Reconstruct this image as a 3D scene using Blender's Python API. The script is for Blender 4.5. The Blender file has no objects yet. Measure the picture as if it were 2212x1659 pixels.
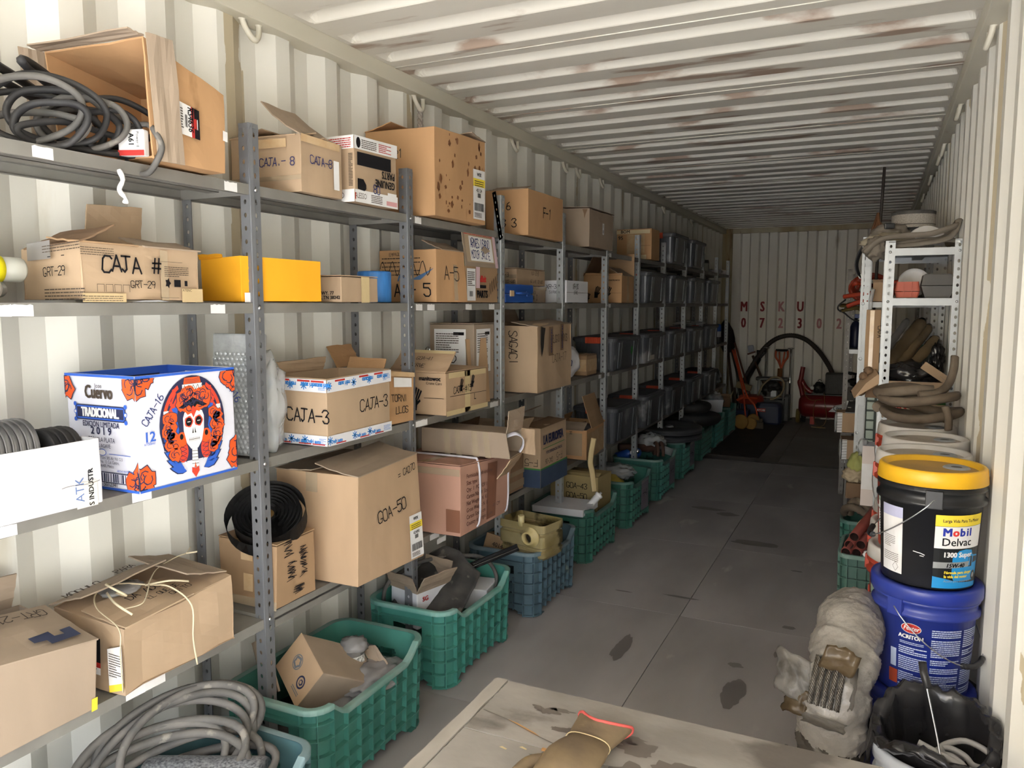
import bpy, bmesh, math, random
from mathutils import Vector as V, Matrix, noise
S = bpy.context.scene; COL = S.collection
RN = random.Random(11)
PI = math.pi; rad = math.radians
# ------------------------------------------------------------------ camera, sky, exposure
cam = bpy.data.objects.new('camera', bpy.data.cameras.new('camera')); COL.objects.link(cam)
cam.location = (2.03, 0, 1.59); cam.rotation_euler = (rad(90 - 5.96), 0, rad(25.378))
cam.data.sensor_width = 36; cam.data.lens = 27.05; cam.data.clip_start = .02
S.camera = cam
W = bpy.data.worlds.new('sky'); S.world = W; W.use_nodes = True
SKY = W.node_tree.nodes.new('ShaderNodeTexSky'); SKY.sky_type = 'NISHITA'; SKY.sun_disc = False
SKY.sun_elevation = rad(30); SKY.sun_rotation = rad(212); SKY.air_density = 1.0; SKY.dust_density = 2.0; SKY.ozone_density = 1.5
W.node_tree.links.new(SKY.outputs[0], W.node_tree.nodes['Background'].inputs[0])
W.node_tree.nodes['Background'].inputs[1].default_value = .2
sun = bpy.data.objects.new('sun', bpy.data.lights.new('sun', 'SUN')); COL.objects.link(sun)
sun.data.energy = 20; sun.data.angle = .02; sun.rotation_euler = V((.46, .735, -.5)).to_track_quat('-Z', 'Y').to_euler(); sun.data.color = (.95, .97, 1)
S.view_settings.view_transform = 'Standard'; S.view_settings.look = 'None'
S.view_settings.exposure = 2.05; S.view_settings.gamma = 1; S.view_settings.use_curve_mapping = False
S.cycles.max_bounces = 14; S.cycles.diffuse_bounces = 12; S.cycles.sample_clamp_indirect = 6
S.cycles.use_denoising = True

# ------------------------------------------------------------------ materials
def srgb(c):
    if isinstance(c, str): c = [int(c[i:i+2], 16) / 255 for i in (0, 2, 4)]
    return tuple(((x / 12.92) if x <= .04045 else ((x + .055) / 1.055) ** 2.4) for x in c) + (1,)
MC = {}
def mat(name, c, rough=.6, metal=0, c2=None, nscale=6, amt=.5, c3=None, n3=2.5, thr=.62, bump=0, bscale=60, stretch=(1, 1, 1), alpha=1, trans=0, spec=.5, flute=0):
    """c base colour, c2 broad mottling, c3 sharper-edged stains, bump fine relief, flute = corrugation lines"""
    if name in MC: return MC[name]
    m = bpy.data.materials.new(name); m.use_nodes = True; MC[name] = m
    nt = m.node_tree; N = nt.nodes; L = nt.links; p = N['Principled BSDF']
    p.inputs['Roughness'].default_value = rough; p.inputs['Metallic'].default_value = metal
    p.inputs['Specular IOR Level'].default_value = spec
    if alpha < 1: p.inputs['Alpha'].default_value = alpha
    if trans: p.inputs['Transmission Weight'].default_value = trans
    p.inputs['Base Color'].default_value = srgb(c)
    if c2 is None and c3 is None and not bump and not flute: return m
    tc = N.new('ShaderNodeTexCoord'); mp = N.new('ShaderNodeMapping'); mp.inputs['Scale'].default_value = stretch
    L.new(tc.outputs['Object'], mp.inputs[0])
    oi = N.new('ShaderNodeObjectInfo'); ml = N.new('ShaderNodeMath'); ml.operation = 'MULTIPLY'; ml.inputs[1].default_value = 37
    L.new(oi.outputs['Random'], ml.inputs[0])
    ad = N.new('ShaderNodeVectorMath'); L.new(mp.outputs[0], ad.inputs[0]); L.new(ml.outputs[0], ad.inputs[1])
    vec = ad.outputs[0]; cur = None
    def nz(s, d=4):
        t = N.new('ShaderNodeTexNoise'); t.inputs['Scale'].default_value = s; t.inputs['Detail'].default_value = d; L.new(vec, t.inputs['Vector']); return t
    def mix(fac, a, b):
        x = N.new('ShaderNodeMix'); x.data_type = 'RGBA'
        L.new(fac, x.inputs[0])
        if isinstance(a, tuple): x.inputs[6].default_value = a
        else: L.new(a, x.inputs[6])
        x.inputs[7].default_value = b; return x.outputs[2]
    col = srgb(c)
    if c2:
        t = nz(nscale); r = N.new('ShaderNodeMapRange'); r.inputs[1].default_value = .35; r.inputs[2].default_value = .7; r.inputs[4].default_value = amt
        L.new(t.outputs[0], r.inputs[0]); col = mix(r.outputs[0], col, srgb(c2))
    if c3:
        t = nz(n3, 8); r = N.new('ShaderNodeMapRange'); r.inputs[1].default_value = thr; r.inputs[2].default_value = thr + .06; r.inputs[4].default_value = .8
        L.new(t.outputs[0], r.inputs[0]); col = mix(r.outputs[0], col, srgb(c3))
    if not isinstance(col, tuple): L.new(col, p.inputs['Base Color'])
    if bump:
        t = nz(bscale, 3); b = N.new('ShaderNodeBump'); b.inputs['Strength'].default_value = bump; b.inputs['Distance'].default_value = .004
        L.new(t.outputs[0], b.inputs['Height']); L.new(b.outputs[0], p.inputs['Normal'])
    return m
def card(name, c, c2=None, c3=None, thr=.66):
    r = [int(c[i:i+2], 16) for i in (0, 2, 4)]
    dk = ''.join('%02x' % int(x * .82) for x in r)
    return mat(name, c, .85, c2=c2 or dk, nscale=5, amt=.5, c3=c3, n3=9, thr=thr, bump=.12, bscale=45, stretch=(1, 1, .35), spec=.2)
CB1 = card('cardboard_tan', 'b49c82'); CB2 = card('cardboard_orange', 'c09870', c3='987350', thr=.7); CB3 = card('cardboard_grey', 'a08f7e')
CB4 = card('cardboard_brown', 'a48769'); CB5 = card('cardboard_pink', 'bc9280'); CB6 = card('cardboard_light', 'b99d80'); CB7 = card('cardboard_dark', '836a54')
CBY = card('cardboard_yellow', 'e0a126', c2='d08c1c', c3='7a5a20', thr=.74); CBW = card('cardboard_white', 'd5d6dc', c2='c4c4ca', c3='a59684', thr=.72); CBG = card('cardboard_olive', '9c8a62')
INK = mat('black_marker', '17161a', .8, spec=.2); INKB = mat('blue_marker', '1d2a63', .8, spec=.2); INKG = mat('grey_print', '4a4038', .8, spec=.2)
WHT = mat('white_paper', 'e4e4e6', .8, c2='d2d0cc', nscale=14, amt=.5, spec=.2); REDP = mat('red_print', 'b32a25', .7); YELP = mat('yellow_print', 'ead23c', .7)
TAPE = mat('packing_tape', 'c2a37c', .18, c2='d4bd9c', nscale=20, amt=.6, bump=.25, bscale=30, spec=.6); TAPEC = mat('clear_tape', 'bfae94', .15, alpha=.55, bump=.3, bscale=40)
MASK = mat('masking_tape', 'cbb78c', .7, bump=.3, bscale=50)
STEEL = mat('grey_painted_steel', '75777c', .42, .25, c2='67686c', nscale=7, amt=.6, c3='a0a0a0', n3=30, thr=.74)
STEELD = mat('dusty_grey_steel', '86847f', .6, .1, c2='6f6c68', nscale=6, amt=.8, c3='57504a', n3=9, thr=.68)
GALV = mat('light_grey_steel', 'a4a8ab', .4, .35, c2='8f9396', nscale=12, amt=.5)
ZINC = mat('zinc_bolt', 'c9ccd0', .3, .9); CHROME = mat('chrome', 'dfe3e6', .12, 1)
BLKP = mat('black_plastic', '222327', .4, c2='2b2b2e', nscale=8, amt=.7, c3='4b4743', n3=5, thr=.7); RUB = mat('black_rubber', '232326', .62, c2='3a3837', nscale=9, amt=.7, c3='6d665c', n3=7, thr=.68)
RUBG = mat('dusty_rubber', '4b4a49', .75, c2='6e6a66', nscale=11, amt=.9, c3='8a857d', n3=16, thr=.62, bump=.2); HOSE = mat('dusty_brown_hose', '6e6254', .8, c2='574b3f', nscale=14, amt=.9, c3='857a68', n3=9, thr=.66, bump=.3)
FILM = mat('clear_film', 'd8dce0', .12, alpha=.38, bump=.5, bscale=25); BAGB = mat('black_bag', '1b1b1d', .22, bump=.5, bscale=14, c2='302f30', nscale=5, amt=.7)
BAGG = mat('grey_bag', '8d8b8b', .25, bump=.4, bscale=20, alpha=.8)
# ------------------------------------------------------------------ builders
def link(name, me, mt, parent, label=None, smooth=False):
    o = bpy.data.objects.new(name, me); COL.objects.link(o)
    for m in (mt if isinstance(mt, (list, tuple)) else [mt]): me.materials.append(m)
    if parent: o.parent = parent
    if label: o['label'] = label
    if smooth: me.shade_smooth()
    return o
def obj(name, bm, mt, parent=None, label=None, smooth=False):
    me = bpy.data.meshes.new(name); bm.to_mesh(me); bm.free(); return link(name, me, mt, parent, label, smooth)
def struct(name, bm, mt, parent=None, smooth=False):
    o = obj(name, bm, mt, parent, None, smooth)
    if not parent: o['kind'] = 'structure'
    return o
def thing(name, label, cat, loc=(0, 0, 0), rz=0, group=None, rx=0, ry=0):
    o = bpy.data.objects.new(name, None); COL.objects.link(o); o.empty_display_size = .05
    o.location = loc; o.rotation_euler = (rx, ry, rz); o['label'] = label; o['category'] = cat
    if group: o['group'] = group
    return o
def tag(o, label, cat, group=None, loc=None):
    o['label'] = label; o['category'] = cat
    if group: o['group'] = group
    if loc: o.location = loc
    return o
def dup(r, loc, rz=None, label=None, mats=None, scale=None):
    c = r.copy(); COL.objects.link(c); c.location = loc
    if rz is not None: c.rotation_euler.z = rz
    if label: c['label'] = label
    if scale: c.scale = scale
    todo = [(r, c)]
    for a, b in todo:
        for ch in list(a.children):
            d = ch.copy(); COL.objects.link(d); d.parent = b; todo.append((ch, d))
            if mats and d.type == 'MESH' and ch.name.split('.')[0] in mats:
                d.material_slots[0].link = 'OBJECT'; d.material_slots[0].material = mats[ch.name.split('.')[0]]
    return c
def B(): return bmesh.new()
def addbox(bm, x0, x1, y0, y1, z0, z1, mi=0, M=None, bev=0):
    r = bmesh.ops.create_cube(bm, size=1); vs = r['verts']
    for v in vs:
        v.co = V((x0 + (v.co.x + .5) * (x1 - x0), y0 + (v.co.y + .5) * (y1 - y0), z0 + (v.co.z + .5) * (z1 - z0)))
    fs = list({f for v in vs for f in v.link_faces})
    for f in fs: f.material_index = mi
    if bev:
        es = list({e for v in vs for e in v.link_edges})
        r = bmesh.ops.bevel(bm, geom=es, offset=bev, segments=2, affect='EDGES', profile=.6)
        vs = list({v for f in r['faces'] for v in f.verts} | {v for v in vs if v.is_valid})
    if M: bmesh.ops.transform(bm, matrix=M, verts=vs)
    return vs
def lathe(bm, prof, seg=32, M=None, mi=0, close=False):
    rings = []
    for r, z in prof:
        if r < 1e-6: rings.append([bm.verts.new((0, 0, z))])
        else: rings.append([bm.verts.new((r * math.cos(2 * PI * k / seg), r * math.sin(2 * PI * k / seg), z)) for k in range(seg)])
    n = len(rings)
    for a, b in [(rings[i], rings[(i + 1) % n]) for i in range(n if close else n - 1)]:
        for k in range(seg):
            k2 = (k + 1) % seg
            if len(a) == 1 and len(b) == 1: continue
            q = [a[0], b[k2], b[k]] if len(a) == 1 else [a[k], a[k2], b[0]] if len(b) == 1 else [a[k], a[k2], b[k2], b[k]]
            f = bm.faces.new(q); f.smooth = True; f.material_index = mi
    if M: bmesh.ops.transform(bm, matrix=M, verts=[v for r in rings for v in r])
    return rings
def tube(bm, pts, r, seg=8, closed=False, mi=0, flat=1):
    """sweep a circle (or ellipse, flat<1) along pts"""
    pts = [V(p) for p in pts]; n = len(pts); T = []
    for i in range(n):
        a = pts[i - 1] if (i > 0 or closed) else pts[i]; b = pts[(i + 1) % n] if (i < n - 1 or closed) else pts[i]
        T.append((b - a).normalized())
    u = T[0].orthogonal().normalized(); rings = []
    for i in range(n):
        u = (u - T[i] * u.dot(T[i])).normalized(); w = T[i].cross(u); rr = r[i] if isinstance(r, (list, tuple)) else r
        rings.append([bm.verts.new(pts[i] + (u * math.cos(2 * PI * k / seg) + w * math.sin(2 * PI * k / seg) * flat) * rr) for k in range(seg)])
    for i in range(n if closed else n - 1):
        a, b = rings[i], rings[(i + 1) % n]; s = 0
        if closed and i == n - 1:
            s = min(range(seg), key=lambda q: (a[0].co - b[q].co).length)
        for k in range(seg):
            f = bm.faces.new([a[k], a[(k + 1) % seg], b[(k + 1 + s) % seg], b[(k + s) % seg]]); f.smooth = True; f.material_index = mi
    if not closed:
        for rr in (rings[0][::-1], rings[-1]): bm.faces.new(rr).material_index = mi
    return rings
def spl(P, n=8, closed=False):
    """Catmull-Rom through P"""
    P = [V(p) for p in P]; m = len(P); out = []
    for i in range(m if closed else m - 1):
        p0 = P[i - 1] if i or closed else P[0]; p1 = P[i]; p2 = P[(i + 1) % m]; p3 = P[(i + 2) % m] if (i + 2 < m or closed) else p2
        for k in range(n):
            t = k / n
            out.append(.5 * ((2 * p1) + (p2 - p0) * t + (2 * p0 - 5 * p1 + 4 * p2 - p3) * t * t + (3 * p1 - p0 - 3 * p2 + p3) * t ** 3))
    if not closed: out.append(P[-1])
    return out
def coil(c, R, r, turns, dz, wob=.01, n=28, seed=1, sq=1):
    rn = random.Random(seed); pts = []; ph = rn.random() * 6
    for i in range(int(turns * n) + 1):
        a = 2 * PI * i / n + ph; w = 1 + wob / R * math.sin(a * 1.37 + ph) + wob / R * .6 * math.sin(a * .61)
        pts.append((c[0] + R * w * math.cos(a), c[1] + R * w * sq * math.sin(a), c[2] + dz * i / n + wob * .4 * math.sin(a * 2.3 + ph)))
    return pts
def blob(bm, c, sx, sy, sz, seed=0, amp=.25, fr=3, sub=4, zmin=None):
    r = bmesh.ops.create_icosphere(bm, subdivisions=sub, radius=1); o = V((seed * 3.1, seed * 1.7, seed * .9))
    for v in r['verts']:
        p = v.co.copy(); d = 1 + amp * noise.noise(p * fr + o) + amp * .5 * abs(noise.noise(p * fr * 2.3 + o)) + amp * .35 * noise.noise(p * fr * 5 + o)
        v.co = V((c[0] + p.x * d * sx, c[1] + p.y * d * sy, c[2] + p.z * d * sz))
        if zmin is not None and v.co.z < zmin: v.co.z = zmin + (v.co.z - zmin) * .03
    for f in bm.faces: f.smooth = True
def RM(ax, deg, at=(0, 0, 0)): return Matrix.Translation(at) @ Matrix.Rotation(rad(deg), 4, ax)

# ------------------------------------------------------------------ faces to print on
class Face:
    """bilinear patch: corners lower-left, lower-right, upper-right, upper-left as seen from outside"""
    def __init__(s, a, b, c, d):
        s.c = [V(p) for p in (a, b, c, d)]; s.W = (s.c[1] - s.c[0]).length; s.H = (s.c[3] - s.c[0]).length
        s.n = (s.c[1] - s.c[0]).cross(s.c[3] - s.c[0]).normalized()
    def at(s, a, b, off=0):
        u = a / s.W; v = b / s.H; q = s.c
        return q[0] * (1 - u) * (1 - v) + q[1] * u * (1 - v) + q[2] * u * v + q[3] * (1 - u) * v + s.n * off
class Cyl:
    def __init__(s, r0, r1, h, a0=0): s.r0, s.r1, s.W, s.H, s.a0 = r0, r1, 2 * PI * r0, h, a0
    def at(s, a, b, off=0):
        r = s.r0 + (s.r1 - s.r0) * b / s.H + off; t = s.a0 + a / s.r0
        return V((r * math.cos(t), r * math.sin(t), b))
GL = {'A': '00 26 40;12 32', 'B': '00 06 36 45 34 03;03 33 42 31 20 00', 'C': '45 36 16 05 01 10 30 41', 'D': '00 06 26 44 42 20 00', 'E': '46 06 00 40;03 33', 'F': '46 06 00;03 33', 'G': '45 36 16 05 01 10 30 42 22',
 'H': '00 06;40 46;03 43', 'I': '20 26', 'J': '06 46;26 21 10 01', 'K': '00 06;46 03 40', 'L': '06 00 40', 'M': '00 06 23 46 40', 'N': '00 06 40 46', 'O': '16 05 01 10 30 41 45 36 16', 'P': '00 06 36 45 44 33 03', 'Q': '16 05 01 10 30 41 45 36 16;22 40',
 'R': '00 06 36 45 44 33 03;23 40', 'S': '45 36 16 05 04 42 41 30 10 01', 'T': '06 46;26 20', 'U': '06 01 10 30 41 46', 'V': '06 20 46', 'W': '06 10 24 30 46', 'X': '06 40;00 46', 'Y': '06 23 46;23 20', 'Z': '06 46 00 40', '0': '16 05 01 10 30 41 45 36 16',
 '1': '15 26 20', '2': '05 16 36 45 44 00 40', '3': '05 16 36 45 34 23;23 33 42 41 30 10 01', '4': '30 36 02 42', '5': '46 06 04 34 43 41 30 10 01', '6': '36 15 02 01 10 30 41 42 33 13 02', '7': '06 46 10', '8': '13 04 05 16 36 45 44 33 13 02 01 10 30 41 42 33',
 '9': '44 33 13 04 05 16 36 45 44 30', '-': '03 43', '#': '10 16;30 36;02 42;04 44', '=': '02 42;04 44', '(': '36 14 12 30', ')': '16 34 32 10', '.': '20 21', ',': '21 10', '/': '00 46', 'g': '42 33 13 02 01 10 30 41;43 4- 3= 1= 0-'}
class Dec:
    """flat print: polygons, ribbons and type laid on a face, one mesh, several inks"""
    def __init__(s, F, off=.0012): s.F, s.off, s.bm, s.m = F, off, bmesh.new(), []
    def mi(s, m):
        if m not in s.m: s.m.append(m)
        return s.m.index(m)
    def poly(s, pts, m, lay=0):
        lo, hi = min(p[0] for p in pts), max(p[0] for p in pts)
        if isinstance(s.F, Cyl) and hi - lo > .016:               # round surface: cut into upright strips first
            n = int((hi - lo) / .012) + 1
            for i in range(n):
                q = list(pts)
                for x, sg in ((lo + (hi - lo) * i / n, 1), (lo + (hi - lo) * (i + 1) / n, -1)):
                    o = []
                    for k in range(len(q)):
                        (ax, ay), (bx, by) = q[k - 1], q[k]; ia, ib = (ax - x) * sg >= 0, (bx - x) * sg >= 0
                        if ia != ib: t = (x - ax) / (bx - ax); o.append((x, ay + (by - ay) * t))
                        if ib: o.append((bx, by))
                    q = o
                    if len(q) < 3: break
                if len(q) >= 3 and max(p[0] for p in q) - min(p[0] for p in q) > 1e-5:
                    try: s.bm.faces.new([s.bm.verts.new(s.F.at(a, b, s.off + lay * .00014)) for a, b in q]).material_index = s.mi(m)
                    except ValueError: pass
            return s
        vs = [s.bm.verts.new(s.F.at(a, b, s.off + lay * .00014)) for a, b in pts]
        try: f = s.bm.faces.new(vs); f.material_index = s.mi(m)
        except ValueError: pass
        return s
    def rect(s, a0, b0, a1, b1, m, lay=0, n=1):
        for i in range(n):
            x0 = a0 + (a1 - a0) * i / n; x1 = a0 + (a1 - a0) * (i + 1) / n
            s.poly([(x0, b0), (x1, b0), (x1, b1), (x0, b1)], m, lay)
        return s
    def disc(s, a, b, ra, rb, m, lay=0, n=20, wob=0, ph=0):
        return s.poly([(a + ra * (1 + wob * math.cos(5 * t + ph)) * math.cos(t), b + rb * (1 + wob * math.cos(5 * t + ph)) * math.sin(t)) for t in [2 * PI * k / n for k in range(n)]], m, lay)
    def spot(s, a, b, ra, rb, m, lay=0, n=30, q=0, wob=.35):
        return s.poly([(a + ra * (1 + wob * noise.noise(V((math.cos(t) * 1.3 + q * 3.7, math.sin(t) * 1.3, q)))+ wob * .5 * noise.noise(V((math.cos(t) * 4, math.sin(t) * 4 + q, q)))) * math.cos(t), b + rb * (1 + wob * noise.noise(V((math.cos(t) * 1.3 + q * 3.7, math.sin(t) * 1.3, q))) + wob * .5 * noise.noise(V((math.cos(t) * 4, math.sin(t) * 4 + q, q)))) * math.sin(t)) for t in [2 * PI * k / n for k in range(n)]], m, lay)
    def line(s, pts, w, m, lay=1):
        for i in range(len(pts) - 1):
            (x0, y0), (x1, y1) = pts[i], pts[i + 1]; d = math.hypot(x1 - x0, y1 - y0) or 1e-6
            dx, dy = (x1 - x0) / d * w / 2, (y1 - y0) / d * w / 2
            s.poly([(x0 - dx * .7 + dy, y0 - dy * .7 - dx), (x1 + dx * .7 + dy, y1 + dy * .7 - dx), (x1 + dx * .7 - dy, y1 + dy * .7 + dx), (x0 - dx * .7 - dy, y0 - dy * .7 + dx)], m, lay + .02 * i)
        return s
    def ink(s, txt, a, b, h, m=None, w=None, rot=0, jit=.06, sx=1., sp=1.06, lay=1):
        m = m or INK; w = w or h * .11; rn = random.Random(txt + str(a)); ca, sa = math.cos(rad(rot)), math.sin(rad(rot)); x = 0
        for ch in txt:
            k = 1. if ch.upper() == ch else .72
            g = GL.get(ch.upper()) if ch != ' ' else None
            tilt = rn.uniform(-.08, .12); dy = rn.uniform(-jit, jit) * h
            if g:
                for st in g.split(';'):
                    pts = []
                    for q in st.split():
                        px = int(q[0]) / 4 * .6 * h * k * sx; py = int(q[1]) / 6 * h * k + dy
                        px += tilt * py + rn.uniform(-jit, jit) * h * .3; py += rn.uniform(-jit, jit) * h * .3
                        X = x + px; pts.append((a + X * ca - py * sa, b + X * sa + py * ca))
                    s.line(pts, w, m, lay)
            x += .6 * h * k * sx * sp + .06 * h
        return s
    def type(s, txt, a, b, h, m, rot=0, sx=1., bold=0., al='LEFT', lay=1, shear=0., mir=False):
        key = ('f', txt, al, shear)
        if key not in MC:
            c = bpy.data.curves.new('t', 'FONT'); c.body = txt; c.size = 1; c.align_x = al; c.shear = shear; c.resolution_u = 2
            o = bpy.data.objects.new('t', c); COL.objects.link(o); bpy.context.view_layer.update()
            me = bpy.data.meshes.new_from_object(o.evaluated_get(bpy.context.evaluated_depsgraph_get()))
            MC[key] = ([tuple(v.co) for v in me.vertices], [tuple(p.vertices) for p in me.polygons])
            bpy.data.objects.remove(o); bpy.data.curves.remove(c); bpy.data.meshes.remove(me)
        vv, ff = MC[key]; ca, sa = math.cos(rad(rot)), math.sin(rad(rot)); k = h / .7; q = -1 if mir else 1
        i = s.mi(m)
        for n_, (ox, oy) in enumerate(((0, 0), (bold, bold * .5), (-bold, -bold * .5), (bold, -bold * .5), (-bold, bold * .5)) if bold > 0 else ((0, 0),)):
            vs = [s.bm.verts.new(s.F.at(a + (x * sx + ox) * k * q * ca - (y + oy) * k * sa, b + (x * sx + ox) * k * q * sa + (y + oy) * k * ca, s.off + lay * .00014 + n_ * .000004)) for x, y, z in vv]
            for f in ff:
                try: s.bm.faces.new([vs[j] for j in f]).material_index = i
                except ValueError: pass
        return s
    def lines(s, a, b, w, h, n, m, fill=.5, seed=1, lay=1, n2=1):
        """n rows of fine print too small to read: rows of word-length dashes"""
        rn = random.Random(seed); dh = h / n
        for i in range(n):
            x = a; lim = a + w * (1 if rn.random() < .75 else rn.uniform(.4, .9))
            while x < lim:
                e = min(lim, x + rn.uniform(.04, .14) * w); s.rect(x, b + h - (i + 1) * dh, e, b + h - (i + 1) * dh + dh * fill, m, lay, n2); x = e + w * .012
        return s
    def bars(s, a, b, w, h, m, seed=1, lay=1):
        rn = random.Random(seed); x = a
        while x < a + w:
            e = x + rn.uniform(.012, .05) * w; s.rect(x, b, min(e, a + w), b + h, m, lay); x = e + rn.uniform(.012, .04) * w
        return s
    def done(s, name, parent, label=None): return obj(name, s.bm, s.m, parent, label)

# ------------------------------------------------------------------ cartons
class Carton:
    """cardboard box; local x: back(-) to front(+, the aisle), y: near(-, the door) to far(+), z up"""
    def __init__(s, label, x0, x1, y0, y1, z0, z1, m=None, yaw=0, open=None, warp=None, name='cardboard_box', cat='box', group=None, dent=.0035, seed=None, tilt=(0, 0)):
        s.m = m or CB1; dx, dy, h = x1 - x0, y1 - y0, z1 - z0; s.dx, s.dy, s.h = dx, dy, h
        s.t = thing(name, label, cat, ((x0 + x1) / 2, (y0 + y1) / 2, z0), rad(yaw), group, rad(tilt[0]), rad(tilt[1]))
        s.k = {}
        for i, a in enumerate('nf'):
            for j, b in enumerate('bf'):
                for l, c in enumerate('bt'):
                    w = V((warp or {}).get(a + b + c, (0, 0, 0))); s.k[a + b + c] = V(((j - .5) * dx, (i - .5) * dy, l * h)) + w
        seed = seed if seed is not None else int(abs(x0 * 31 + y0 * 77 + z0 * 53) * 10); o = V((seed, seed * .7, seed * .3))
        bm = B(); r = bmesh.ops.create_cube(bm, size=1)
        for v in bm.verts: v.co = V(((v.co.x) * dx, v.co.y * dy, (v.co.z + .5) * h))
        bmesh.ops.subdivide_edges(bm, edges=bm.edges[:], cuts=5, use_grid_fill=True)
        if open:
            nn = {'t': V((0, 0, 1)), 'n': V((0, -1, 0)), 'f': V((0, 1, 0)), 'F': V((1, 0, 0))}
            bm.normal_update()
            bmesh.ops.delete(bm, geom=[f for f in bm.faces if any(f.normal.dot(nn[c]) > .9 for c in open)], context='FACES_ONLY')
        bm.normal_update()
        es = [e for e in bm.edges if len(e.link_faces) == 2 and e.link_faces[0].normal.dot(e.link_faces[1].normal) < .5]
        bmesh.ops.bevel(bm, geom=es, offset=min(.005, min(dx, dy, h) * .05), segments=2, affect='EDGES', profile=.5)
        bm.normal_update(); nr = {v: v.normal.copy() for v in bm.verts}
        for v in bm.verts:
            p = v.co; u, w, z = p.x / dx + .5, p.y / dy + .5, p.z / h; q = V((0, 0, 0))
            for i, a in enumerate('nf'):
                for j, b in enumerate('bf'):
                    for l, c in enumerate('bt'):
                        q += s.k[a + b + c] * ((w if i else 1 - w) * (u if j else 1 - u) * (z if l else 1 - z))
            v.co = q - nr[v] * dent * (noise.noise(q * 9 + o) * .5 + .5) * (1.6 if dent > .006 else 1)
        if open: bmesh.ops.solidify(bm, geom=bm.faces[:], thickness=.005)
        s.body = obj('body', bm, s.m, s.t)
        k = s.k
        s.front = Face(k['nfb'], k['ffb'], k['fft'], k['nft']); s.near = Face(k['nbb'], k['nfb'], k['nft'], k['nbt'])
        s.top = Face(k['nft'], k['fft'], k['fbt'], k['nbt']); s.far = Face(k['ffb'], k['fbb'], k['fbt'], k['fft'])
        s.back = Face(k['fbb'], k['nbb'], k['nbt'], k['fbt'])
    def E(s, side):
        k = s.k
        return {'f': (k['nft'], k['fft'], V((1, 0, 0))), 'b': (k['fbt'], k['nbt'], V((-1, 0, 0))), 'n': (k['nbt'], k['nft'], V((0, -1, 0))), 'r': (k['fft'], k['fbt'], V((0, 1, 0)))}[side]
    def flap(s, side, ang, L, a=0., b=1., curl=0, ta=0., tb=0., m=None, edge=None, seed=0, name='flap'):
        """flap hinged on a top edge: ang 0 = closed inward, 90 = upright, 180 = out, 260 = hanging down"""
        p0, p1, n = edge[:3] if edge else s.E(side); e = p1 - p0; A = p0 + e * a; Bv = p0 + e * b
        bm = B(); N = 6; rows = []; pos = V((0, 0, 0)); th = rad(ang); up = V((0, 0, 1)) if not edge else edge[3]; o = V((seed + 1.3, 2.1 * seed, .4))
        for i in range(N + 1):
            f = i / N; row = []
            for j in range(6):
                g = j / 5; g2 = ta * f + g * (1 - (ta + tb) * f)
                d = -n * math.cos(th) + up * math.sin(th); nn = d.cross(e).normalized()
                row.append(bm.verts.new(A + (Bv - A) * g2 + pos + nn * .006 * noise.noise(V((f * 3, g * 3, 0)) + o) * (f > 0) + d * .008 * noise.noise(V((g * 6, 3, 0)) + o) * (i == N)))
            rows.append(row); d = -n * math.cos(th) + up * math.sin(th); pos = pos + d * (L / N); th += rad(curl) / N
        for i in range(N):
            for j in range(5): bm.faces.new([rows[i][j], rows[i][j + 1], rows[i + 1][j + 1], rows[i + 1][j]])
        bm.normal_update(); bmesh.ops.solidify(bm, geom=bm.faces[:], thickness=.004)
        s.lastface = Face(rows[0][0].co, rows[0][5].co, rows[N][5].co, rows[N][0].co)
        return obj(name, bm, m or s.m, s.t)
    def tape(s, F, a0, b0, a1, b1, m=None, n=6, name='tape'):
        d = Dec(F, .0016)
        for i in range(n):
            for j in range(2):
                x0 = a0 + (a1 - a0) * i / n; x1 = a0 + (a1 - a0) * (i + 1) / n; y0 = b0 + (b1 - b0) * j / 2; y1 = b0 + (b1 - b0) * (j + 1) / 2
                d.poly([(x0, y0), (x1, y0), (x1, y1), (x0, y1)], m or TAPE)
        return d.done(name, s.t)
    def closed_top(s, taped=True):
        """the two long flaps that meet on the lid"""
        F = s.top; g = .002; bm = B()
        for b0, b1 in ((.002, F.H / 2 - g), (F.H / 2 + g, F.H - .002)):
            q = [F.at(.002, b0, .0006), F.at(F.W - .002, b0, .0006), F.at(F.W - .002, b1, .0006), F.at(.002, b1, .0006)]
            lo = [bm.verts.new(p) for p in q]; hi = [bm.verts.new(p + V((0, 0, .0035))) for p in q]
            bm.faces.new(hi)
            for i in range(4): bm.faces.new([lo[i], lo[(i + 1) % 4], hi[(i + 1) % 4], hi[i]])
            obj('top_flap', bm, s.m, s.t); bm = B()
        if taped:
            d = Dec(F, .0052).rect(0, F.H / 2 - .024, F.W, F.H / 2 + .024, TAPE, 0, 5); d.done('tape', s.t)
        bm.free()
    def print(s, F, off=.0018): return Dec(F, off)
def write(c, F, rows, name='marker_writing', **kw):
    d = Dec(F, .0018)
    for r in rows: d.ink(*r[:4], **(r[4] if len(r) > 4 else {}))
    return d.done(name, c.t if isinstance(c, Carton) else c)
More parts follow.
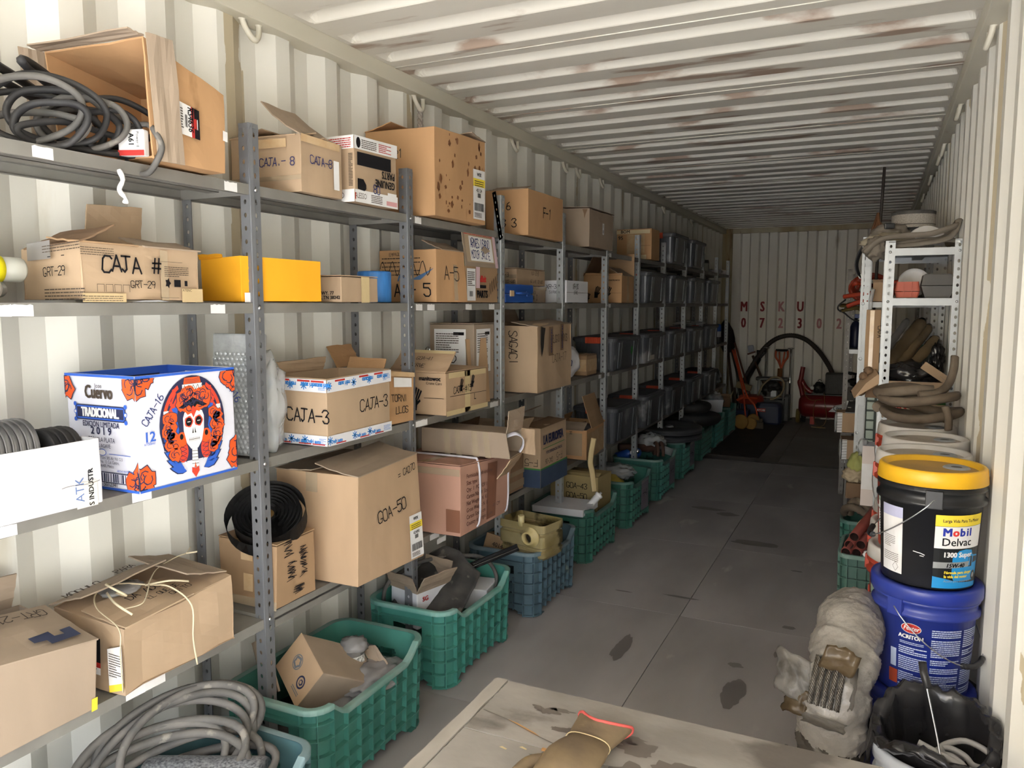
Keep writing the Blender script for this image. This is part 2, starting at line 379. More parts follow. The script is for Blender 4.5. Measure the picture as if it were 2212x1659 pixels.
def parts_label(c, F, a, b, w, h, code, head='', top=True):
    """white sticker with a yellow band, a code and barcodes"""
    lb = Dec(F, .002).rect(a, b, a + w, b + h, WHT).done('label', c.t)
    d = Dec(F, .0026)
    d.rect(a, b + h * .66, a + w, b + h * .82, YELP, 0); d.lines(a + w * .12, b + h * .67, w * .76, h * .13, 3, INKG, .45)
    if head: d.type(head, a + w / 2, b + h * .87, h * .07, INK, al='CENTER', bold=.03)
    d.type(code, a + w / 2, b + h * .55, h * .07, INK, al='CENTER', bold=.02)
    d.bars(a + w * .36, b + h * .44, w * .28, h * .09, INK, 3); d.bars(a + w * .1, b + h * .17, w * .8, h * .16, INK, 4); d.lines(a + w * .1, b + h * .04, w * .6, h * .1, 4, INKG)
    d.done('lettering', lb)
# ------------------------------------------------------------------ the container
ZR, YB, YD = 2.64, 11.35, -2.05        # roof, end wall, door sill
XL, XR = -.02, 2.372                  # inner crests of the side walls
def seam_mat(name, c, c2, c3, y0, per, ax=1):
    m = mat(name, c, .5, c2=c2, nscale=1.3, amt=.55, c3=c3, n3=2.2, thr=.66, bump=.05, bscale=30, stretch=(1, 1, .22) if ax == 1 else (.3, 1, 1), spec=.35)
    nt = m.node_tree; N, L = nt.nodes, nt.links; p = N['Principled BSDF']; src = p.inputs['Base Color'].links[0].from_socket
    tc = N.new('ShaderNodeTexCoord'); sx = N.new('ShaderNodeSeparateXYZ'); L.new(tc.outputs['Object'], sx.inputs[0])
    def mth(op, a, b):
        q = N.new('ShaderNodeMath'); q.operation = op
        for i, v in enumerate((a, b)):
            if isinstance(v, (int, float)): q.inputs[i].default_value = v
            else: L.new(v, q.inputs[i])
        return q.outputs[0]
    fr = mth('FRACT', mth('DIVIDE', mth('SUBTRACT', sx.outputs[1], y0 - per / 2), per), 0)
    band = mth('LESS_THAN', mth('ABSOLUTE', mth('SUBTRACT', fr, .5), 0), .06 / per)
    n = N.new('ShaderNodeTexNoise'); n.inputs['Scale'].default_value = 2.3; n.inputs['Detail'].default_value = 6
    mp = N.new('ShaderNodeMapping'); mp.inputs['Scale'].default_value = (3, 3, 1); L.new(tc.outputs['Object'], mp.inputs[0]); L.new(mp.outputs[0], n.inputs['Vector'])
    fac = mth('MULTIPLY', band, mth('MULTIPLY', mth('GREATER_THAN', n.outputs[0], .5), .62))
    x = N.new('ShaderNodeMix'); x.data_type = 'RGBA'; L.new(fac, x.inputs[0]); L.new(src, x.inputs[6]); x.inputs[7].default_value = srgb('a08a55'); L.new(x.outputs[2], p.inputs['Base Color'])
    return m
MWALL = seam_mat('cream_container_paint', 'e2e1db', 'd4d2c9', 'b7ac92', 2.10, 1.126)
MROOF = mat('cream_roof_paint', 'e0ddd3', .5, c2='cec9bf', nscale=.9, amt=.8, c3='9a7f6c', n3=2.6, thr=.585, bump=.06, bscale=40, stretch=(.7, 3.2, 1), spec=.35)
MEND = mat('cream_end_wall_paint', 'e4e2dc', .5, c2='cbc7b8', nscale=1.6, amt=.8, c3='85795d', n3=2, thr=.66, stretch=(1.4, 1, .3), spec=.35)
MRAIL = mat('cream_rail_paint', 'd2cec0', .5, c2='bcb7a6', nscale=2, amt=.7, c3='8f7a58', n3=4, thr=.72, stretch=(1, .4, 1))
MRUST = mat('rusted_post_paint', 'b3ab90', .6, c2='8d7648', nscale=2.2, amt=.9, c3='6e4f2a', n3=3, thr=.6, stretch=(2, 1, .4))
MTAR = mat('black_lower_wall_paint', '3a3a38', .7, c2='57544e', nscale=3, amt=.8, c3='8a8678', n3=4, thr=.66, stretch=(1, 1, .3))
def corr_wall(name, xc, xo, phase, per=.2815):
    """corrugated side sheet: deep flat, slope facing the door, crest, slope facing away"""
    bm = B(); ys = []; y = phase - per * 20
    while y < YB + .1:
        ys += [(y, xc), (y + .068, xo), (y + .068 + .073, xo), (y + .068 + .073 + .068, xc)]; y += per
    ys = [q for q in ys if YD - .3 < q[0] < YB + .06]; zs = [-.12, .12, .6, 1.2, 1.8, 2.4, ZR + .02]
    g = [[bm.verts.new((x, y, z)) for z in zs] for y, x in ys]
    for a, b in zip(g, g[1:]):
        for i in range(len(zs) - 1):
            q = [a[i], b[i], b[i + 1], a[i + 1]]
            bm.faces.new(q if xc < 1 else q[::-1])
    return struct(name, bm, MWALL)
wl = corr_wall('wall_left', XL, XL - .036, 2.363); wr = corr_wall('wall_right', XR, XR + .036, 2.53)
bm = B()                                                          # black painted foot of the right wall
addbox(bm, XR - .012, XR + .05, YD, 3.05, 0, .28, bev=.004); struct('baseboard_right', bm, MTAR)
# end wall: vertical corrugations, posts and header
bm = B(); per = .251; x = .31 - per * .5 - .09; pts = []
while x < XR + .1:
    pts += [(x, YB + .045), (x + .022, YB), (x + .022 + .105, YB), (x + .149, YB + .045)]; x += per
g = [[bm.verts.new((px, py, z)) for z in (-.1, 1, 1.8, ZR)] for px, py in pts]
for a, b in zip(g, g[1:]):
    for i in range(3): bm.faces.new([a[i], b[i], b[i + 1], a[i + 1]])
we = struct('wall_back', bm, MEND)
bm = B(); addbox(bm, -.06, .118, YB - .03, YB + .1, -.1, ZR, bev=.006); struct('trim_1', bm, MRUST)
bm = B(); addbox(bm, .118, XR + .05, YB - .035, YB + .1, 2.575, ZR + .02, bev=.006); hd = struct('trim_2', bm, MRUST)
LF = lambda x, z: Face((x - .05, YB - .0015, z - .07), (x + .05, YB - .0015, z - .07), (x + .05, YB - .0015, z + .07), (x - .05, YB - .0015, z + .07))
MST = mat('dark_red_stencil', '7d1c26', .7); MSTF = mat('faded_red_stencil', 'b98488', .7); 
for i, (u, l) in enumerate((('M', '0'), ('S', '7'), ('K', '2'), ('U', '3'), (None, '0'), (None, '2'))):
    x = .298 + .251 * i; mm = MSTF if i in (2, 4, 5) else MST
    for ch, z in ((u, 1.555), (l, 1.325)):
        if ch: Dec(LF(x, z), 0).type(ch, .05, 0, .135, mm, al='CENTER', sx=.66, bold=.03).done('stencil_letter', we)
# roof: flat sheet with pressed transverse ribs that stop short of the rails
bm = B(); pitch = .2535; y0 = 2.365 - pitch * 19; xs = [-.07, .045, .052, .058, .068, .085, .11, .16, .6, 1.2, 1.8, 2.2, 2.25, 2.275, 2.293, 2.303, 2.309, 2.316, 2.44]
ys = []; y = y0
while y < YB:
    ys += [(y + d, k) for d, k in ((-.06, 0), (-.056, .08), (-.034, .93), (-.028, 1), (.024, 1), (.03, .93), (.05, .08), (.054, 0), (.12, 0))]; y += pitch
ys = [q for q in ys if YD < q[0] < YB + .03]
def tap(x):
    d = min(x - .052, 2.309 - x); return 0 if d <= 0 else min(1, math.sqrt(max(0, 1 - (1 - min(1, d / .06)) ** 2)))
g = [[bm.verts.new((x, y + (0), ZR + .04 * k * tap(x))) for x in xs] for y, k in ys]
for a, b in zip(g, g[1:]):
    for i in range(len(xs) - 1):
        bm.faces.new([a[i], b[i], b[i + 1], a[i + 1]])
roof = struct('ceiling', bm, MROOF)
bm = B()
for yy in (1.98, 3.0, 4.01, 5.02, 6.04, 7.05, 8.07, 9.08, 10.1):   # weld beads between the roof sheets
    tube(bm, [(.03, yy, ZR - .001), (2.32, yy, ZR - .001)], .003, 6)
obj('weld_bead', bm, MROOF, roof)['kind'] = 'stuff'
for nm, a, b in (('trim_3', -.075, .028), ('trim_4', 2.318, 2.45)):
    bm = B(); addbox(bm, a, b, YD, YB + .05, 2.572, ZR + .001, bev=.006); rl = struct(nm, bm, MRAIL)
    sg = 1 if nm == 'trim_3' else -1; ex = b if sg > 0 else a
    hooks = (2.155, 3.25, 4.33, 5.16, 5.42, 5.95, 7.9, 9.2) if sg > 0 else (3.35, 4.55, 5.6, 5.95, 6.9, 8.0)
    for hy in hooks:                                               # lashing rings welded under the rail
        bm = B(); q = ex - sg * .035
        tube(bm, spl([(q, hy - .042, 2.578), (q + sg * .004, hy - .035, 2.55), (q + sg * .012, hy - .012, 2.517), (q + sg * .014, hy + .008, 2.513), (q + sg * .006, hy + .03, 2.545), (q, hy + .036, 2.578)], 5), [.016 if i in (0, 1, 24, 25) else .0105 for i in range(26)], 8)
        obj('lashing_ring', bm, MRAIL, rl)
# floor: plywood sheets laid in two rows, a steel strip, then sheets again
MFL = mat('worn_dark_plywood', 'a5a1a0', .72, c2='878382', nscale=1.6, amt=.9, c3='b3aeab', n3=3.5, thr=.66, bump=.12, bscale=50, stretch=(1.3, .5, 1), spec=.3)
bm = B(); addbox(bm, -.1, 2.45, YD, YB + .1, -.15, -.012); fl = struct('floor', bm, mat('floor_underside', '2a2827', .8))
def panel(x0, x1, y0, y1, m=MFL, name='floor_panel', z=0):
    bm = B(); addbox(bm, x0, x1, y0, y1, -.014, z, bev=.0015); return obj(name, bm, m, fl)
cuts = [YD, -.85, .35, 1.36, 2.58, 3.8, 5.02, 6.24, 7.46, 7.93]
for a, b in zip(cuts, cuts[1:]):
    for x0, x1 in ((-.06, 1.178), (1.181, 2.42)): panel(x0, x1, a + .0015, b - .0015)
panel(-.06, 2.42, 7.933, 8.06, mat('worn_steel_strip', '6b6966', .5, .4, c2='4d4a47', nscale=4, amt=.8), 'floor_strip', .001)
MFL2 = mat('grey_rear_floor', '8c8781', .75, c2='726d67', nscale=1.4, amt=.9, bump=.1)
for a, b in ((8.063, 9.7), (9.703, YB + .05)):
    for x0, x1 in ((-.06, 1.178), (1.181, 2.42)): panel(x0, x1, a, b, MFL2)
FF = Face((0, 0, 0), (2.4, 0, 0), (2.4, 12, 0), (0, 12, 0)); OIL = mat('oil_stain', '6c6866', .6); RN = random.Random(5)
d = Dec(FF, .0012); 
for (a, b, ra, rb, q) in ((1.02, 3.32, .035, .13, 0), (1.56, 3.1, .045, .12, 1), (1.53, 3.36, .03, .025, 2), (1.7, 3.88, .03, .02, 3), (1.12, 4.05, .1, .012, 4), (1.66, 4.75, .03, .015, 2), (1.68, 3.55, .012, .03, 5), (.9, 5.95, .12, .04, 1), (1.06, 5.85, .08, .05, 2), (.82, 4.0, .05, .008, 0), (1.35, 5.2, .16, .05, 1)):
    d.spot(a, b, ra, rb, OIL, 0, 40, q + a)
d.done('stain', fl)
# thin dark mat on the floor at the far end of the crates
MM = B(); addbox(MM, .46, .98, 8.15, 10.6, .0005, .008, bev=.002); tag(obj('floor_mat', MM, mat('dark_brown_mat', '2b2422', .9, c2='38302c', nscale=5, amt=.8)), 'thin dark brown mat on the floor beside the farthest green crates', 'mat')
# yard outside the open doors
bm = B(); addbox(bm, -22, 22, -30, YD - .005, -.25, -.2); struct('floor_2', bm, mat('pale_concrete_yard', 'c9c6c0', .85))
bm = B(); addbox(bm, -22, -.12, YD - .004, 30, -.25, -.2); addbox(bm, 2.47, 22, YD - .004, 30, -.25, -.2); struct('floor_3', bm, MC['pale_concrete_yard'])

# ------------------------------------------------------------------ slotted-angle racks
def plate(bm, o, u, v, w, L, cols, pitch, a, b, skip=0):
    """sheet strip from o: width w along u, length L along v, with rows of slots"""
    o, u, v = V(o), V(u), V(v); cw = w / cols; n = int(L / pitch)
    def P(x, y): return bm.verts.new(o + u * x + v * y)
    for i in range(n + 1):
        y0 = i * pitch; y1 = min(L, y0 + pitch)
        for c in range(cols):
            x0 = c * cw; aa, bb = (a[c], b[c]) if isinstance(a, tuple) else (a, b)
            if y1 - y0 < pitch * .9: bm.faces.new([P(x0, y0), P(x0 + cw, y0), P(x0 + cw, y1), P(x0, y1)]); continue
            cx, cy = x0 + cw / 2, (y0 + y1) / 2
            out = [(x0 + cw, cy), (x0 + cw, y1), (cx, y1), (x0, y1), (x0, cy), (x0, y0), (cx, y0), (x0 + cw, y0)]
            inn = [(cx + aa * math.cos(k * PI / 4), cy + bb * math.sin(k * PI / 4)) for k in range(8)]
            O = [P(*q) for q in out]; I = [P(*q) for q in inn]
            for k in range(8): bm.faces.new([O[k], O[(k + 1) % 8], I[(k + 1) % 8], I[k]])
def post_mesh(H, sx, sy, w=.04, cols=1, pitch=.04, a=.005, b=.009, a2=.0055, b2=.0075, w2=None):
    """L section: flange 1 along sx*X faces the door, flange 2 along sy*Y"""
    bm = B(); e = .004
    plate(bm, (sx * e, 0, 0), (sx, 0, 0), (0, 0, 1), w - e, H, cols, pitch, a2, b2); plate(bm, (0, sy * e, 0), (0, sy, 0), (0, 0, 1), (w2 or w) - e, H, 1, pitch, a, b)
    q = [(sx * e, 0), (sx * e * .3, sy * e * .3), (0, sy * e)]; vs = [[bm.verts.new((x, y, z)) for z in (0, H)] for x, y in q]
    for i in range(2): bm.faces.new([vs[i][0], vs[i + 1][0], vs[i + 1][1], vs[i][1]])
    bmesh.ops.remove_doubles(bm, verts=bm.verts, dist=.0002); bmesh.ops.recalc_face_normals(bm, faces=bm.faces)
    bmesh.ops.solidify(bm, geom=bm.faces[:], thickness=.0018)
    me = bpy.data.meshes.new('post'); bm.to_mesh(me); bm.free(); return me
def shelf_mesh(w, L, lip=.032):
    bm = B(); addbox(bm, 0, w, 0, L, -.0015, 0)
    addbox(bm, w - .0015, w, 0, L, -lip, -.0015); addbox(bm, 0, .0015, 0, L, -lip, -.0015); addbox(bm, .0015, w - .0015, 0, .0015, -lip, -.0015); addbox(bm, .0015, w - .0015, L - .0015, L, -lip, -.0015)
    addbox(bm, w - .012, w - .0015, .002, L - .002, -lip, -lip + .0015); addbox(bm, .0015, .012, .002, L - .002, -lip, -lip + .0015)
    addbox(bm, w * .42, w * .58, .002, L - .002, -.018, -.0165); addbox(bm, w * .42, w * .42 + .0015, .002, L - .002, -.018, -.0015); addbox(bm, w * .58 - .0015, w * .58, .002, L - .002, -.018, -.0015)
    me = bpy.data.meshes.new('shelf'); bm.to_mesh(me); bm.free(); return me
BOLT = B(); lathe(BOLT, [(0, .004), (.004, .0035), (.0062, .0012), (.0065, 0)], 8, Matrix.Rotation(PI / 2, 4, 'Y')); lathe(BOLT, [(0, .004), (.004, .0035), (.0062, .0012), (.0065, 0)], 8, Matrix.Translation((-.02, -.02, 0)) @ Matrix.Rotation(PI / 2, 4, 'X')); BOLTM = bpy.data.meshes.new('bolt'); BOLT.to_mesh(BOLTM); BOLT.free(); BOLTM.materials.append(ZINC)
FX = .285; UY = [.92, 1.82, 2.69, 3.55, 4.40, 5.24, 6.05, 6.88, 7.72, 8.57, 9.38, 10.15]
rack = thing('shelving_rack', 'long grey slotted-angle metal shelving rack along the left wall, loaded with boxes', 'shelving', (.14, 5.5, 0))
def child(name, me, mt, parent, loc, label=None):
    if not me.materials: me.materials.append(mt)
    o = bpy.data.objects.new(name, me); COL.objects.link(o); o.parent = parent; o.location = V(loc) - (parent.location if parent.parent is None else V((0, 0, 0)))
    if label: o['label'] = label
    return o
PF = post_mesh(2.135, -1, 1); PFG = PF.copy(); PB = post_mesh(2.135, 1, 1, w=.038); SM = {}
S4 = [.575, .585, .575, .56] + [.56] * 9
LV = lambda i: (1.952, 1.592, 1.098, S4[i])
posts = []
for i, y in enumerate(UY):
    p = child('post', PF if i < 3 else PFG, STEEL if i < 3 else GALV, rack, (FX, y, 0)); posts.append(p); pb = child('post', PB, STEEL, rack, (-.012, y + .006, 0))
    for z in LV(min(i, 10)):
        for q, zz in ((0, z - .016),): 
            o = bpy.data.objects.new('bolt', BOLTM); COL.objects.link(o); o.parent = p; o.location = (.001, .021, zz)
shelves = {}
for i in range(11):
    L = round(UY[i + 1] - UY[i] - .004, 3)
    if L not in SM: SM[L] = shelf_mesh(FX - .003 + .008, L)
    for k, z in enumerate(LV(i)):
        shelves[i, k] = child('shelf', SM[L], STEELD, rack, (-.01, UY[i] + .003, z))
E1m = shelf_mesh(FX + .003, .80); child('shelf', E1m, STEELD, rack, (-.008, 1.87, .561))
def sticker(i, k, y, w, h=.028, dz=0, tilt=0):
    s = shelves[i, k]; bm = B(); F = Face((0, 0, 0), (0, w, 0), (0, w, h), (0, 0, h)); d = Dec(F, 0); n = 7; rn = random.Random(y)
    top = [(w * j / n, h * (1 - rn.random() * .12)) for j in range(n + 1)]; d.poly([(0, h * .04), (w, 0)] + top[::-1], WHT)
    o = d.done('label', s); o.location = (FX + .0058, y - UY[i] - .003, -.031 + dz); return o
for a in ((0, 0, 1.15, .05), (0, 0, 1.72, .05), (0, 1, 1.03, .05), (0, 1, 1.08, .05), (0, 1, 1.65, .055), (0, 2, 1.0, .06), (0, 2, 1.36, .06), (0, 3, 1.31, .06), (0, 3, 1.37, .065), (2, 0, 2.75, .05), (2, 1, 2.75, .05), (2, 1, 2.84, .06), (2, 1, 3.18, .06), (2, 1, 3.42, .06), (2, 2, 2.73, .1), (2, 2, 3.43, .09), (2, 3, 2.84, .08), (2, 3, 2.98, .07), (2, 3, 2.9, .08, .026, -.034), (4, 2, 5.1, .06), (5, 0, 5.3, .05), (5, 2, 5.28, .06), (5, 1, 5.3, .05)): sticker(*a)
# broken brace end hanging off the third upright
bm = B(); plate(bm, (0, 0, 0), (0, 1, 0), (0, 0, 1), .042, .24, 1, .034, .006, .007); bmesh.ops.solidify(bm, geom=bm.faces[:], thickness=.002)
o = obj('brace', bm, GALV, posts[3], 'short light grey slotted strip leaning off the upright'); o.location = (.004, -.03, 1.905); o.rotation_euler = (rad(19), 0, 0)
# ------------------------------------------------------------------ top shelf, left
c = Carton('large brown box lying on its side on the top shelf, open end full of belts', -.012, .335, 1.42, 1.69, 1.955, 2.262, CB2, open='n', warp={'nbt': (.0, -.03, .0), 'fft': (-.02, .02, -.075), 'fbt': (0, 0, -.05), 'nfb': (0, .02, 0), 'ffb': (0, -.01, 0)}, dent=.008)
k = c.k
c.flap('f', 264, .076, .0, 1, edge=(k['nfb'] + V((.005, 0, .0)), k['nft'] + V((.005, 0, .004)), V((1, 0, 0)), V((0, -1, 0))), m=CB3)
c.flap('b', 100, .06, .02, .98, edge=(k['nbt'], k['nbb'], V((-1, 0, 0)), V((0, -1, 0))), m=CB3)
c.flap('t', 92, .045, .0, 1, edge=(k['nft'], k['nbt'], V((0, 0, 1)), V((0, -1, 0))), m=CB3)
F = c.front; W_, H_ = F.W, F.H
lb = Dec(F, .003).rect(W_ * .34, H_ * .30, W_ * .49, H_ * .60, WHT).rect(W_ * .49, H_ * .30, W_ * .53, H_ * .60, REDP).rect(W_ * .505, H_ * .30, W_ * .60, H_ * .60, INK).done('label', c.t)
d = Dec(F, .0042); d.type('RS4636', W_ * .445, H_ * .585, .017, INK, rot=-90, bold=.02); d.bars(W_ * .405, H_ * .38, W_ * .03, H_ * .12, INK); d.lines(W_ * .35, H_ * .36, W_ * .03, H_ * .2, 8, INKG); d.poly([(W_ * .525, H_ * .40), (W_ * .555, H_ * .39), (W_ * .555, H_ * .5), (W_ * .525, H_ * .49)], REDP, 2); d.poly([(W_ * .56, H_ * .40), (W_ * .57, H_ * .39), (W_ * .57, H_ * .5), (W_ * .56, H_ * .49)], WHT, 2); d.done('lettering', lb)
c.tape(F, W_ * .93, H_ * .40, W_ * .995, H_ * .52, WHT, 3)
def belt(cx, cy, cz, a, b, tilt, rz, seed, m=RUB, w=.008, lab=None):
    """V-belt: long loop standing on edge"""
    rn = random.Random(seed); P = []
    for i in range(10):
        t = 2 * PI * i / 10; P.append((0 + rn.uniform(-.008, .008), a * math.cos(t), b * math.sin(t) + rn.uniform(-.006, .006)))
    bm = B(); tube(bm, spl(P, 6, True), w, 6, True, flat=.8); o = obj('drive_belt', bm, m, smooth=True)
    o.location = (cx, cy, cz); o.rotation_euler = (rad(tilt), 0, rad(rz)); o['category'] = 'belt'; o['label'] = lab or 'black rubber drive belt looped out of the large box on the top shelf'
    o['group'] = 'belts in the top shelf box'; return o
BL = ('outermost grey belt loop at the left edge of the heap, on the shelf', 'wide black belt loop second from the left in the heap', 'black belt loop standing in the middle of the heap', 'dusty belt loop just right of the middle of the heap', 'long low black belt loop along the shelf lip under the heap', 'short black belt loop against the white sleeve', 'flat black belt loop low at the left, under the others', 'narrow black belt loop leaning to the left of the heap', 'round black belt loop nearest the door in the heap', 'thin inner belt loop deep inside the open box', 'black belt loop high inside the open box')
for i, (x, y, z, a, b, t, r) in enumerate(((.20, 1.20, 2.04, .12, .078, 6, -52), (.205, 1.24, 2.045, .13, .082, 0, -40), (.20, 1.29, 2.035, .12, .07, -6, -34), (.225, 1.32, 2.03, .10, .066, 5, -46), (.235, 1.31, 1.99, .15, .03, 0, -8), (.25, 1.375, 2.02, .07, .05, 0, -30), (.17, 1.22, 2.0, .14, .04, 4, -60), (.14, 1.27, 2.03, .14, .07, -5, -28), (.25, 1.22, 2.01, .085, .05, 8, -60), (.12, 1.42, 2.03, .12, .07, 0, -20), (.16, 1.42, 2.06, .14, .06, 5, -30))):
    belt(x, y, z + .004, a, b, t, r, i, RUB if i % 3 else RUBG, .0095, BL[i])
for i, (x, y, z, rx, rz) in enumerate(((.05, 1.33, 2.118, 4, 24), (.10, 1.36, 2.13, 8, 30))):
    o = belt(x, y, z, .2, .014, -8, rz, 30 + i, RUB, .011, ('thick black belt pulled straight across the top of the belt heap', 'second thick belt lying over the heap just inside the open box')[i])
belt(.29, 1.44, 1.985, .06, .065, 0, 95, 77, RUBG, .008, 'grey belt loop drooping over the top shelf lip below the open box')
t = thing('belt_sleeve', 'white card sleeve printed A61 around belts in the open box', 'sleeve', (.285, 1.415, 1.962), rad(20))
bm = B(); addbox(bm, -.035, .035, -.012, .012, .004, .07, bev=.004); obj('sleeve', bm, WHT, t)
F = Face((-.035, -.012, .004), (.035, -.012, .004), (.035, -.012, .07), (-.035, -.012, .07)); Dec(F, .0015).rect(0, 0, .07, .014, REDP).type('A61', .03, .04, .014, INK, al='CENTER', rot=-90, bold=.02).type('Power II', .05, .04, .008, INK, al='CENTER', rot=-90).done('lettering', t)
bm = B(); tube(bm, spl([(.292, 1.362, 1.925), (.3, 1.366, 1.90), (.293, 1.36, 1.875), (.3, 1.37, 1.855), (.297, 1.373, 1.842)], 5), [.005, .006, .007, .0065, .006, .006, .005, .006, .006, .006, .006, .006, .0065, .006, .005, .004, .005, .007, .008, .008, .006], 6, flat=.5)
tag(obj('paper_strip', bm, WHT), 'twisted strip of white paper hanging from the top shelf lip', 'paper')
c = Carton('tan box marked CAJA-8 with its front flap raised, behind the first upright', -.005, .305, 2.03, 2.25, 1.953, 2.15, CB1, open='t', warp={'nft': (.0, 0, -.008), 'fft': (0, 0, -.012)}, dent=.006)
c.flap('f', 28, .20, 0, 1, curl=18, ta=.0, tb=.25, m=CB3); c.flap('n', 12, .11, 0, .93); c.flap('r', 5, .1); c.flap('b', 8, .15)
write(c, c.near, [('CAJA.- 8', .135, .095, .027, dict(m=INKB))]); write(c, c.front, [('CAJA-8', .045, .10, .027, dict(m=INKB))])
c.tape(c.front, .165, .03, .195, .13, WHT, 2, 'label'); c.tape(c.near, .0, .045, .31, .06, TAPEC); c.tape(c.front, 0, .165, .2, .19, TAPE, 6); c.tape(c.near, .1, .155, .25, .185, TAPE)
c = Carton('brown box with white printed bands and upside-down GENUINE PARTS lettering', .03, .325, 2.287, 2.557, 1.953, 2.185, CB1, warp={'fft': (0, 0, .008)})
F = c.front; d = c.print(F); w, h = F.W, F.H
d.rect(0, h * .80, w, h, WHT, 0, 6).rect(0, 0, w, h * .19, WHT, 0, 6); d.rect(w * .06, h * .56, w * .84, h * .76, INK, 0); d.poly([(w * .06, h * .02 + h * .18), (w * .06, h * .36), (w * .19, h * .36), (w * .25, h * .28), (w * .25, h * .22), (w * .21, h * .18)], INK)
d.type('GENUINE', w * .93, h * .40, .026, INK, rot=180, bold=.03, sx=.8); d.type('PARTS', w * .93, h * .545, .026, INK, rot=180, bold=.03, sx=.8)
d.type('ALESSO', w * .0, h * .06, .020, INKG, sx=.7); d.rect(w * .0, h * .04, w * .02, h * .14, REDP, 1); d.disc(w * .09, h * .9, .013, .019, INK, 1); d.lines(w * .16, h * .83, w * .34, h * .14, 5, INKG); d.lines(w * .55, h * .83, w * .3, h * .14, 5, REDP, seed=3); d.lines(w * .36, h * .03, w * .26, h * .13, 5, INKG); d.rect(w * .72, h * .03, w * .98, h * .10, mat('pink_print', 'd9a3a6', .7), 1); d.rect(w * .75, h * .14, w * .97, h * .23, WHT, 2); d.ink('80', w * .42, h * .18, .03, INKB); d.done('lettering', c.t)
F = c.near; d = c.print(F); w, h = F.W, F.H; d.rect(0, h * .80, w, h, WHT, 0, 4).rect(0, 0, w, h * .19, WHT, 0, 4); d.lines(w * .6, h * .82, w * .36, h * .16, 5, REDP); d.type('ALESSO', w * .62, h * .06, .02, INKG, sx=.7); d.rect(w * .54, h * .03, w * .59, h * .16, REDP, 1); d.lines(w * .92, h * .24, w * .06, h * .5, 22, INKG); d.done('lettering', c.t)
c = Carton('big orange-brown box with oil-spotted front, tallest on the top shelf', -.015, .335, 2.822, 3.285, 1.957, 2.33, CB2, warp={'fft': (0, 0, .012), 'nft': (0, 0, -.006)})
c.flap('r', 8, .13, 0, .5, m=CB3); c.flap('b', 12, .14, .4, 1)
parts_label(c, c.front, .335, .02, .115, .215, '42124', 'WIX'); write(c, c.near, [('3 21', .10, .25, .035, dict(m=INKG))])
OILC = mat('oil_spot', '7a4f2e', .6); d = Dec(c.front, .0012); rn = random.Random(4)
for i in range(46): a, b = rn.uniform(.02, .44), rn.uniform(.03, .35); r = rn.uniform(.003, .012); d.disc(a, b, r, r * rn.uniform(.7, 2), OILC, 0, 9, .2, i)
d.done('stain', c.t)
c = Carton('orange-brown box marked F-1 on the top shelf behind the hanging brace', .055, .315, 3.82, 4.325, 1.955, 2.205, CB2)
write(c, c.near, [('6', .13, .14, .04), ('B 3', .10, .045, .045)]); write(c, c.front, [('F-1', .20, .11, .055)])
c.flap('n', 14, .10, .1, .9, m=CB3)
c = Carton('dusty tan box with a small white sticker and torn corner on the top shelf', .10, .318, 4.786, 5.28, 1.954, 2.208, CB3, warp={'nbt': (.02, 0, .01), 'fft': (0, .02, 0)}, dent=.009)
d = c.print(c.front); d.rect(.24, .10, .275, .175, WHT); d.type('F', .25, .145, .02, INK); d.bars(.246, .11, .022, .02, INK); d.done('label', c.t); d = Dec(c.near, .0015); d.poly([(.16, .254), (.20, .254), (.185, .22), (.178, .19), (.172, .225)], CB7); d.done('torn_patch', c.t); c.closed_top(False)
c = Carton('brown box with cream paper strips at both edges on the top shelf before the totes', -.005, .30, 6.36, 6.62, 1.956, 2.215, CB2)
PAP = mat('cream_paper_strip', 'd6c6a2', .8); d = c.print(c.near); w, h = c.near.W, c.near.H
d.rect(0, h * .84, w * .95, h * .96, PAP, 0); d.rect(w * .2, h * .02, w * .85, h * .16, PAP, 0); d.type('BOM', w * .12, h * .86, .026, INKG, bold=.03); d.type('95', w * .05, h * .66, .03, INKG, bold=.03); d.rect(w * .3, h * .2, w * .8, h * .82, TAPE, 1); d.rect(w * .62, h * .45, w * .97, h * .456, INK, 2); d.done('lettering', c.t)
# ------------------------------------------------------------------ second shelf, left
def bottle(label, x, y, z, tilt=0):
    t = thing('bottle', label, 'bottle', (x, y, z), 0, None, 0, rad(tilt)); bm = B(); lathe(bm, [(0, .002), (.034, .002), (.037, .01), (.037, .085), (.03, .1), (.016, .115), (.016, .122), (0, .122)], 20); obj('body', bm, mat('cloudy_plastic', 'c9cbc4', .3, alpha=.75), t)
    bm = B(); lathe(bm, [(.02, .112), (.0265, .114), (.0265, .140), (.024, .143), (0, .143)], 20); obj('cap', bm, mat('yellow_cap_plastic', 'e8dc16', .4), t); return t
bottle('clear bottle with a yellow cap standing at the back of the second shelf', .02, 1.165, 1.594); 
t = thing('jar', 'clear jar lying down, big yellow lid towards the door, on the second shelf', 'jar', (.13, 1.135, 1.672), 0); bm = B(); lathe(bm, [(0, 0), (.03, 0), (.03, .05), (.028, .055), (0, .055)], 24, Matrix.Translation((0, .012, .0)) @ RM('X', -90)); obj('body', bm, MC['cloudy_plastic'], t)
bm = B(); lathe(bm, [(0, -.012), (.022, -.012), (.024, -.009), (.0335, -.009), (.034, -.006), (.034, .012), (0, .012)], 28, RM('X', -90)); obj('lid', bm, MC['yellow_cap_plastic'], t)
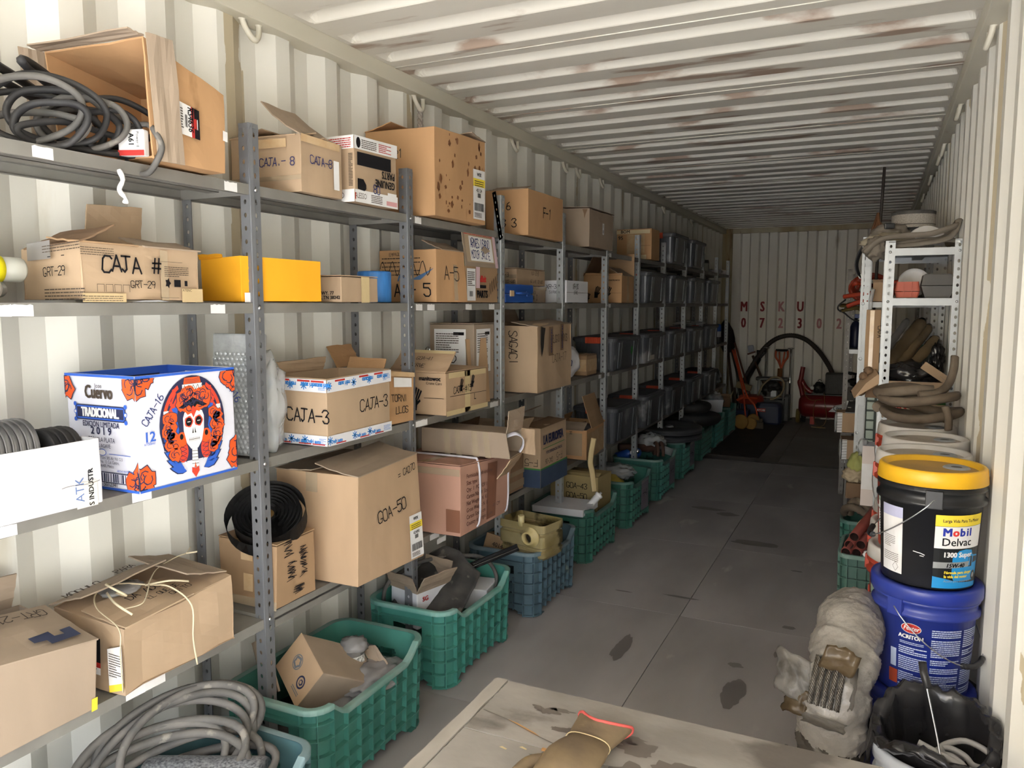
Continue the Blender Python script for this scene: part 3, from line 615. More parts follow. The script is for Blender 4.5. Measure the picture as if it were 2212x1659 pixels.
t = thing('pipe_elbow', 'grey pipe elbow with a pale ring end lying on the second shelf', 'pipe fitting', (.13, 1.14, 1.594)); bm = B(); tube(bm, spl([(-.1, .02, .03), (-.03, .015, .031), (.0, .0, .031), (.02, -.03, .031)], 6), .022, 14); obj('body', bm, GALV, t); bm = B(); lathe(bm, [(.022, -.012), (.03, -.012), (.03, .012), (.022, .012)], 24, Matrix.Translation((.026, -.038, .031)) @ RM('Z', 35) @ RM('X', 90), close=True); obj('ring', bm, WHT, t)
c = Carton('long tan box marked CAJA # GRT-29 with a back flap standing up', .045, .292, 1.244, 1.612, 1.594, 1.738, CB1, open='t', warp={'nft': (.0, .0, .004), 'nbt': (.01, 0, -.012), 'nbb': (.01, 0, 0)}, dent=.009)
c.flap('b', 86, .13, .0, .50, ta=.0, tb=.03, m=CB1, curl=-8); c.flap('n', 25, .11, .1, 1, m=CB7); c.flap('f', 14, .10, .5, 1., m=CB3); c.flap('f', 5, .12, 0, .45, m=CB4)
F = c.front; write(c, F, [('CAJA #', .055, .075, .04, dict(w=.005, sx=1.05)), ('GRT-29', .135, .038, .018, dict(m=INK))])
d = c.print(F); d.lines(.0, .115, .09, .022, 4, INKG, .3); d.rect(.0, .0, .12, .022, mat('faded_tape', 'c2ac86', .4), -1, 4); d.lines(.0, .003, .11, .016, 3, INKG, .3)
for i in range(4): d.line([(.04 + i * .024, .026), (.04 + i * .024, .044), (.059 + i * .024, .044), (.059 + i * .024, .026)], .0012, INKG)
d.line([(.225, .012), (.225, .11), (.30, .11)], .001, INKG); d.line([(.225, .012), (.285, .012)], .001, INKG); d.disc(.25, .052, .008, .012, INK, 1, 10, .25); d.rect(.27, .042, .292, .062, INK, 1); d.rect(.305, .045, .315, .06, INK); d.lines(.24, .07, .08, .03, 6, INKG, .4); d.type('ATENC', .297, .03, .007, INKG); d.rect(.295, .0, .367, .038, MC['faded_tape'], -1); d.done('lettering', c.t)
c.tape(F, .228, .005, .252, .14, TAPEC, 3); write(c, c.near, [('GRT-29', .10, .06, .02), ('-   -', .12, .095, .018)]); d = c.print(c.near); d.lines(.1, .005, .15, .03, 4, INKG, .35); d.lines(.1, .115, .14, .02, 3, INKG, .3); d.done('lettering', c.t)
c.tape(c.near, .04, .1, .13, .142, BAGG, 4)
bm = B(); d = Dec(Face((0, 0, 0), (0, .12, 0), (.05, .12, .006), (.05, 0, .006))); d.poly([(0, .0), (.11, .02), (.05, .05), (.01, .04)], WHT); bm.free(); o = d.done('paper_scrap', None); tag(o, 'torn grey paper scrap on the shelf lip under the CAJA # box', 'paper', loc=(.262, 1.395, 1.5945))
c = Carton('yellow cardboard tray with a chewed corner on the second shelf behind the upright', .09, .335, 1.79, 2.085, 1.594, 1.73, CBY, open='t', warp={'nft': (-.072, 0, .006), 'nfb': (-.072, 0, 0), 'nbt': (0, 0, -.002)}, dent=.006)
c.flap('n', 100, .012, 0, .55); c.tape(c.front, .01, .0, .03, .03, WHT, 2, 'torn_patch'); bm = B(); addbox(bm, -.11, .02, -.12, .12, .01, .10, bev=.01); obj('packing', bm, CB7, c.t)
c = Carton('small brown box with a strip of wrinkled masking tape down its front', .10, .312, 2.205, 2.44, 1.594, 1.687, CB1, warp={'nfb': (0, .01, 0), 'nft': (0, .01, 0)})
c.tape(c.front, .115, .0, .165, .093, MASK, 3); d = c.print(c.near); d.type('HWY. 77', .115, .028, .012, INK, bold=.03); d.type('IL, TN 38242', .115, .012, .012, INK, bold=.03); d.done('lettering', c.t); c.closed_top()
t = thing('twine_spool', 'spool of bright blue plastic twine behind the small brown box', 'spool', (.165, 2.62, 1.594)); bm = B(); rn = random.Random(2); lathe(bm, [(.012, .001), (.066, .001)] + [(.068 + (.0012 if i % 2 else 0), .004 + i * .004) for i in range(30)] + [(.064, .126), (.03, .128), (.012, .124)], 32); obj('twine', bm, mat('blue_twine', '3f86d2', .5, c2='2c6bb5', nscale=60, amt=.8, stretch=(1, 1, .2)), t); bm = B(); lathe(bm, [(.011, 0), (.0135, 0), (.0135, .13), (.011, .13)], 16, close=True); obj('core', bm, CB4, t)
c = Carton('orange-brown box marked A-5 with a scribble on its end, beside the blue twine', -.005, .295, 2.893, 3.148, 1.594, 1.828, CB2, warp={'ffb': (.02, 0, 0)}, dent=.006)
write(c, c.front, [('A-5', .065, .10, .06, dict(w=.0045))]); c.tape(c.front, .14, .01, .17, .17, TAPEC); c.flap('f', 22, .11, .2, 1, m=CB3)
F = c.near; d = c.print(F); d.line([(.01 + i * .0075, .15 + .032 * math.sin(i * .9)) for i in range(36)], .003, INK); d.lines(.02, .12, .2, .09, 5, INKG, .25, seed=4); d.ink('A - 5', .085, .03, .055, INK); d.poly([(.11, .10), (.18, .105), (.29, .15), (.22, .10)], mat('blue_logo_print', '4a6b93', .7), 0); d.type('Man', .10, .095, .026, MC['blue_logo_print'], shear=.3, bold=.04, lay=2); d.ink('EMPAQUE', .06, .205, .014, INKG); d.done('lettering', c.t)
c = Carton('brown parts box under a taped sign reading ARNES USADO MOTOR 3412', .05, .295, 3.16, 3.495, 1.594, 1.765, CB4, open='t', warp={'ffb': (.0, 0, 0)})
c.flap('f', 84, .165, .0, 1, curl=-6, m=CB3); F2 = c.lastface
d = Dec(F2, .003); w, h = F2.W, F2.H; d.rect(.015, .02, w * .97, h * .97, mat('sign_film', 'b9a58c', .2), 0, 3); d.rect(w * .16, h * .16, w * .86, h * .86, WHT, 1); d.ink('ARNES USADO', w * .2, h * .55, .042, INKB, sx=.62, sp=.95, lay=2); d.ink('MOTOR 3412 E', w * .2, h * .24, .036, INKB, sx=.66, sp=.95, lay=2); d.lines(w * .03, h * .9, w * .9, h * .07, 2, REDP, .6); d.rect(w * .9, .0, w * .99, h * .95, mat('frayed_pink_tape', 'd4b8c0', .5), 2); d.done('sign', c.t)
d = c.print(c.front); w, h = c.front.W, c.front.H; d.rect(.005, .01, .09, .16, WHT, 0); d.lines(.012, .08, .07, .07, 8, INKG); d.bars(.03, .03, .035, .025, INK); d.type('PARTS', .105, .025, .034, INK, bold=.05, sx=.8); d.rect(.105, .07, .2, .085, INK); d.type('redBelt', .11, .10, .03, REDP, bold=.05, sx=.7); d.rect(.095, .07, .135, .17, MC['frayed_pink_tape'], 2); d.line([(.23 + .01 * i, .03 + (.06 if i % 2 else 0) + .006 * i) for i in range(10)], .003, INK); d.done('lettering', c.t)
t = thing('tool_case', 'bright blue plastic tool case lying on the second shelf', 'case', (.155, 3.815, 1.594)); BLU = mat('blue_plastic', '1f4d9c', .38, c2='2a56a2', nscale=6)
bm = B(); addbox(bm, -.115, .115, -.178, .178, .001, .048, bev=.008); obj('case_body', bm, BLU, t); bm = B(); addbox(bm, -.115, .115, -.178, .178, .05, .1, bev=.008); obj('lid', bm, BLU, t)
for yy in (-.11, .1):
    bm = B(); addbox(bm, .114, .122, yy - .022, yy + .022, .034, .066, bev=.003); obj('latch', bm, TAPE if yy < 0 else BLU, t)
bm = B(); tube(bm, spl([(.112, -.05, .052), (.135, -.045, .052), (.14, 0, .052), (.135, .045, .052), (.112, .05, .052)], 4), .007, 8); obj('handle', bm, BLU, t)
c = Carton('small tan box with dark handwriting under the E-2 box behind the blue case', -.0, .205, 3.93, 4.33, 1.594, 1.688, CB3); write(c, c.front, [('CAJA DE CARGA', .06, .05, .02, dict(m=INK)), ('7 # 0', .16, .015, .03)]); write(c, c.near, [('QVA 02', .05, .04, .03)]); c.tape(c.front, 0, .075, .4, .094, TAPEC)
c = Carton('tan taped box marked E-2 upside down on top of another behind the blue case', -.0, .20, 3.92, 4.33, 1.692, 1.786, CB1); d = c.print(c.front); d.ink('GRT-22, 24 Y 29', .36, .035, .017, INK, rot=180); d.ink('E-2 (1)', .30, .085, .022, INK, rot=180); d.done('marker_writing', c.t); d = c.print(c.near); d.ink('GRT-22,24 Y 29', .19, .03, .016, INK, rot=180, sx=.8); d.ink('E-2 (1)', .15, .07, .02, INK, rot=180); d.done('marker_writing', c.t); c.tape(c.near, 0, .04, .2, .06, TAPEC); c.closed_top()
c = Carton('small white box marked XR-30 on the second shelf beside a tan box', .10, .295, 4.44, 4.83, 1.594, 1.735, CBW); write(c, c.near, [('XR-30', .06, .09, .025, dict(m=INK)), ('SIRVE', .08, .06, .016)]); write(c, c.front, [('XR-30', .10, .088, .03), ('SIRVE', .12, .055, .02)]); d = c.print(c.front); d.rect(0, .064, .39, .066, INKG); d.done('lettering', c.t)
c = Carton('brown box with black glove print and tall flaps raised on the second shelf', -.005, .30, 5.55, 5.87, 1.594, 1.80, CB2, open='t')
c.flap('n', 60, .02, 0, 1); c.flap('r', 88, .17, .0, 1, m=CB4); c.flap('b', 62, .17, 0, 1, m=CB7); c.flap('f', 30, .13, 0, 1, m=CB3)
def gloves(d, a, b, s, m=INK):
    d.poly([(a, b), (a + .3 * s, b), (a + .36 * s, b + .45 * s), (a + .02 * s, b + .5 * s)], m)
    for i in range(4): x = a + (.03 + i * .095) * s; d.poly([(x, b + .45 * s), (x + .075 * s, b + .45 * s), (x + (.2 + .02 * i) * s, b + (.95 - .06 * abs(i - 1)) * s), (x + (.13 + .02 * i) * s, b + (1. - .06 * abs(i - 1)) * s)], m)
    d.poly([(a + .3 * s, b + .2 * s), (a + .5 * s, b + .4 * s), (a + .46 * s, b + .48 * s), (a + .3 * s, b + .36 * s)], m)
d = c.print(c.near); gloves(d, .02, .01, .07); gloves(d, .09, .04, .09); gloves(d, .17, .03, .10); d.type('manitowoc', .20, .165, .014, INK, bold=.02); d.line([(.19, .075), (.3, .075)], .0015, INK); d.done('lettering', c.t); c.tape(c.front, .12, 0, .18, .2, TAPE)
# ------------------------------------------------------------------ third shelf, left
c = Carton('white open box of ring pulleys at the near end of the third shelf', .03, .318, .985, 1.253, 1.1, 1.262, CBW, open='t', dent=.005)
d = c.print(c.front); d.line([(.16 + i * .014, .058 + .002 * math.sin(i)) for i in range(8)], .0012, INKG); d.rect(.195, .0, .25, .062, mat('kraft_label', 'dcd6cc', .7), 0); d.type('ATK', .215, .015, .022, mat('blue_outline_print', '5a74a8', .7), rot=90, bold=-.01); d.type('S INDUSTR', .24, .002, .013, INK, rot=90, bold=.03); d.done('lettering', c.t)
RINGG = mat('galvanized_ring', '8f9094', .35, .6, c2='6b6c70', nscale=10)
def ring(lab, x, y, z, R, w, m, ry=0, rz=0, group=None):
    bm = B(); lathe(bm, [(R * .62, -w / 2), (R * .94, -w / 2), (R, -w * .38), (R * .93, -w * .05), (R * .93, w * .05), (R, w * .38), (R * .94, w / 2), (R * .62, w / 2)], 40, RM('Z', rz) @ RM('X', 90 + ry), close=True)
    o = tag(obj('pulley_ring', bm, m), lab, 'pulley', group); o.location = (x, y, z); return o
for i in range(9): ring(('first', 'second', 'third', 'fourth', 'fifth', 'sixth', 'seventh', 'eighth', 'ninth')[i] + ' shiny grey ring from the door in the white open box', .165, 1.0 + i * .0165 , 1.222, .095, .014, RINGG, -10, 0, 'grey rings in the white box')
for i in range(4): ring(('first', 'second', 'third', 'fourth', 'fifth', 'sixth', 'seventh', 'eighth', 'ninth')[i] + ' of the black grooved rings after the grey ones in the white box', .20, 1.165 + i * .0185, 1.20, .088, .0165, RUB, -12, 0, 'black rings in the white box')
# the white tequila carton with the printed skull
CWH = mat('white_printed_card', 'd9dbe8', .6, c2='c9c9d6', nscale=5, amt=.5, c3='b3a392', n3=6, thr=.74); CBL = mat('blue_printed_card', '2f5fc4', .6); BLUP = mat('blue_ink_print', '2d5cc0', .7); ORG = mat('orange_print', 'd9541c', .7); NAVY = mat('navy_print', '23274a', .7); ORR = mat('red_orange_print', 'd0402a', .7)
c = Carton('white open carton with a colourful printed skull and CAJA-16 in blue pen', .055, .325, 1.350, 1.685, 1.1, 1.405, CWH, open='t', dent=.003)
bm = B(); addbox(bm, -.126, .126, -.158, .158, .012, .02); obj('liner', bm, CBL, c.t)
for F0, nm in ((Face(c.k['ffb'] + V((-.011, -.011, 0)), c.k['fbb'] + V((.011, -.011, 0)), c.k['fbt'] + V((.011, -.011, -.001)), c.k['fft'] + V((-.011, -.011, -.001))), 1), (Face(c.k['fbb'] + V((.011, -.011, 0)), c.k['nbb'] + V((.011, .011, 0)), c.k['nbt'] + V((.011, .011, -.001)), c.k['fbt'] + V((.011, -.011, -.001))), 2)):
    Fi = Face(F0.c[1], F0.c[0], F0.c[3], F0.c[2]); d = Dec(Fi, .0006); d.rect(0, .02, Fi.W, Fi.H, CBL, 0, 3)
    if nm == 2: d.rect(Fi.W * .45, Fi.H * .70, Fi.W * .9, Fi.H * .93, NAVY, 1); d.type('TRADICIONAL', Fi.W * .88, Fi.H * .87, .03, CWH, rot=180, sx=.6, bold=.03, lay=2)
    else: d.rect(Fi.W * .3, Fi.H * .6, Fi.W * .8, Fi.H * .95, CWH, 1); d.ink('C 16', Fi.W * .4, Fi.H * .72, .04, INKB, lay=2)
    d.done('inner_print', c.t)
def marigold(d, a, b, r, n, seed, xmin=None, xmax=None, ymin=None, ymax=None, sy=1, L0=0):
    rn = random.Random(seed); pts = []
    for i in range(n): q = r * math.sqrt(rn.random()); t = rn.random() * 2 * PI; pts.append((a + q * math.cos(t), b + q * math.sin(t) * sy))
    cl = lambda x, y: (min(max(x, xmin if xmin is not None else -9), xmax if xmax is not None else 9), min(max(y, ymin if ymin is not None else -9), ymax if ymax is not None else 9))
    R0 = r * 2.1 / math.sqrt(n)
    for k, (R1, m, ly) in enumerate(((1.25, NAVY, 0), (1.12, ORG, 1))):
        for i, (x, y) in enumerate(pts):
            d.poly([cl(x + R0 * R1 * (1 + .12 * math.cos(5 * t + i)) * math.cos(t), y + R0 * R1 * (1 + .18 * math.cos(5 * t + i)) * math.sin(t)) for t in [2 * PI * j / 10 for j in range(10)]], m, L0 + ly + .01 * i)
    for i, (x, y) in enumerate(pts):
        P = [cl(x + R0 * .62 * math.cos(t + i), y + R0 * .62 * math.sin(t + i)) for t in (0, .8, 1.6, 2.4, 3.2)]; d.line(P, R0 * .13, NAVY, L0 + 3)
F = c.front; w, h = F.W, F.H; d = c.print(F); d.off = .0012
d.rect(0, 0, w, h * .022, CBL, 0, 4).rect(0, h * .978, w, h, CBL, 0, 4)
for a, b, sd in ((0, h * .97, 1), (w, h * .95, 2), (0, .022, 3), (w, .05, 4)): marigold(d, a, b, .034, 11, sd, 0, w, .008, h - .008)
cx, cy = w * .535, h * .52
E_ = lambda rx, ry, a0, a1, n=16, ox=0, oy=0: [(cx + ox + rx * math.cos(rad(a0 + (a1 - a0) * i / n)), cy + oy + ry * math.sin(rad(a0 + (a1 - a0) * i / n))) for i in range(n + 1)]
leaf = lambda x, y, L, wd, an, m, ly: d.poly([(x + (p * L) * math.cos(rad(an)) - q * wd * math.sin(rad(an)), y + (p * L) * math.sin(rad(an)) + q * wd * math.cos(rad(an))) for p, q in ((0, 0), (.25, -.8), (.6, -1), (.82, -.5), (1, 0), (.8, .45), (.5, .95), (.2, .7))], m, ly)
d.poly(E_(.112, .135, -5, 185, 22) + [(cx - .1, cy - .06), (cx + .1, cy - .06)], NAVY, 4)
for sg in (-1, 1):
    for rx, ry, mm, ly in ((.104, .127, ORR, 5), (.094, .116, NAVY, 5.5), (.082, .104, ORR, 6), (.072, .094, NAVY, 6.5)):
        P = E_(rx, ry, 8, 62, 8); P = [(2 * cx - x if sg < 0 else x, y) for x, y in P] + [(cx + sg * .03, cy + .06)]; d.poly(P if sg > 0 else P[::-1], mm, ly)
    for i in range(3): d.line([(cx + sg * (.098 - i * .012), cy + .0 + i * .03), (cx + sg * (.078 - i * .01), cy + .03 + i * .03), (cx + sg * (.092 - i * .014), cy + .04 + i * .03)], .006, ORR, 7)
    for j in range(7): leaf(cx + sg * (.03 + .008 * j), cy - .128 + .011 * j, .06 + .006 * j, .0125, 90 - sg * (72 - 10 * j), NAVY, 7); leaf(cx + sg * (.03 + .008 * j), cy - .127 + .011 * j, .055 + .006 * j, .0105, 90 - sg * (72 - 10 * j), BLUP, 8)
    d.rect(cx + sg * .09 - .008, cy + .01, cx + sg * .09 + .008, cy + .046, WHT, 8); d.poly([(cx + sg * .09 - .004, cy + .047), (cx + sg * .09 + .004, cy + .047), (cx + sg * .09, cy + .062)], ORG, 8)
d.poly([(cx - .06, cy - .1), (cx + .06, cy - .1), (cx + .075, cy + .03), (cx + .03, cy + .07), (cx - .03, cy + .07), (cx - .075, cy + .03)], NAVY, 9)
for sg in (-1, 1): d.poly([(cx + sg * x, cy + y) for x, y in ((.05, .055), (.072, .05), (.062, .03), (.078, .02), (.066, 0), (.082, -.02), (.068, -.04), (.08, -.06), (.06, -.075), (.058, -.04), (.05, -.01), (.056, .02))], BLUP, 10)
marigold(d, cx, cy + .068, .048, 34, 7, sy=.5, L0=11); 
for sg in (-1, 1):
    for i in range(6): marigold(d, cx + sg * (.078 + .004 * i - .0012 * i * i), cy + .025 - i * .019, .012, 3, 20 + i + sg, L0=10.5)
d.rect(cx - .034, cy + .093, cx + .034, cy + .112, WHT, 12); d.line([(cx - .034 + i * .0075, cy + .095 + (.014 if i % 2 else 0)) for i in range(10)], .0015, INKG, 13)
d.poly([(cx - .03, cy + .113), (cx + .03, cy + .113), (cx + .026, cy + .13), (cx - .026, cy + .13)], ORG, 12)
for i in range(3): d.line([(cx - .024, cy + .127 - i * .004), (cx, cy + .122 - i * .004), (cx + .024, cy + .127 - i * .004)], .001, NAVY, 13)
d.poly([(cx - .036, cy + .02), (cx - .03, cy + .035), (cx, cy + .043), (cx + .03, cy + .035), (cx + .036, cy + .02), (cx + .035, cy - .015), (cx + .026, cy - .05), (cx + .012, cy - .068), (cx - .012, cy - .068), (cx - .026, cy - .05), (cx - .035, cy - .015)], WHT, 12)
d.poly([(cx - .009, cy - .066), (cx + .009, cy - .066), (cx + .011, cy - .12), (cx - .011, cy - .12)], WHT, 12)
for i in range(5): d.line([(cx - .011, cy - .074 - i * .009), (cx + .011, cy - .076 - i * .009)], .0014, INKG, 14)
d.poly([(cx, cy + .052), (cx + .012, cy + .04), (cx, cy + .018), (cx - .012, cy + .04)], ORR, 14); d.poly([(cx + x, cy + y) for x, y in ((-.05, .05), (0, .075), (.05, .05), (.034, .046), (.014, .054), (0, .04), (-.014, .054), (-.034, .046))], INK, 13)
for sg in (-1, 1):
    d.disc(cx + sg * .017, cy + .008, .0145, .0155, ORR, 14, 16, .08); d.disc(cx + sg * .017, cy + .008, .0105, .0118, INK, 15); d.rect(cx + sg * .017 - .005, cy + .007, cx + sg * .017 + .005, cy + .009, WHT, 16)
    d.poly([(cx + sg * .002, cy - .025), (cx + sg * .007, cy - .025), (cx + sg * .003, cy - .008)], INK, 14); d.disc(cx + sg * .042, cy - .038, .017, .021, ORG, 11); d.disc(cx + sg * .043, cy - .03, .006, .008, INK, 12); d.disc(cx + sg * .04, cy - .072, .018, .03, ORR, 10.5, 18)
    for i in range(4): d.line([(cx + sg * .028, cy - .055 - i * .012), (cx + sg * .054, cy - .062 - i * .012)], .0014, NAVY, 11); d.line([(cx + sg * .054, cy - .052 - i * .012), (cx + sg * .028, cy - .066 - i * .012)], .0014, NAVY, 11)
d.rect(cx - .019, cy - .048, cx + .019, cy - .036, WHT, 14); d.line([(cx - .019, cy - .042), (cx + .019, cy - .042)], .0013, INKG, 15)
for i in range(8): d.line([(cx - .017 + i * .0048, cy - .047), (cx - .017 + i * .0048, cy - .037)], .0009, INKG, 15)
d.poly([(cx, cy - .15), (cx + .013, cy - .133), (cx + .012, cy - .12), (cx, cy - .125), (cx - .012, cy - .12), (cx - .013, cy - .133)], ORR, 14); d.poly([(cx - .004, cy - .122), (cx + .004, cy - .122), (cx, cy - .106)], ORG, 14)
d.type('12', .018, h * .43, .026, BLUP, bold=.02); d.type('x750ml', .018, h * .40, .008, BLUP); d.ink('CAJA-16', .03, h * .56, .021, INKB, rot=52, sx=.9); d.ink('CAJA-16', w * .86, h * .92, .022, INKB, rot=-58, sx=.9)
d.done('printed_illustration', c.t)
F = c.near; w, h = F.W, F.H; d = c.print(F); d.rect(0, 0, w, h * .022, CBL, 0, 4).rect(0, h * .978, w, h, CBL, 0, 4)
for a, b, sd in ((w, h * .97, 5), (0, h * .95, 6), (w, .022, 8)): marigold(d, a, b, .034, 11, sd, 0, w, .008, h - .008)
d.type('Cuervo', w * .49, h * .795, .034, INKG, al='CENTER', sx=.72, bold=.04); d.type('Jose', w * .49, h * .885, .012, INKG, al='CENTER', bold=-.01)
x0, x1, y0, y1 = w * .14, w * .86, h * .60, h * .735
d.poly([(x0, y0 + .006), (x0 + .006, y0), (x1 - .006, y0), (x1, y0 + .006), (x1, y1 - .006), (x1 - .006, y1), (x0 + .006, y1), (x0, y1 - .006)], NAVY, 1); g = .003; d.poly([(x0 + g, y0 + .006 + g), (x0 + .006 + g, y0 + g), (x1 - .006 - g, y0 + g), (x1 - g, y0 + .006 + g), (x1 - g, y1 - .006 - g), (x1 - .006 - g, y1 - g), (x0 + .006 + g, y1 - g), (x0 + g, y1 - .006 - g)], BLUP, 2); g = .007; d.poly([(x0 + g, y0 + g), (x1 - g, y0 + g), (x1 - g, y1 - g), (x0 + g, y1 - g)], NAVY, 3)
for xx in (x0, x1):
    d.disc(xx, (y0 + y1) / 2, .006, .006, BLUP, 2.4); d.disc(xx, (y0 + y1) / 2, .004, .004, WHT, 2.6)
    for yy in (y0, y1): d.disc(xx, yy, .006, .006, BLUP, 1.5)
d.type('TRADICIONAL.', w * .5, h * .632, .024, WHT, al='CENTER', sx=.62, bold=.05, lay=4); d.type('EDICIÓN LIMITADA', w * .5, h * .545, .0145, NAVY, al='CENTER', sx=.78, bold=.02); d.type('2 0 1 9', w * .5, h * .48, .02, NAVY, al='CENTER', bold=.03); d.type('TEQUILA PLATA', w * .5, h * .415, .0125, NAVY, al='CENTER', sx=.8); d.type('100% AGAVE', w * .5, h * .365, .0105, NAVY, al='CENTER', sx=.8)
d.disc(w * .5, h * .325, .016, .009, BLUP, 1); d.disc(w * .5, h * .325, .014, .0075, WHT, 2); d.line([(w * .6, h * .315), (w * .9, h * .315)], .0015, BLUP)
for i, q in enumerate(('750ml 38% Alc. Vol. C/U', 'No. 13, Col. Centro,', '46400, México')): d.type(q, w * .47, h * (.265 - .035 * i), .0085, NAVY, sx=.7)
d.type('HECHO EN MÉXICO', w * .7, h * .165, .006, BLUP, sx=.8); d.rect(w * .3, h * .06, w * .88, h * .155, NAVY, 0); d.rect(w * .31, h * .068, w * .86, h * .147, CWH, 1); d.bars(w * .33, h * .07, w * .51, h * .075, NAVY, 5, 2); d.type('5012341', w * .5, h * .03, .011, INK); d.done('lettering', c.t)
# bubble-wrapped perforated panel
t = thing('bubble_wrapped_sheet', 'tall perforated metal panel in bubble wrap and clear film behind the first upright', 'panel', (.175, 1.84, 1.1), rad(4), rx=rad(-3))
bm = B(); addbox(bm, -.085, .095, -.022, .022, .004, .395, bev=.006); obj('panel_body', bm, mat('bubble_wrap_grey', 'a9adb0', .25, .3, c2='c9ccd0', nscale=18, amt=.8, bump=.5, bscale=60), t)
bm = B(); rn = random.Random(3)
for i in range(10):
    for j in range(20): r_ = lathe(bm, [(0, .0028), (.005, .0022), (.0078, 0)], 6, Matrix.Translation((-.078 + i * .0175 + (j % 2) * .008, -.0225, .016 + j * .0165)) @ RM('X', 90))
obj('bubbles', bm, MC['bubble_wrap_grey'], t)['kind'] = 'stuff'
bm = B(); blob(bm, (.03, .10, .16), .06, .06, .17, 5, .3, 2.6, 4, .004); obj('loose_film', bm, FILM, t)
c = Carton('open tan box with white and blue banded edges marked CAJA-3 twice', .095, .345, 2.08, 2.462, 1.1, 1.338, CB1, open='t', warp={'nft': (0, 0, -.004), 'fft': (0, 0, .004)}, dent=.005)
c.flap('b', 70, .05, .25, 1); c.flap('n', 110, .03, .0, .1); bm = B(); addbox(bm, -.116, .116, -.18, .18, .03, .14, bev=.006); obj('packing', bm, CB7, c.t)
BND = mat('white_band_print', 'dcdde2', .6, c2='c9c8cc', nscale=10); CYB = mat('cyan_blue_print', '2a7ac6', .6)
def band(F, b0, b1, flip, seed):
    d = Dec(F, .002); w = F.W; bm_ = (b0 + b1) / 2; hh = b1 - b0; d.rect(0, b0, w, b1, BND, 0, 6); rn = random.Random(seed)
    for i, x in enumerate((.06, .42, .66)):
        X = w * x; d.type('refri auto', X + (.105 if flip else 0), bm_ + (.01 if flip else -.01), hh * .38, CYB, rot=180 if flip else 0, bold=.05, sx=.75, lay=2)
        for q in range(8): d.line([(X - .012, bm_), (X - .012 + .014 * math.cos(q * PI / 4), bm_ + .014 * math.sin(q * PI / 4))], .004, CYB, 2)
        d.rect(X + .02, b0 + hh * (.08 if not flip else .78), X + .075, b0 + hh * (.2 if not flip else .93), REDP, 2)
    d.lines(w * .86, b0 + hh * .2, w * .12, hh * .6, 5, CYB, .4, seed); d.done('printed_band', c.t)
hN, hF = c.near.H, c.front.H
band(c.near, hN * .80, hN * .985, True, 1); band(c.front, hF * .80, hF * .985, True, 2); band(c.near, .002, hN * .16, False, 3); band(c.front, .002, hF * .16, False, 4)
write(c, c.near, [('CAJA-3', .075, .085, .045, dict(m=INK))]); write(c, c.front, [('CAJA-3', .185, .10, .042, dict(w=.004))])
c = Carton('narrow brown box marked TORNILLOS behind the CAJA-3 box', .03, .285, 2.535, 2.70, 1.1, 1.328, CB2, warp={'ffb': (.02, 0, 0), 'fft': (.02, 0, -.02)}, dent=.008); c.flap('b', 120, .10, 0, 1); c.flap('n', 60, .05, .2, .9); F = c.front
d = c.print(F); d.rect(.03, .16, .14, .20, WHT, 0); d.ink('TORNI', .015, .10, .028, INK); d.ink('LLOS', .04, .05, .028, INK); d.done('marker_writing', c.t); c.tape(F, 0, .205, .16, .225, TAPE)
c = Carton('tan box with glove print marked CAJA-15, cream tape and one flap lifted', .05, .352, 2.872, 3.262, 1.1, 1.292, CB6, warp={'fft': (0, 0, -.004)}, dent=.006)
c.closed_top(False); c.flap('n', 35, .14, .02, .98, ta=0, tb=.02, m=CB6, curl=6); Fl = c.lastface
d = Dec(Face(Fl.c[1], Fl.c[0], Fl.c[3], Fl.c[2]), .004) if False else Dec(Fl, .0055); d.rect(0, Fl.H * .84, Fl.W, Fl.H * .98, MASK, 0, 4); d.ink('GOA-41', Fl.W * .38, Fl.H * .52, .021, INKG); d.ink('NO SIRVE', Fl.W * .18, Fl.H * .18, .022, INKG, w=.003); d.done('marker_writing', c.t)
F = c.front; c.tape(F, .165, .0, .215, .19, MASK, 3); c.tape(F, 0, .0, .39, .022, MASK, 6); c.tape(F, .02, .165, .37, .19, MASK, 5); d = c.print(F); gloves(d, .12, .10, .06); gloves(d, .225, .11, .06); d.ink('CAJA-#15', .06, .095, .03, INK, lay=8); d.line([(.03, .085), (.37, .08)], .0022, INK, 8); d.type('L', .25, .05, .03, INK); d.done('lettering', c.t)
F = c.near; d = c.print(F); gloves(d, .12, .02, .105); d.type('manitowoc', .165, .155, .019, INK, bold=.04, sx=.9); d.type('Crane Care', .20, .138, .012, INK); d.line([(.19, .078), (.29, .078)], .002, INK); d.done('lettering', c.t)
t = thing('eye_bolt', 'small shiny eye bolt sticking up from the CAJA-15 box', 'bolt', (.12, 3.10, 1.296)); bm = B(); tube(bm, [(.012 * math.cos(a), 0, .075 + .016 * math.sin(a)) for a in [2 * PI * i / 14 for i in range(14)]], .003, 6, True); obj('eye', bm, CHROME, t); bm = B(); tube(bm, [(0, 0, 0), (0, 0, .058)], .003, 6); obj('shank', bm, CHROME, t)
c = Carton('tall tan box with a white shipping label beside the CAJA-15 box', -.005, .25, 3.32, 3.54, 1.1, 1.49, CB3); F = c.front; lb = Dec(F, .002).rect(.02, .15, .17, .365, WHT).done('label', c.t); d = Dec(F, .0028); d.lines(.03, .25, .11, .10, 9, INKG, .4); d.rect(.11, .335, .16, .35, INK); d.ink('D', .11, .20, .04, INK); d.bars(.1, .165, .05, .02, INK); d.done('lettering', lb)
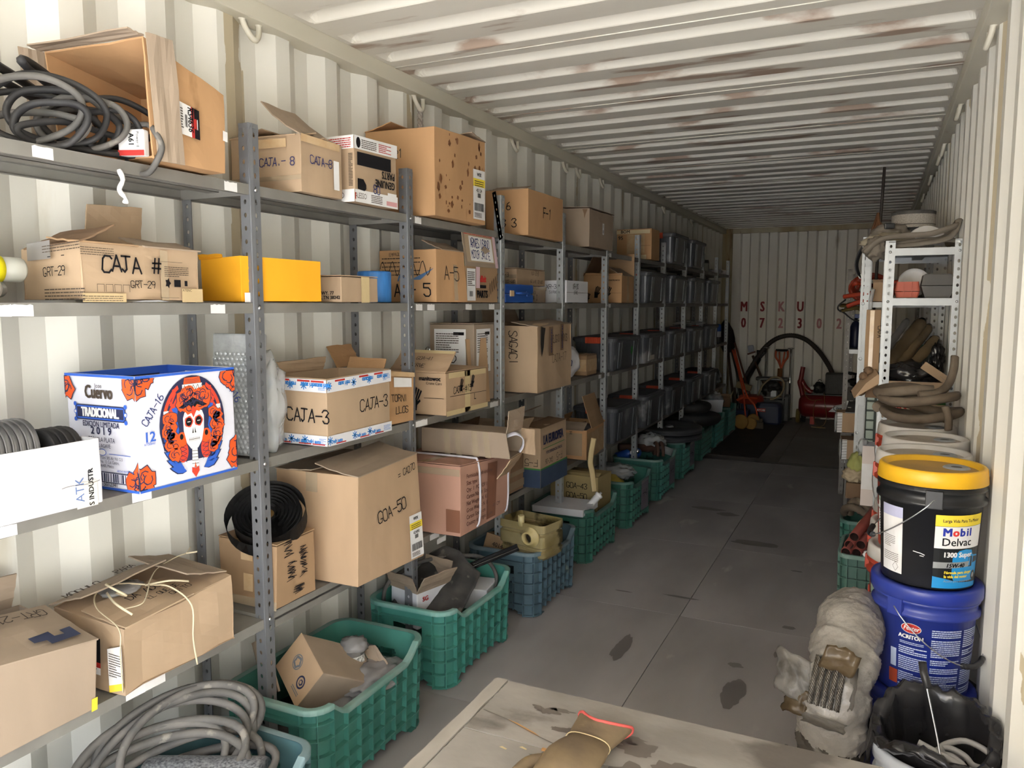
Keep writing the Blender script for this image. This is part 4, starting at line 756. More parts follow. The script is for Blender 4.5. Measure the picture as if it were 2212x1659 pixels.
F = c.near; lb = Dec(F, .002).rect(.03, .15, .21, .365, WHT).done('label', c.t); d = Dec(F, .0028); d.lines(.04, .25, .13, .10, 9, INKG, .4); d.rect(.14, .335, .2, .35, INK); d.ink('D', .13, .20, .04, INK); d.bars(.14, .165, .05, .02, INK); d.done('lettering', lb); c.closed_top()
t = thing('cardboard_sheet', 'loose brown cardboard strip leaning between the CAJA-15 box and the upright', 'cardboard', (.26, 3.36, 1.1), 0, ry=rad(-4)); bm = B(); addbox(bm, -.004, .004, -.062, .062, 0, .32, bev=.001); bmesh.ops.transform(bm, matrix=RM('Z', -25), verts=bm.verts); obj('sheet', bm, CB4, t)
c = Carton('large torn tan box with SAGACI written on its end, back flap standing', .045, .382, 3.80, 4.32, 1.1, 1.472, CB1, open='t', warp={'fft': (0, 0, .004), 'nft': (.0, .0, -.004)}, dent=.009)
c.flap('b', 95, .16, .05, 1, ta=.25, tb=-.02, curl=-10, m=CB3); c.flap('f', 8, .16, .0, 1, m=CB3); c.flap('n', 6, .15)
write(c, c.near, [('SAGACI', .165, .345, .05, dict(rot=-90, m=INK, sx=.9, w=.004))]); d = c.print(c.near); d.type('unit', .06, .25, .04, INKB, rot=90, bold=.02); d.lines(.035, .17, .05, .07, 6, INKG); d.type('H', .075, .11, .03, INKB, bold=.05); d.done('lettering', c.t)
F = c.front; d = c.print(F); d.poly([(.04, .365), (.10, .355), (.085, .31), (.075, .25), (.05, .20), (.035, .27)], mat('dark_gap', '1e1812', .95), 0); d.rect(.15, .20, .21, .36, CB7, 1); d.rect(.32, .22, .37, .37, CB7, 1); d.type('omnitrac', .195, .215, .026, INKB, rot=90, bold=.02, lay=2); d.type('omnitrac', .358, .23, .026, INKB, rot=90, bold=.02, lay=2); d.ink('ELOGIO VARIOS', .20, .27, .04, INKG, sx=.6, lay=3); d.ink('CAJA-17', .20, .16, .045, INKG, w=.003); d.done('lettering', c.t)
t = thing('plastic_bag', 'white plastic bag marked XR-40 on the third shelf before the first black tote', 'bag', (.15, 4.72, 1.1)); bm = B(); blob(bm, (0, 0, .11), .12, .13, .115, 8, .12, 2.5, 4, .002); obj('bag_body', bm, CBW, t); d = Dec(Face((-.04, -.137, .04), (.10, -.105, .04), (.10, -.09, .19), (-.04, -.12, .19)), .006); d.ink('XR-40', .02, .05, .04, INKB, w=.005); d.done('marker_writing', t)
c = Carton('small shiny taped brown box between the white bag and the first black tote', .06, .255, 4.93, 5.14, 1.1, 1.238, CB4); c.tape(c.near, 0, .03, .19, .11, TAPE); c.tape(c.front, 0, .03, .2, .11, TAPE); c.closed_top()
# ------------------------------------------------------------------ fourth shelf, left
c = Carton('tan box marked GRT-21 with blue tape bits at the near end of the lowest shelf', .015, .30, .97, 1.215, .577, .80, CB3, open='t', warp={'nft': (.02, 0, .0), 'fft': (.02, 0, -.035), 'nbt': (0, 0, .015), 'fbt': (0, 0, .0)}, dent=.004)
c.flap('f', 14, .21, 0, 1, m=CB3); Fl = c.lastface; d = Dec(Fl, .007); d.ink('GRT-21', Fl.W * .88, Fl.H * .86, .03, INKG, rot=180, w=.003); BT = mat('dark_blue_tape', '2c3450', .6); d.poly([(.11, .04), (.14, .04), (.14, .02), (.22, .03), (.22, .075), (.19, .07), (.19, .05), (.165, .05), (.165, .075), (.14, .07), (.11, .065)], BT); d.done('blue_tape', c.t); c.flap('b', 70, .1, .1, 1); c.tape(c.front, .228, .0, .244, .04, YELP, 2)
c = Carton('crumpled brown box tied with pale twine, marked MODULO, on the lowest shelf', .02, .325, 1.275, 1.655, .577, .762, CB1, yaw=0, warp={'fft': (-.02, .02, .02), 'nft': (-.006, .01, .0), 'nbt': (.02, .0, .02), 'fbt': (.0, .02, .04), 'ffb': (0, .01, 0)}, dent=.012)
c.flap('r', 14, .15, .1, .96, m=CB3); c.flap('b', 22, .14, .3, 1, m=CB3, curl=-12); Fl = c.lastface; c.flap('f', 4, .17, .02, .6, m=CB1, curl=2)
F = c.top; d = Dec(F, .014); d.ink('MODULO', .03, .24, .028, INKG, sx=.9); d.ink('DAÑADO', .10, .09, .026, INK); d.ink('EL QUE SE', .13, .05, .02, INK, sx=.8); d.ink('QUITO', .18, .02, .02, INK); d.ink('PARA', .2, .26, .022, INKG); d.done('marker_writing', c.t)
F = c.near; d = c.print(F); d.rect(.09, .085, .215, .155, INK, 0); d.rect(.13, .115, .17, .14, mat('pink_red_print', 'd0405a', .7), 1); d.rect(.09, .07, .215, .085, REDP, 0); d.rect(.09, .05, .215, .07, WHT, 0); d.type('RS3567', .13, .052, .016, INK, bold=.04); d.done('lettering', c.t)
F = c.near; lb = Dec(F, .004).poly([(.245, .135), (.30, .155), (.305, .05), (.25, .03)], WHT).poly([(.25, .03), (.305, .05), (.306, .03), (.251, .01)], YELP).done('label', c.t); d = Dec(F, .005); d.lines(.252, .06, .045, .07, 10, INKG, .35); d.done('lettering', lb)
TW = mat('pale_raffia_twine', 'c9bca0', .8); bm = B(); rn = random.Random(9); q = V(c.t.location); L_ = lambda P: [V(p) - q for p in P]
tube(bm, spl(L_([(.345, 1.49, .582), (.342, 1.482, .66), (.338, 1.485, .755), (.27, 1.475, .80), (.20, 1.46, .80), (.13, 1.42, .805), (.12, 1.36, .80), (.2, 1.30, .79), (.315, 1.275, .765), (.325, 1.268, .70), (.325, 1.27, .6)]), 6), .0024, 6, flat=.6)
for P in ([(.20, 1.46, .80), (.25, 1.42, .812), (.30, 1.36, .80), (.27, 1.33, .79)], [(.2, 1.46, .802), (.15, 1.53, .815), (.14, 1.6, .825), (.16, 1.63, .835)], [(.13, 1.42, .805), (.16, 1.36, .83), (.22, 1.33, .84), (.24, 1.36, .81), (.17, 1.38, .80)], [(.2, 1.45, .802), (.26, 1.48, .815), (.28, 1.53, .80)], [(.16, 1.36, .805), (.26, 1.31, .81), (.31, 1.32, .785)], [(.16, 1.63, .835), (.19, 1.645, .84)], [(.16, 1.63, .835), (.15, 1.655, .845)]): tube(bm, spl(L_(P), 6), .0032, 6, flat=.45)
obj('twine', bm, TW, c.t); bm = B(); blob(bm, (-.04, -.04, .215), .05, .06, .012, 3, .3, 3, 3); obj('plastic_scrap', bm, BAGG, c.t)
c = Carton('plain brown cube box with scribbled-out pen marks under a rubber roll', .045, .292, 1.862, 2.066, .589, .808, CB4, dent=.006, warp={'nft': (.012, 0, 0)})
F = c.front; d = c.print(F); rn = random.Random(8)
for bx, by, sx_, sy_, n in ((.035, .165, .05, .045, 12), (.11, .14, .05, .035, 12), (.05, .085, .05, .05, 14), (.115, .085, .04, .06, 16), (.08, .03, .06, .018, 12)): d.line([(bx + sx_ * (rn.random() * .3 + (.7 if i % 2 else 0)), by + sy_ * (i / n + rn.uniform(-.15, .15))) for i in range(n + 4)], .0022, INK)
d.done('marker_scribble', c.t); c.tape(c.near, .10, .155, .15, .215, TAPE, 3); c.tape(c.near, .11, .05, .15, .11, TAPE, 3); c.tape(c.near, .0, .0, .25, .03, TAPEC); c.closed_top(False)
t = thing('rubber_roll', 'coiled roll of black rubber belting lying on the scribbled box', 'roll', (.195, 1.945, .875), rx=rad(33), ry=rad(16), rz=rad(10))
bm = B(); n = 260
for i in range(n): pass
P = [((.03 + .10 * i / n + (.016 * max(0, (i - 225)) / 35)) * math.cos(i * .19), (.03 + .10 * i / n + (.016 * max(0, (i - 225)) / 35)) * math.sin(i * .19)) for i in range(n)]
vs = [[bm.verts.new((x, y, z)) for z in (-.034 + .006 * math.sin(i * .4), .03)] for i, (x, y) in enumerate(P)]
for a, b in zip(vs, vs[1:]): bm.faces.new([a[0], b[0], b[1], a[1]]).smooth = True
bmesh.ops.solidify(bm, geom=bm.faces[:], thickness=.0032); obj('belt_strip', bm, RUB, t); bm = B(); lathe(bm, [(0, .012), (.11, .012), (.112, .0), (.108, -.02), (0, -.02)], 36); obj('core', bm, mat('matte_black_core', '141416', .8), t); bm = B(); lathe(bm, [(0, .016), (.014, .0145), (.02, .012)], 14); obj('core_end', bm, mat('brown_core', '6a4f22', .7), t)
c = Carton('biggest box on the lowest shelf, tan, marked GOA-50 with a white parts label', .05, .425, 2.14, 2.545, .589, .992, CB6, warp={'ffb': (.012, 0, 0), 'nfb': (-.012, 0, 0), 'nft': (0, 0, .0), 'fft': (-.02, .01, .012)}, dent=.005)
c.flap('f', 6, .19, .0, 1, m=CB3, curl=8); c.flap('b', 2, .17, 0, 1, m=CB3); write(c, c.front, [('GOA-50', .12, .20, .044, dict(w=.004, rot=6)), ('= CA270', .255, .335, .025, dict(w=.0028, rot=6))]); parts_label(c, c.front, .315, .012, .085, .165, '42490', 'WIX'); c.tape(c.near, .14, .33, .19, .40, TAPEC, 3)
c = Carton('pinkish brown box with printed shipping lines and white straps, lowest shelf', .06, .432, 2.848, 3.33, .577, .893, CB5, warp={'fft': (.02, 0, -.03)}, dent=.004); c.closed_top()
F = c.front; d = c.print(F); PR = mat('dark_red_brown_print', '5a332a', .7)
for i, q in enumerate(('Fermicade Bolt-and-Impregr', 'Size: type', 'Qty:  1  PCS  OF 1', 'Carton No.  #  Size', 'Net Weight:  N  KGS', 'Gross Weight: N  KGS', 'Carton Size in cm  LXWXH CM', 'Country of Origin: China')): d.type(q, .05, .255 - i * .031, .019, PR, bold=.01, sx=.9)
d.rect(.24, .02, .33, .30, mat('shiny_brown_tape', '8a5f4c', .2), -.5, 1); d.done('lettering', c.t); c.tape(c.near, .0, .27, .37, .30, TAPEC, 4); c.tape(c.near, .3, .02, .37, .12, mat('shiny_brown_tape', '8a5f4c', .2), 3)
STR = mat('white_strap', 'd9d6e2', .4)
for yy in (.155, .445):
    bm = B(); x1 = c.dx / 2; y_ = -c.dy / 2 + yy; tube(bm, spl([(-x1 + .02, y_, c.h + .006), (x1 - .05, y_, c.h + .008), (x1 + .003, y_ + .004, c.h - .012), (x1 + .012, y_ + .008, c.h * .5), (x1 + .006, y_ + .002, .02), (x1 - .03, y_ - .02, .012)], 6), .006, 6, flat=.12); obj('strap', bm, STR, c.t)
c = Carton('long tan box lying across the pinkish box, open end flaps towards the aisle', .12, .562, 3.03, 3.20, .902, 1.02, CB3, open='F', warp={'nfb': (.02, 0, -.002)}, dent=.004)
k = c.k; up = V((1, 0, 0)); c.flap('x', 70, .085, 0, 1, edge=(k['ffb'], k['fft'], V((0, 1, 0)), up), m=CB1); c.flap('x', 172, .10, 0, 1, edge=(k['fft'], k['nft'], V((0, 0, 1)), up), m=CB3); c.flap('x', 215, .11, 0, 1, edge=(k['nfb'], k['ffb'], V((0, 0, -1)), up), m=CB1)
for a_ in (.13, .19, .28, .34): c.tape(c.near, a_, .0, a_ + .03, .115, TAPEC, 3)
bm = B(); tube(bm, spl([(.19, -.05, .09), (.232, -.01, .105), (.25, .03, .08), (.245, .045, .04), (.23, .04, .012)], 6), .012, 8, flat=.3); obj('plastic_sheet', bm, STR, c.t)
c = Carton('dark open tan box with shiny taped flap behind the long tan box', -.0, .30, 3.56, 3.80, .577, .86, CB7, open='t'); c.flap('f', 118, .13, 0, 1, m=CB1); c.flap('r', 110, .09, 0, 1, m=CB1); c.tape(c.lastface, .02, .02, .2, .08, TAPEC); c.flap('b', 75, .10); c.tape(c.front, 0, .02, .24, .06, TAPEC); c.tape(c.front, 0, .09, .24, .115, TAPEC)
c = Carton('tan box with navy base printed LA EUROPEA, marked F-5 upside down', .03, .374, 3.862, 4.255, .562, .905, CB1, open='', warp={'fft': (0, 0, .004), 'ffb': (.004, 0, 0), 'nfb': (.0, 0, 0)}, dent=.005)
NB = mat('navy_printed_base', '2e3e58', .75, c2='3b4a62', nscale=7, amt=.8); GRN = mat('green_print', '3a7a3c', .7)
for F in (c.front, c.near):
    d = Dec(F, .0014); d.rect(0, .004, F.W, .105, NB, 0, 5); d.rect(0, .105, F.W, .114, GRN, 0, 5)
    if F is c.front: d.type('LA EUROPEA', .035, .245, .05, NAVY, sx=.72, bold=.05); d.line([(.03, .222), (.35, .222)], .004, GRN); d.type('POR EXPERIENCIAS ÚNICAS', .075, .185, .017, NAVY, sx=.78, bold=.02); d.ink('F-5', .31, .165, .04, INKG, rot=180, w=.003); d.ink('GAC-06', .17, .155, .026, INKG, rot=180, w=.003)
    else: d.ink('F-5', .325, .165, .038, INKG, rot=180, w=.0035)
    d.done('lettering', c.t)
c.flap('b', 22, .19, 0, 1, m=CB3); c.flap('f', 2, .12, 0, 1, m=CB7)
c = Carton('small open brown taped box with one flap sticking up, beside the navy-based box', .04, .345, 4.70, 5.15, .562, .762, CB2, open='t', warp={'ffb': (-.03, 0, 0), 'fft': (-.03, 0, 0)}, dent=.009); c.flap('r', 75, .01); c.flap('f', 70, .22, .25, .95, m=CB4, ta=.05); c.flap('b', 60, .06); c.flap('n', 25, .1, .1, .9, m=CB3)
d = c.print(c.near); d.type('C', .06, .155, .03, INK, bold=.05); d.type('H', .2, .17, .02, INK, rot=90, bold=.03); d.poly([(.0, .02), (.06, .015), (.09, .02), (.05, .04), (.03, .07), (.0, .06)], INK); d.done('lettering', c.t); c.tape(c.front, 0, .02, .4, .18, TAPE, 6); c.tape(c.near, .10, .03, .27, .18, TAPEC, 5)
bm = B(); blob(bm, (0, 0, .17), .11, .18, .04, 4, .4, 3, 3); obj('plastic_sheet', bm, BAGG, c.t)
# ------------------------------------------------------------------ black totes with orange latches
TOTE = mat('dusty_black_tote', '3f4248', .34, c2='5a5d63', nscale=4, amt=.8, c3='9a9a9c', n3=4, thr=.6, bump=.03); LIDM = mat('dusty_black_lid', '44464b', .5, c2='5c5e62', nscale=6, amt=.8); ORL = mat('orange_latch_plastic', 'c4492a', .5)
def rrect(hx, hy, r, n=4):
    out = []
    for cx, cy, a0 in ((hx - r, -hy + r, -90), (hx - r, hy - r, 0), (-hx + r, hy - r, 90), (-hx + r, -hy + r, 180)):
        for i in range(n + 1): a = rad(a0 + 90 * i / n); out.append((cx + r * math.cos(a), cy + r * math.sin(a)))
    return out
def loft(bm, secs, cap0=True, cap1=True, mi=0):
    R_ = [[bm.verts.new((x, y, z)) for x, y in P] for P, z in secs]
    for a, b in zip(R_, R_[1:]):
        n = len(a)
        for i in range(n): bm.faces.new([a[i], a[(i + 1) % n], b[(i + 1) % n], b[i]]).material_index = mi
    if cap0: bm.faces.new(R_[0][::-1])
    if cap1: bm.faces.new(R_[-1])
def make_tote():
    t = thing('storage_tote', 'tote', 'tote', (0, 0, 0), 0, 'black storage totes with orange latches')
    bm = B(); loft(bm, [(rrect(.138, .262, .03), 0), (rrect(.143, .267, .035), .012), (rrect(.157, .287, .04), .225), (rrect(.166, .296, .042), .228), (rrect(.166, .296, .042), .243)])
    for sx in (-1, 1):
        for yy in (-.2, -.17, -.14, .14, .17, .2): addbox(bm, -.004, .004, yy - .009, yy + .009, .02, .218, M=Matrix.Translation((sx * .150, 0, 0)) @ Matrix.Rotation(sx * .06, 4, 'Y'))
    for sy in (-1, 1):
        for xx in (-.11, -.085, -.06, -.035, .035, .06, .085, .11): addbox(bm, xx - .007, xx + .007, -.004, .004, .02, .218, M=Matrix.Translation((0, sy * .277, 0)) @ Matrix.Rotation(-sy * .09, 4, 'X'))
    obj('body', bm, TOTE, t)
    bm = B(); loft(bm, [(rrect(.172, .303, .045), .232), (rrect(.174, .305, .046), .25), (rrect(.170, .300, .045), .258), (rrect(.150, .278, .04), .258), (rrect(.146, .272, .04), .264)]); obj('lid', bm, LIDM, t)
    for sy in (-1, 1):
        bm = B(); addbox(bm, -.062, .062, sy * .300 - .012, sy * .300 + .014, .213, .262, bev=.004)
        for i in range(7): addbox(bm, -.05 + i * .0155, -.043 + i * .0155, sy * .316 - .004, sy * .316 + .002, .217, .256)
        obj('latch', bm, ORL, t)
    return t
T0 = make_tote(); first = True
rowname = {0: 'top shelf', 1: 'second shelf', 2: 'third shelf', 3: 'lowest shelf'}; ordn = ['nearest', 'second', 'third', 'fourth', 'farthest']
for k, bays in ((0, (7, 8)), (1, (6, 7, 8, 9)), (2, (5, 6, 7, 8, 9)), (3, (5, 6, 7, 8, 9))):
    for j, i in enumerate(bays):
        nm = ordn[j] if j < len(bays) - 1 else 'farthest'
        lab = 'black lidded tote with orange latches, %s one on the %s' % (nm, rowname[k]); loc = (.178, UY[i] + .36 + (.02 if k % 2 else 0), LV(i)[k] + .002)
        if first: T0.location = loc; T0['label'] = lab; first = False; t = T0
        else: t = dup(T0, loc, label=lab)
        t.scale = (1.02, 1, 1.04 if k in (0, 3) else (.98 if k == 1 else .95)); t.rotation_euler.z = rad(RN.uniform(-1.5, 1.5))
        if k == 2 and j == 0:
            d = Dec(Face((.155, -.26, .0), (.155, .26, .0), (.163, .27, .22), (.163, -.27, .22)), .0045); d.disc(.33, .15, .02, .035, mat('green_paint_spot', '2f8f3c', .6), 0, 14, .15); d.done('paint_spot', t)
        if k == 2 and j == 1: d = Dec(Face((.155, -.26, .0), (.155, .26, .0), (.163, .27, .22), (.163, -.27, .22)), .0045); d.rect(.06, .03, .2, .07, MC['kraft_label'], 0); d.done('label', t)
t = thing('plastic_bag', 'clear wrinkled plastic bag on the lids of the far third shelf totes', 'bag', (.18, 8.4, LV(8)[2] + .259)); bm = B(); blob(bm, (0, 0, .022), .14, .34, .03, 3, .4, 3, 4, .002); obj('bag_body', bm, FILM, t)
t = thing('spray_can', 'blue and black can at the far end of the third shelf', 'can', (.24, 9.75, LV(9)[2])); bm = B(); lathe(bm, [(0, .001), (.035, .001), (.036, .004), (.036, .12)], 20); obj('body', bm, BLKP, t); bm = B(); lathe(bm, [(.0362, .12), (.0362, .22), (.03, .235), (.015, .24), (0, .24)], 20); obj('cap', bm, BLU, t); bm = B(); lathe(bm, [(.0366, .08), (.0366, .15)], 20); obj('label', bm, WHT, t)
t = thing('plastic_bag', 'shrink-wrapped clear bundle at the far end of the lowest shelf', 'bag', (.17, 9.75, LV(9)[3])); bm = B(); blob(bm, (0, 0, .12), .12, .15, .12, 6, .22, 3, 4, .002); obj('bag_body', bm, mat('shiny_grey_film', '8f9398', .15, alpha=.7, bump=.6, bscale=22), t)
t = thing('plastic_tray', 'clear plastic tray of small parts at the far end of the top shelf', 'tray', (.17, 9.75, 1.952)); bm = B(); loft(bm, [(rrect(.11, .2, .02), .001), (rrect(.12, .21, .02), .05)], True, False); bmesh.ops.solidify(bm, geom=bm.faces[:], thickness=.002); obj('tray_body', bm, FILM, t); bm = B(); blob(bm, (0, 0, .03), .09, .17, .03, 2, .4, 5, 3); obj('contents', bm, RUBG, t)
t = thing('jar', 'small dark jar on the top shelf beyond the last tote', 'jar', (.2, 9.02, 1.953)); bm = B(); lathe(bm, [(0, .001), (.04, .001), (.042, .01), (.042, .1), (0, .1)], 18); obj('body', bm, MC['cloudy_plastic'], t); bm = B(); lathe(bm, [(.046, .1), (.046, .135), (0, .135)], 18); obj('lid', bm, BLKP, t)
# ------------------------------------------------------------------ floor crates
HX, HY, HC, RD = .190, .297, .335, .019
def make_crate(name='crate'):
    r = .06; P = []
    def seg(x0, y0, x1, y1, n):
        for i in range(n): P.append((x0 + (x1 - x0) * i / n, y0 + (y1 - y0) * i / n))
    def arc(cx, cy, a0, n=6):
        for i in range(n): a = rad(a0 + 90 * i / n); P.append((cx + r * math.cos(a), cy + r * math.sin(a)))
    seg(HX, -HY + r, HX, HY - r, 14); arc(HX - r, HY - r, 0); seg(HX - r, HY, -HX + r, HY, 9); arc(-HX + r, HY - r, 90); seg(-HX, HY - r, -HX, -HY + r, 14); arc(-HX + r, -HY + r, 180); seg(-HX + r, -HY, HX - r, -HY, 9); arc(HX - r, -HY + r, 270)
    n = len(P); NRM = []
    for i in range(n):
        d = V((P[(i + 1) % n][0] - P[i - 1][0], P[(i + 1) % n][1] - P[i - 1][1], 0)).normalized(); NRM.append(V((d.y, -d.x, 0)))
    sm = lambda e0, e1, x: max(0, min(1, (x - e0) / (e1 - e0)))
    zt = [HC - (.05 * sm(.235, .185, abs(p[1])) if p[0] > HX - .001 else 0) for p in P]; zb = [(.028 * sm(.2, .165, abs(p[1])) if abs(p[0]) > HX - .001 else .028 * sm(.12, .085, abs(p[0])) if abs(p[1]) > HY - .001 else 0) for p in P]
    bm = B(); tp = lambda i, z: (.955 + .045 * z / HC)
    def pt(i, z, off): return bm.verts.new((P[i][0] * tp(i, z) + NRM[i].x * off, P[i][1] * tp(i, z) + NRM[i].y * off, z))
    rows = lambda i: (zb[i], .215, .258, zt[i])
    for off, fl_ in ((0, False), (-.004, True)):
        G = [[pt(i, z, off) for z in rows(i)] for i in range(n)]
        for i in range(n):
            j = (i + 1) % n
            for q in range(3):
                if q == 1 and abs(P[i][1]) > HY - .001 and abs(P[i][0]) < .075 and abs(P[j][0]) < .075: continue
                f = [G[i][q], G[j][q], G[j][q + 1], G[i][q + 1]]; bm.faces.new(f[::-1] if fl_ else f).smooth = True
    bm.faces.new([pt(i, .03, -.002) for i in range(n)])
    t = thing(name, 'crate', 'crate', (0, 0, 0)); body = obj('body', bm, BLKP, t); bm = B()
    for zl in (.006, .062, .118, .174, .23, .285):                  # horizontal ribs
        for i in range(n):
            j = (i + 1) % n
            if zl > min(zt[i], zt[j]) - .022 or zl < max(zb[i], zb[j]) - .012: continue
            if .215 < zl < .258 and abs(P[i][1]) > HY - .001 and abs(P[i][0]) < .075: continue
            z = max(zl, max(zb[i], zb[j]) + .002); a = [pt(i, z + .002, 0), pt(j, z + .002, 0), pt(j, z + .002, RD), pt(i, z + .002, RD), pt(i, z - .002, RD), pt(j, z - .002, RD), pt(j, z - .002, 0), pt(i, z - .002, 0)]
            bm.faces.new([a[3], a[2], a[1], a[0]]); bm.faces.new([a[4], a[5], a[2], a[3]]); bm.faces.new([a[7], a[6], a[5], a[4]])
    step = [i for i in range(n)]
    vi = [0, 2, 4, 6, 8, 10, 12, 14, 17, 20, 22, 24, 27, 29, 32, 35, 37, 39, 41, 43, 45, 47, 49, 52, 55, 57, 59, 62, 64, 67]
    for i in vi:
        if i >= n: continue
        T_ = V((-NRM[i].y, NRM[i].x, 0)); lo, hi = zb[i], zt[i] - .012
        if abs(P[i][1]) > HY - .001 and abs(P[i][0]) < .075: hi = .2
        q = []
        for z in (lo, hi):
            b = V((P[i][0] * tp(i, z), P[i][1] * tp(i, z), z))
            q.append([bm.verts.new(b + T_ * s_ * .002 + NRM[i] * o_) for s_, o_ in ((-1, 0), (1, 0), (1, RD - .001), (-1, RD - .001))])
        for k in range(4): bm.faces.new([q[0][k], q[0][(k + 1) % 4], q[1][(k + 1) % 4], q[1][k]])
        bm.faces.new(q[1]); bm.faces.new(q[0][::-1])
    rb = obj('ribs', bm, BLKP, t); bm = B()
    for i in range(n):
        j = (i + 1) % n; a = [pt(i, zt[i] - .014, RD), pt(j, zt[j] - .014, RD), pt(j, zt[j] + .002, RD), pt(i, zt[i] + .002, RD), pt(j, zt[j] + .004, RD - .006), pt(i, zt[i] + .004, RD - .006), pt(j, zt[j] + .002, -.005), pt(i, zt[i] + .002, -.005)]
        for q in ((0, 1, 2, 3), (3, 2, 4, 5), (5, 4, 6, 7)): bm.faces.new([a[k] for k in q]).smooth = True
    obj('rim', bm, BLKP, t); return t
def cmat(n, c, rim): return mat('crate_' + n, c, .42, c2=''.join('%02x' % int(int(c[i:i+2], 16) * .8) for i in (0, 2, 4)), nscale=5, amt=.7, c3='7d8a80', n3=6, thr=.7), mat('crate_rim_' + n, rim, .6, c2=c, nscale=9, amt=.7)
GR1, GR2, GR3, GBL, GTE = cmat('green', '458074', '7b948d'), cmat('bright_green', '4c9286', '86a8a0'), cmat('dark_green', '3d7264', '63807a'), cmat('blue_grey', '566f7c', '74848c'), cmat('teal_blue', '55787f', '7a9094')
CR = []; C0 = make_crate('plastic_crate')
for i, (x, y, mm, lab, rz) in enumerate(((.44, 1.345, GTE, 'teal-blue plastic crate nearest the door with a heap of hoses in it', 0), (.33, 2.085, GR1, 'green ribbed crate at the foot of the first upright, tipped carton in it', .4), (.305, 2.915, GR2, 'bright green ribbed plastic crate holding a rubber sheet and a black bar', .3), (.335, 3.725, GBL, 'blue-grey ribbed plastic crate holding the oily yellow tank', 0), (.30, 4.605, GR3, 'dark green crate with a flat white box and the GOA-43 carton in it', 0), (.308, 5.425, GR3, 'dark green crate with a grey paper sign and a film-wrapped black part', 0), (.30, 6.28, GR1, 'green crate full of pipe fittings and blue bottles with a paper sign', 0), (.29, 7.12, GR1, 'green crate under the two big black wheels with a paper sign', -.3), (.275, 8.02, GR3, 'dark green crate just beyond the one with two big black wheels', 0), (.265, 8.80, GR2, 'green crate under the white folded board, second from the far end', 0), (.255, 9.68, GR1, 'green crate farthest from the door, carton on its corner', 0))):
    t = C0 if i == 0 else dup(C0, (0, 0, 0)); t.location = (x, y, .0005); t.rotation_euler.z = rad(rz); t['label'] = lab; t['group'] = 'plastic crates on the floor'
    t.scale = (1, 1.04 if i in (1, 2) else .96 if i in (0, 3, 4, 5, 6) else .93, 1)
    for ch in t.children: ch.material_slots[0].link = 'OBJECT'; ch.material_slots[0].material = mm[1] if ch.name.startswith('rim') else mm[0]
    CR.append(t)
SGN = mat('grey_plastic_sleeve', '8a8594', .35, c2='6f6a78', nscale=5, amt=.8)
for i, dy in ((5, .06), (6, .08), (7, .06)):
    F = Face((HX + .021, dy - .1, .08), (HX + .021, dy + .1, .07), (HX + .022, dy + .1, .30), (HX + .022, dy - .1, .295)); d = Dec(F, .002); d.rect(0, 0, F.W, F.H, SGN, 0, 4); d.rect(.0, F.H - .02, F.W, F.H + .004, GALV, 1); d.ink('H-%d' % (i - 1), .05, .09, .05, INK, w=.004, lay=2); d.done('paper_sign', CR[i])
# hoses in the nearest crate
HL = ['dusty hose loop fourth from the floor in the nearest crate heap', 'dusty hose loop third from the floor in the nearest crate heap', 'dusty hose loop in the middle of the nearest crate heap', 'dusty hose loop second from the floor in the nearest crate heap', 'steep dusty hose loop above the middle of the nearest crate heap', 'flat dusty hose loop low at the front of the nearest crate heap', 'steep dusty hose loop third from the top of the nearest crate heap', 'flattest dusty hose loop, lowest in the nearest crate heap', 'steepest dusty hose loop, topmost of the nearest crate heap']
for i, (x, y, z, R_, tl, rz, sd) in enumerate(((.33, 1.30, .34, .20, 40, 25, 1), (.36, 1.32, .355, .21, 34, 20, 2), (.34, 1.36, .375, .21, 46, 28, 3), (.38, 1.30, .33, .22, 28, 15, 4), (.36, 1.40, .38, .20, 52, 30, 5), (.40, 1.34, .315, .22, 20, 22, 6), (.34, 1.42, .40, .19, 57, 26, 7), (.42, 1.38, .30, .20, 13, 10, 8), (.36, 1.45, .40, .18, 62, 32, 9))):
    rn = random.Random(sd); P = [(R_ * 1.1 * math.cos(a) * (1 + .03 * math.sin(3 * a + sd)), R_ * .62 * math.sin(a), .008 * math.sin(2 * a + sd)) for a in [2 * PI * q / 40 for q in range(40)]]
    bm = B(); tube(bm, P, .0125, 8, True, flat=.85); o = obj('rubber_hose', bm, RUBG); tag(o, HL[i], 'hose', 'hoses in the nearest crate'); o.location = (x, y, z); o.rotation_euler = (rad(tl), rad(-8), rad(rz + 40))
t = thing('mesh_tube', 'grey perforated filter tube under the hoses in the nearest crate', 'filter', (.43, 1.42, .27), rz=rad(25)); bm = B(); lathe(bm, [(.03, -.16), (.085, -.16), (.088, -.15), (.088, .15), (.085, .16), (.03, .16)], 40, RM('Y', 90)); obj('mesh_body', bm, mat('perforated_grey', 'a5a9b0', .4, .4, c2='4c5058', nscale=140, amt=1), t)
